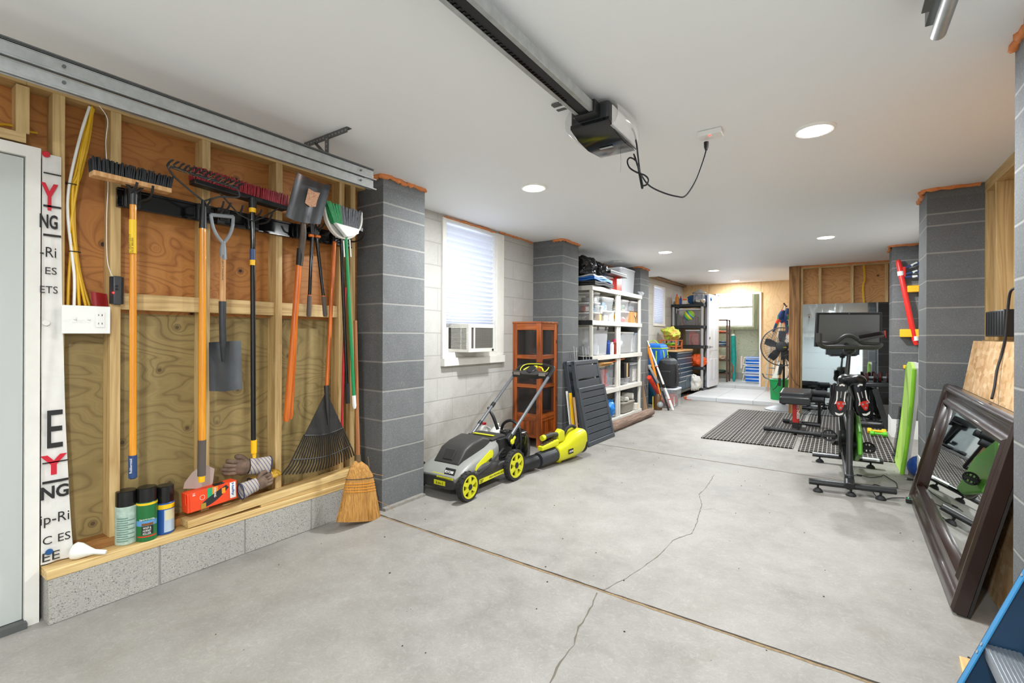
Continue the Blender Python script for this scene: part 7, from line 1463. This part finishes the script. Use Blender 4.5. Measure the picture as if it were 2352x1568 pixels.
for s_, ang in ((-1, 2.4), (1, -.75)):
    h_ = crk + ax_s * (.10 * s_); e_ = h_ + (ax_f * math.cos(ang) + V((0, 0, math.sin(ang)))) * .17
    pl_ = dep(zs0 + .32, 1904, 999) if s_ < 0 else dep(zs0 + .36, 1994, 1028)
    MB().cyl(crk, h_, .02).build('axle', M_blackm, BI); MB().beam(h_, pl_ - ax_s * (.05 * s_), .018, .03).build('crank', M_bk, BI, bevel=.004)
    m = MB().tube([pl_ + ax_s * .045 * math.cos(a) + (ax_f * .5 + V((0, 0, .85))) * .045 * math.sin(a) for a in [2 * pi * k / 16 for k in range(16)]], .008, 7, loop=True)
    for k in (-1, 0, 1): m.tube([pl_ + ax_s * .022 * k - (ax_f * .5 + V((0, 0, .85))) * .04, pl_ + ax_s * .022 * k + (ax_f * .5 + V((0, 0, .85))) * .04], .005, 6)
    m.bx(pl_, (.09, .07, .022), (ax_s, ax_f, V((0, 0, 1)))).build('pedal', M_blackm, BI)
zh = fm.dot(fw) + .03
hb_ = dep(zh, 1951, 800); MB().tube([V((fm.x, fm.y, .5)), hb_ - V((0, 0, .02))], [.026, .016], 12).build('handlebar_post', M_bk, BI); MB().ell(hb_ - V((0, 0, .02)), (.05, .05, .035)).build('handlebar_clamp', M_bk, BI)
def hbp(x, y, dz=0): return dep(zh + dz, x, y)
MB().tube(smooth_path([hbp(1882, 768, -.08), hbp(1881, 782, -.08), hbp(1885, 792, -.07), hbp(1897, 797, -.06), hbp(1920, 797, -.06), hbp(1950, 797, -.06), hbp(1995, 798, -.06), hbp(2015, 797, -.06), hbp(2023, 791, -.03)], 6), .0215, 12).build('handlebar', M_bar, BI)
MB().tube(smooth_path([hbp(1888, 789, -.05), hbp(1908, 788, 0), hbp(1921, 785, 0), hbp(1932, 777, .0), hbp(1941, 772, .0), hbp(1950, 771, .0), hbp(1959, 773, .0), hbp(1970, 780, .0), hbp(1982, 788, .0), hbp(1998, 790, 0), hbp(2021, 790, -.03)], 6), .0185, 12).build('aero_bar', M_bar, BI)
MB().tube([hbp(1882, 765, -.08), hbp(1881, 786, -.08)], .0235, 12).build('bar_end', M_bar, BI)
zm = zh + .16
def mon(px, py, dz=0): return dep(zm + dz, px, py)
A_, B_, C_, D_ = mon(1873, 796), mon(2026, 799), mon(2027, 717), mon(1877, 717); nrm = (B_ - A_).cross(D_ - A_).normalized(); nrm = nrm if nrm.dot(fw) > 0 else -nrm
MB().hexa([A_, B_, B_ + nrm * .03, A_ + nrm * .03, D_, C_, C_ + nrm * .03, D_ + nrm * .03]).build('screen_housing', M_blackm, BI, bevel=.006)
k_ = lambda u, v, o: A_.lerp(B_, u).lerp(D_.lerp(C_, u), v) - nrm * o
MB().hexa([k_(.035, .06, 0), k_(.955, .06, 0), k_(.955, .06, .0015), k_(.035, .06, .0015), k_(.035, .93, 0), k_(.955, .93, 0), k_(.955, .93, .0015), k_(.035, .93, .0015)]).build('screen', mat('screen_reflect', '#5e5e5d', .35, spec=.8), BI)  # grey base colour imitates the room reflected in the dark screen
MB().tube([hb_ + V((0, 0, .0)), k_(.5, .1, -.05)], .022, 10).build('screen_arm', M_bk, BI)
MB().cyl(k_(.49, .965, .002), k_(.49, .965, .0), .004).build('camera_lens', M_steel, BI)
th = thing('phone_tray', 'open black tray with red edge resting on the bike bars in front of the screen', 'tray', dep(zh - .02, 2000, 783))
def ptr(x, y, dz=0): return dep(zh - .02 + dz, x, y)
MB().hexa([ptr(1972, 784), ptr(2032, 773), ptr(2032, 773, .12), ptr(1976, 784, .12), ptr(1972, 779), ptr(2032, 768), ptr(2032, 768, .12), ptr(1976, 779, .12)]).prism([ptr(1972, 770, .08), ptr(2031, 759, .08), ptr(2032, 772, .12), ptr(1974, 783, .12)], V((0, .008, 0))).build('tray', mat('tray_grey', '#45413f', .35), th, bevel=.003)
MB().prism([ptr(2031.5, 759, .06), ptr(2033.5, 760, .02), ptr(2034, 776, -.01), ptr(2032, 776, .03)], (.004, 0, 0)).build('red_edge', mat('red_strip', '#c53524', .4), th)
# cycling shoes hung on the back of the saddle, soles out
def shoe(cx_, lean_, label):
    z_ = zs0 + .10; p_h, p_t = dep(z_, cx_[0], 881), dep(z_ + .02, cx_[1], 957); d = (p_t - p_h).normalized(); n = -fw; s = d.cross(n).normalized(); L_ = (p_t - p_h).length
    th = thing('cycling_shoe', label, 'shoe', p_h)
    W_ = [(.0, .030), (.06, .043), (.25, .042), (.42, .040), (.6, .052), (.78, .062), (.92, .048), (1, .020)]; n_ = 20
    def ring(t_, w_, depth): c = p_h + d * (L_ * t_) - n * .0; return [c + s * (w_ * math.cos(q)) + n * (-depth * .5 + depth * .5 * (math.sin(q) if math.sin(q) < 0 else math.sin(q) * .9)) for q in [2 * pi * k / n_ for k in range(n_)]]
    MB().loft([ring(t_, w_, (.07, .10, .10, .09, .08, .07, .055, .03)[i]) for i, (t_, w_) in enumerate(W_)]).build('upper', M_gloss, th)
    sole = [p_h + d * (L_ * t_) + s * w_ * .93 + n * .002 for t_, w_ in W_] + [p_h + d * (L_ * t_) - s * w_ * .93 + n * .002 for t_, w_ in reversed(W_)]
    MB().prism(sole, n * .004).build('sole', mat('sole_carbon', '#1e1f22', .15), th)
    for sg in (-1, 1): MB().prism([p_h + d * (L_ * t_) + s * (w_ * sg) + n * .007 for t_, w_ in ((.22, .036), (.5, .034), (.62, .046), (.6, .030), (.45, .024), (.24, .027))], n * .001).build('side_accent', M_lblw, th)
    MB().prism([p_h + d * (L_ * t_) + s * w_ + n * .007 for t_, w_ in ((.03, -.022), (-.0, 0), (.03, .022), (.08, .018), (.05, 0), (.08, -.018))], n * .001).build('heel_accent', M_lblw, th); MB().prism([p_h + d * (L_ * t_) + s * w_ + n * .007 for t_, w_ in ((.86, -.034), (.93, -.026), (.96, .0), (.93, .026), (.86, .034), (.90, 0))], n * .001).build('toe_accent', M_lblw, th)
    MB().prism([p_h + d * (L_ * t_) + s * w_ + n * .007 for t_, w_ in ((.54, -.032), (.52, 0), (.54, .032), (.62, .030), (.78, .012), (.80, 0), (.78, -.012), (.62, -.030))], n * .008).build('cleat', mat('cleat_red', '#cf2c1e', .4), th)
    m = MB()
    for t_, w_ in ((.595, -.018), (.595, .018), (.72, 0)): c = p_h + d * (L_ * t_) + s * w_ + n * .015; m.cyl(c, c + n * .003, .008, n=10)
    m.build('cleat_bolts', M_steel, th); text('sole_print', 'SHIMANO', .008, p_h + d * (L_ * .42) + n * .0065 - s * .004, d * -1, s if (d * -1).cross(s).dot(n) > 0 else -s, M_lblw, th, .0006, w=.05)
shoe((1933, 1925), 0, 'left black cycling shoe hung under the bike saddle, red cleat outwards'); shoe((1973, 1990), 0, 'right black cycling shoe hung under the bike saddle, red cleat outwards')
# bike power lead
Q = [(1960, 1092), (1975, 1090), (1998, 1096), (2022, 1094), (2030, 1091), (2045, 1100), (2058, 1108), (2061, 1119)]; P_ = smooth_path([onZ(.008, *p) for p in Q], 6)
tag(MB().bx(onZ(2.303, 1420, 601), (.10, .10, .022)).build('smoke_alarm', M_white, bevel=.004), 'small flat white box on the ceiling above the white shelving', 'smoke alarm')
th = thing('power_adapter', 'black power adapter brick and thin lead on the floor beside the bike', 'power adapter', onZ(0, 2100, 1152)); MB().tube(P_, .003, 6).build('lead', M_blackm, th)
MB().tube(smooth_path([onZ(.006, *p) for p in ((2062, 1120), (2030, 1118), (2008, 1112), (2003, 1122), (2012, 1138), (2030, 1146), (2050, 1143), (2078, 1143))], 6), .003, 6).build('lead', M_blackm, th)
MB().tube([onZ(.008, 1968, 1090), onZ(.008, 1980, 1092)], .007, 8).build('ferrite', M_blackm, th)
a, b = onZ(.018, 2080, 1147), onZ(.018, 2122, 1154); MB().beam(a, b, .055, .030).build('brick', M_black, th, bevel=.005); MB().beam(a.lerp(b, .45) + V((0, 0, .0155)), a.lerp(b, .9) + V((0, 0, .0155)), .014, .0008).build('sticker', M_lblw, th)
MB().cyl(a.lerp(b, .15) + V((0, 0, .015)), a.lerp(b, .15) + V((0, 0, .0165)), .002).build('indicator_light', mat('led_green', '#20ff60', .3, emit=('#20ff60', 10)), th)
th = thing('plug', 'small black two-pin plug lying on the floor near the bodyboard', 'plug', onZ(0, 2090, 1100)); a, b = onZ(.01, 2083, 1099), onZ(.01, 2096, 1101); MB().tube([a, b, onZ(.008, 2108, 1103)], [.011, .008, .003], 8).build('plug_body', M_black, th); MB().beam(a, a + (a - b).normalized() * .02, .012, .004).build('prongs', M_steel, th)

# ---------------------------------------------------------------- dumbbells, small bench and step disc by the third right pillar
def dumbbell(a, b, r, m, label, name='dumbbell', hexn=6, k=.32):
    a, b = V(a), V(b); d = (b - a).normalized(); L_ = (b - a).length; th = thing(name, label, 'dumbbell', V(((a.x + b.x) / 2, (a.y + b.y) / 2, a.z - r)))
    MB().tube([a + d * L_ * .2, b - d * L_ * .2], r * .45, 12).build('handle', m, th)
    for p, q in ((a, a + d * L_ * k * .8), (b - d * L_ * k * .8, b)): MB().lathe(p, d, [(r * .8, 0), (r, (q - p).length * .2), (r, (q - p).length * .8), (r * .8, (q - p).length)], hexn).build('weight_head', m, th, bevel=.006)
a, b = onZ(.055, 1992, 988), onZ(.055, 2036, 992); dumbbell(a, b, .038, mat('db_yellow', '#f1c40f', .4), 'yellow hexagonal dumbbell on the mat tiles at the foot of the pillar')
a, b = onZ(.048, 1998, 993), onZ(.048, 2038, 997); dumbbell(a + V((0, -.03, 0)), b + V((0, -.03, 0)), .032, mat('db_green', '#5fc92e', .4), 'lime green hexagonal dumbbell just in front of the yellow one')
c = onZ(.014, 1992, 975); th = thing('step_disc', 'grey ridged balance disc lying on the mat tiles behind the yellow dumbbell', 'exercise disc', c)
MB().lathe(c, (0, 0, 1), [(.22, 0), (.22, .018), (.19, .03), (.02, .032)], 40).build('disc', mat('disc_grey', '#4b4a49', .6), th); m = MB()
for r in (.19, .16, .13, .10): m.lathe(c + V((0, 0, .03)), (0, 0, 1), [(r - .006, 0), (r - .003, .006), (r, 0)], 36)
m.build('ridges', mat('disc_grey2', '#2e2d2d', .6), th); MB().cyl(c + V((.08, -.05, .033)), c + V((.08, -.05, .037)), .075, n=28).build('foot_pad', mat('disc_pale', '#87888a', .5), th)
IB = thing('incline_bench', 'black flat bench with crossed legs beside the third right pillar', 'bench', (.42, 7.95, .014))
def ib(px, py, Y=7.85): return onY(Y, px, py)
A_, B_ = ib(1985, 888), ib(2046, 890); 
MB().hexa([A_, B_, B_ + V((0, .45, 0)), A_ + V((0, .45, 0)), A_ + V((0, 0, .055)), B_ + V((0, 0, .055)), B_ + V((0, .45, .055)), A_ + V((0, .45, .055))]).build('bench_pad', M_vin, IB, bevel=.012, seg=3)
MB().beam(ib(2010, 893), V((ib(2038, 960).x, 7.80, .02)), .05, .06).beam(ib(2002, 893, 8.1), V((ib(2006, 893).x, 8.3, .02)), .04, .05).beam(V((ib(1992, 950).x, 8.2, .04)), V((ib(2040, 950).x, 8.2, .04)), .05, .05).beam(V((ib(1975, 960).x, 7.85, .035)), V((ib(2040, 960).x, 7.85, .035)), .05, .04).build('leg_frame', M_fr, IB)
def adj(px0, px1, py, r, label):
    a, b = ib(px0, py, 8.0), ib(px1, py, 8.0); a.z = b.z = A_.z + .057 + r; d = (b - a).normalized(); L_ = (b - a).length; th = thing('adjustable_dumbbell', label, 'dumbbell', V(((a.x + b.x) / 2, a.y, A_.z + .056)))
    MB().tube([a, b], .016, 10).build('handle', M_grey, th); n = 5
    for e, dd in ((a, d), (b, -d)):
        for k in range(n): p = e + dd * (L_ * .30 * k / n); MB().lathe(p, dd, [(r * .9, 0), (r, .003), (r, L_ * .045), (r * .9, L_ * .048)], 8).build('weight_plate', (M_blackm, mat('plate_red', '#6b1a1a', .5))[k % 2], th)
adj(1986, 2014, 878, .060, 'adjustable dumbbell with red and black plates at the left end of the flat bench'); adj(2016, 2044, 876, .066, 'adjustable dumbbell with grey and black plates next to the pillar edge')
tag(MB().tube([onZ(.03, 1971, 966), onZ(.25, 1975, 930)], .016, 8).build('blue_roller', mat('cyan_pl', '#2a9ed2', .4)), 'small cyan stick standing on the mats behind the bike', 'stick')
# ---------------------------------------------------------------- items on and beside the right pillars
yp = 7.27
th = thing('pogo_stick', 'long bright red tube hanging slanted in front of the third right pillar', 'toy', onY(yp, 2104, 795)); M_rd = mat('toy_red', '#d8261e', .35)
MB().tube([onY(yp, 2063, 597), onY(yp, 2064, 603), onY(yp, 2101, 780), onY(yp, 2105, 792)], [.018, .028, .028, .022], 14).build('tube', M_rd, th)
for y0_, x0_ in ((627, 2068), (776, 2102)): MB().tube([onY(yp, x0_, y0_ - 4), onY(yp, x0_ + 1, y0_ + 6)], .031, 14).build('clip_band', M_lblw, th)
MB().bx(onY(yp, 2074, 624), (.05, .03, .12)).build('side_lug', M_rd, th, bevel=.006)
for k, (x0_, y0_, x1_, y1_) in enumerate(((2073, 617, 2112, 603), (2080, 629, 2112, 622), (2078, 636, 2112, 634))): MB().tube([onY(yp, x0_, y0_), onY(yp, (x0_ + x1_) / 2, (y0_ + y1_) / 2), onY(yp, x1_, y1_)], .014, 10).build('side_bar', mat('stripe_blue', '#32436f', .4), th); MB().tube([onY(yp, (x0_ + x1_) / 2, (y0_ + y1_) / 2), onY(yp, x1_ - 5, y1_)], .0148, 10).build('side_bar_wrap', M_lblw, th)
for q, lab in ((((2066, 756), (2110, 774)), 'yellow wall hook block low on the third right pillar behind the red tube'), (((2082, 657), (2110, 671)), 'yellow wall hook block high on the third right pillar'), (((2074, 838), (2084, 846)), 'small yellow hook above the green bodyboard')):
    a, b = onY(7.335, *q[0]), onY(7.335, *q[1]); o = MB().box(a.x, b.x, 7.25, 7.343, b.z, a.z).build('wall_hook', mat('hook_yellow', '#f2b61a', .45), bevel=.006); tag(o, lab, 'hook')
# bodyboard leaning behind the second right pillar
BB = thing('bodyboard', 'lime green bodyboard standing upright beside the second right pillar', 'bodyboard', (.50, 5.65, 0)); HB_ = .985
def bbp(u, v, t_=0):
    w_ = .255 * (1 - .10 * v ** 2.2) * (1 if v < .93 else math.sqrt(max(0, 1 - ((v - .93) / .075) ** 2)) * .95 + .05); bow = .045 * (1 - v) ** 2
    return V((.516 + .014 * v - bow + t_, 5.66 - .24 * v + (u - .5) * 2 * w_, .004 + HB_ * v))
MB().grid(lambda u, v: bbp(u, v), 12, 24, (.022, 0, 0)).build('deck', mat('board_green', '#b4de62', .55), BB, ang=50); MB().grid(lambda u, v: bbp(u, v, .023), 12, 24, (.028, 0, 0)).build('slick_bottom', mat('board_white', '#c9c7c2', .5), BB, ang=50)
for s_ in (0, 1): MB().tube([bbp(s_, v / 20, .012) for v in range(20)], .015, 8).build('rail_edge', mat('board_green2', '#8ccf35', .5), BB)
text('board_print', 'X KCU', .05, bbp(.75, .06, -.003), (0, .12, 1), (0, -1, 0), M_ink, BB, .0, w=.38)
pts = []
for i in range(150): v_ = .04 + .52 * i / 150; c = bbp(1.0, v_, -.01); a = i * 1.6; pts.append(c + V((.014 * math.cos(a), .014 * math.sin(a) + .03, 0)))
MB().tube(pts, .0035, 4).build('leash', M_blackm, BB)
tag(MB().ell((.60, 5.33, .10), .095).build('blue_ball', mat('ball_blue', '#173e8c', .4)), 'dark blue ball on the floor behind the bodyboard', 'ball')
# ---------------------------------------------------------------- sheet of chipboard, framed mirror, junction box
t = NT('osb'); v_ = t.n('TexVoronoi', i_Scale=26.0); mp = t.co(scale=(1, 1, .45), rot=(.5, .2, .3)); t.l(mp, v_.inputs['Vector']); v2 = t.n('TexVoronoi', i_Scale=34.0); t.l(t.co(scale=(1, .4, 1), rot=(.9, .1, .2)), v2.inputs['Vector'])
s1 = t.n('SeparateColor'); t.l(v_.outputs['Color'], s1.inputs[0]); s2 = t.n('SeparateColor'); t.l(v2.outputs['Color'], s2.inputs[0]); f_ = t.math('ADD', t.math('MULTIPLY', s1.outputs[0], .5), t.math('MULTIPLY', s2.outputs[0], .5))
t.base(t.ramp(f_, [(.1, '#b98d5c'), (.4, '#cfa472'), (.7, '#dab385'), (.95, '#e6c89d')])).set(rough=.75).bump(f_, .3, .004); M_osb = t.m
xb_, xt_ = .60, .785; o = MB().hexa([(xb_, 2.60, .002), (xb_ + .012, 2.60, .002), (xb_ + .012, 4.53, .002), (xb_, 4.53, .002), (xt_, 2.60, 1.185), (xt_ + .012, 2.60, 1.185), (xt_ + .012, 4.53, 1.185), (xt_, 4.53, 1.185)]).build('chipboard_sheet', M_osb); tag(o, 'sheet of tan chipboard leaning in the right bay behind the framed mirror', 'board')
FM = thing('framed_mirror', 'large mirror in a wide dark brown moulded frame, lying on its side against the chipboard', 'mirror', (.50, 3.7, 0))
B0, B1 = V((.500, 4.615, .004)), V((.468, 2.80, .004)); T0 = onY(4.60, 2207, 893); T0.x = .70; T0.z = .865; UPv = (T0 - B0); UPv.y = 0; Hm = UPv.length; UPv.normalize(); Lm = (B1 - B0).length; Lv = (B1 - B0).normalized(); Nm = UPv.cross(Lv).normalized(); Nm = Nm if Nm.x < 0 else -Nm
t = NT('mahogany'); n_ = t.noise(t.co(scale=(3, 3, 3)), 2, 3, .5); t.base(t.mix(n_, '#20120e', '#2f1b15')).set(rough=.3, coat=.35); M_mah = t.m
prof = [(0, -.0), (0, .045), (.012, .055), (.035, .052), (.050, .036), (.085, .030), (.105, .038), (.118, .050), (.130, .048), (.138, .028), (.150, .020), (.156, .004)]
def mring(w_, h): return [B0 + Lv * w_ + UPv * w_ + Nm * h, B0 + Lv * (Lm - w_) + UPv * w_ + Nm * h, B0 + Lv * (Lm - w_) + UPv * (Hm - w_) + Nm * h, B0 + Lv * w_ + UPv * (Hm - w_) + Nm * h]
R_ = [mring(w_, h) for w_, h in prof]
for k, nm in enumerate(('frame_bottom', 'frame_end', 'frame_top', 'frame_end')):
    j = (k + 1) % 4; m = MB(); a_ = [r[k] for r in R_]; b_ = [r[j] for r in R_]; m.loft([a_, b_], closed=True, caps=True); m.build(nm, M_mah, FM, ang=50)
gl = mring(.150, .016); MB().add(gl + [p - Nm * .006 for p in gl], [(0, 1, 2, 3), (7, 6, 5, 4), (0, 4, 5, 1), (1, 5, 6, 2), (2, 6, 7, 3), (3, 7, 4, 0)]).build('mirror_glass', mat('mirror_clean', '#e2e6e4', .015, 1), FM)
bkp = mring(.0, -.002); MB().prism(bkp, -Nm * .010).build('backing', M_blackm, FM)
JB = thing('junction_box', 'black plastic box fixed to the stud above the chipboard sheet', 'electrical box', (.86, 4.15, 1.22)); a, b = onX(.862, 2294, 773), onX(.862, 2340, 709); MB().box(.80, .868, b.y, a.y, a.z, b.z).build('box', M_black, JB, bevel=.004); m = MB()
for k in range(7): y = b.y + (a.y - b.y) * (k + .5) / 7; m.box(.797, .80, y - .004, y + .004, a.z + .01, b.z - .01)
m.build('cooling_fins', M_black, JB)
tag(MB().tube(smooth_path([onX(.79, 2338, 660), onX(.785, 2322, 668), onX(.785, 2316, 700), onX(.78, 2310, 770), onX(.765, 2300, 815), onX(.74, 2290, 850), onX(.72, 2284, 890), onX(.70, 2278, 915)], 6), .0065, 7).build('hanging_cable', M_blackm), 'black cord hanging down over the chipboard behind the framed mirror', 'cord')
# ---------------------------------------------------------------- step ladder, lower right
LD = thing('step_ladder', 'blue fibreglass step ladder with aluminium steps at the lower right corner', 'ladder', (.33, 2.0, 0)); M_lb = mat('ladder_blue', '#0a3350', .45, var=.08, vs=20); M_lbl = mat('ladder_light', '#2f86bd', .4)
a = dep(1.62, 2200, 1568); b = dep(1.56, 2352, 1300); b.y = a.y + .03; d = (b - a).normalized(); a = a - d * (a.z / d.z); a.z = .004; top = a + d * 1.25; yv_ = V((0, 1, 0)); px_ = d.cross(yv_).normalized(); px_ = px_ if px_.x > 0 else -px_
for dy in (0, -.42):
    o_ = V((0, dy, 0)); m = MB(); A0, A1 = a + o_, top + o_
    m.beam(A0 + px_ * .05, A1 + px_ * .05, .004, .10, px_ if False else yv_.cross(d)).mat(1)
    MB().hexa([A0, A0 + px_ * .105, A0 + px_ * .105 + yv_ * .004, A0 + yv_ * .004, A1, A1 + px_ * .105, A1 + px_ * .105 + yv_ * .004, A1 + yv_ * .004]).build('rail_web', M_lb, LD)
    MB().hexa([A0, A0 + px_ * .004, A0 + px_ * .004 - yv_ * .030, A0 - yv_ * .030, A1, A1 + px_ * .004, A1 + px_ * .004 - yv_ * .030, A1 - yv_ * .030]).hexa([A0 + px_ * .101, A0 + px_ * .105, A0 + px_ * .105 - yv_ * .030, A0 + px_ * .101 - yv_ * .030, A1 + px_ * .101, A1 + px_ * .105, A1 + px_ * .105 - yv_ * .030, A1 + px_ * .101 - yv_ * .030]).build('rail_flange', M_lbl, LD)
for k in range(4):
    c = a + d * (.20 + .30 * k); ax3 = (px_, V((0, 1, 0)), V((0, 0, 1))); x_ = V((1, 0, 0))
    m = MB().box(c.x + .005, c.x + .095, c.y - .415, c.y - .004, c.z - .003, c.z).box(c.x + .005, c.x + .008, c.y - .415, c.y - .004, c.z - .035, c.z)
    for i in range(8): m.box(c.x + .012 + i * .0105, c.x + .017 + i * .0105, c.y - .41, c.y - .006, c.z, c.z + .0025)
    m.build('step', M_alu, LD)
    for dz in (.02, -.01): q = a + d * (.18 + .30 * k + dz) - V((0, .015, 0)); MB().cyl(q - px_ * .001, q - px_ * .003, .006, n=10).build('rivet', M_alu, LD)
p = [onZ(.012, 2203, 1511), onZ(.012, 2228, 1518), onZ(.012, 2222, 1560), onZ(.012, 2212, 1556)]
tag(MB().prism([V((q.x, q.y, .001)) for q in p], (0, 0, .02)).build('wood_scrap', M_board), 'small pale wood offcut on the floor behind the ladder rail', 'wood scrap')
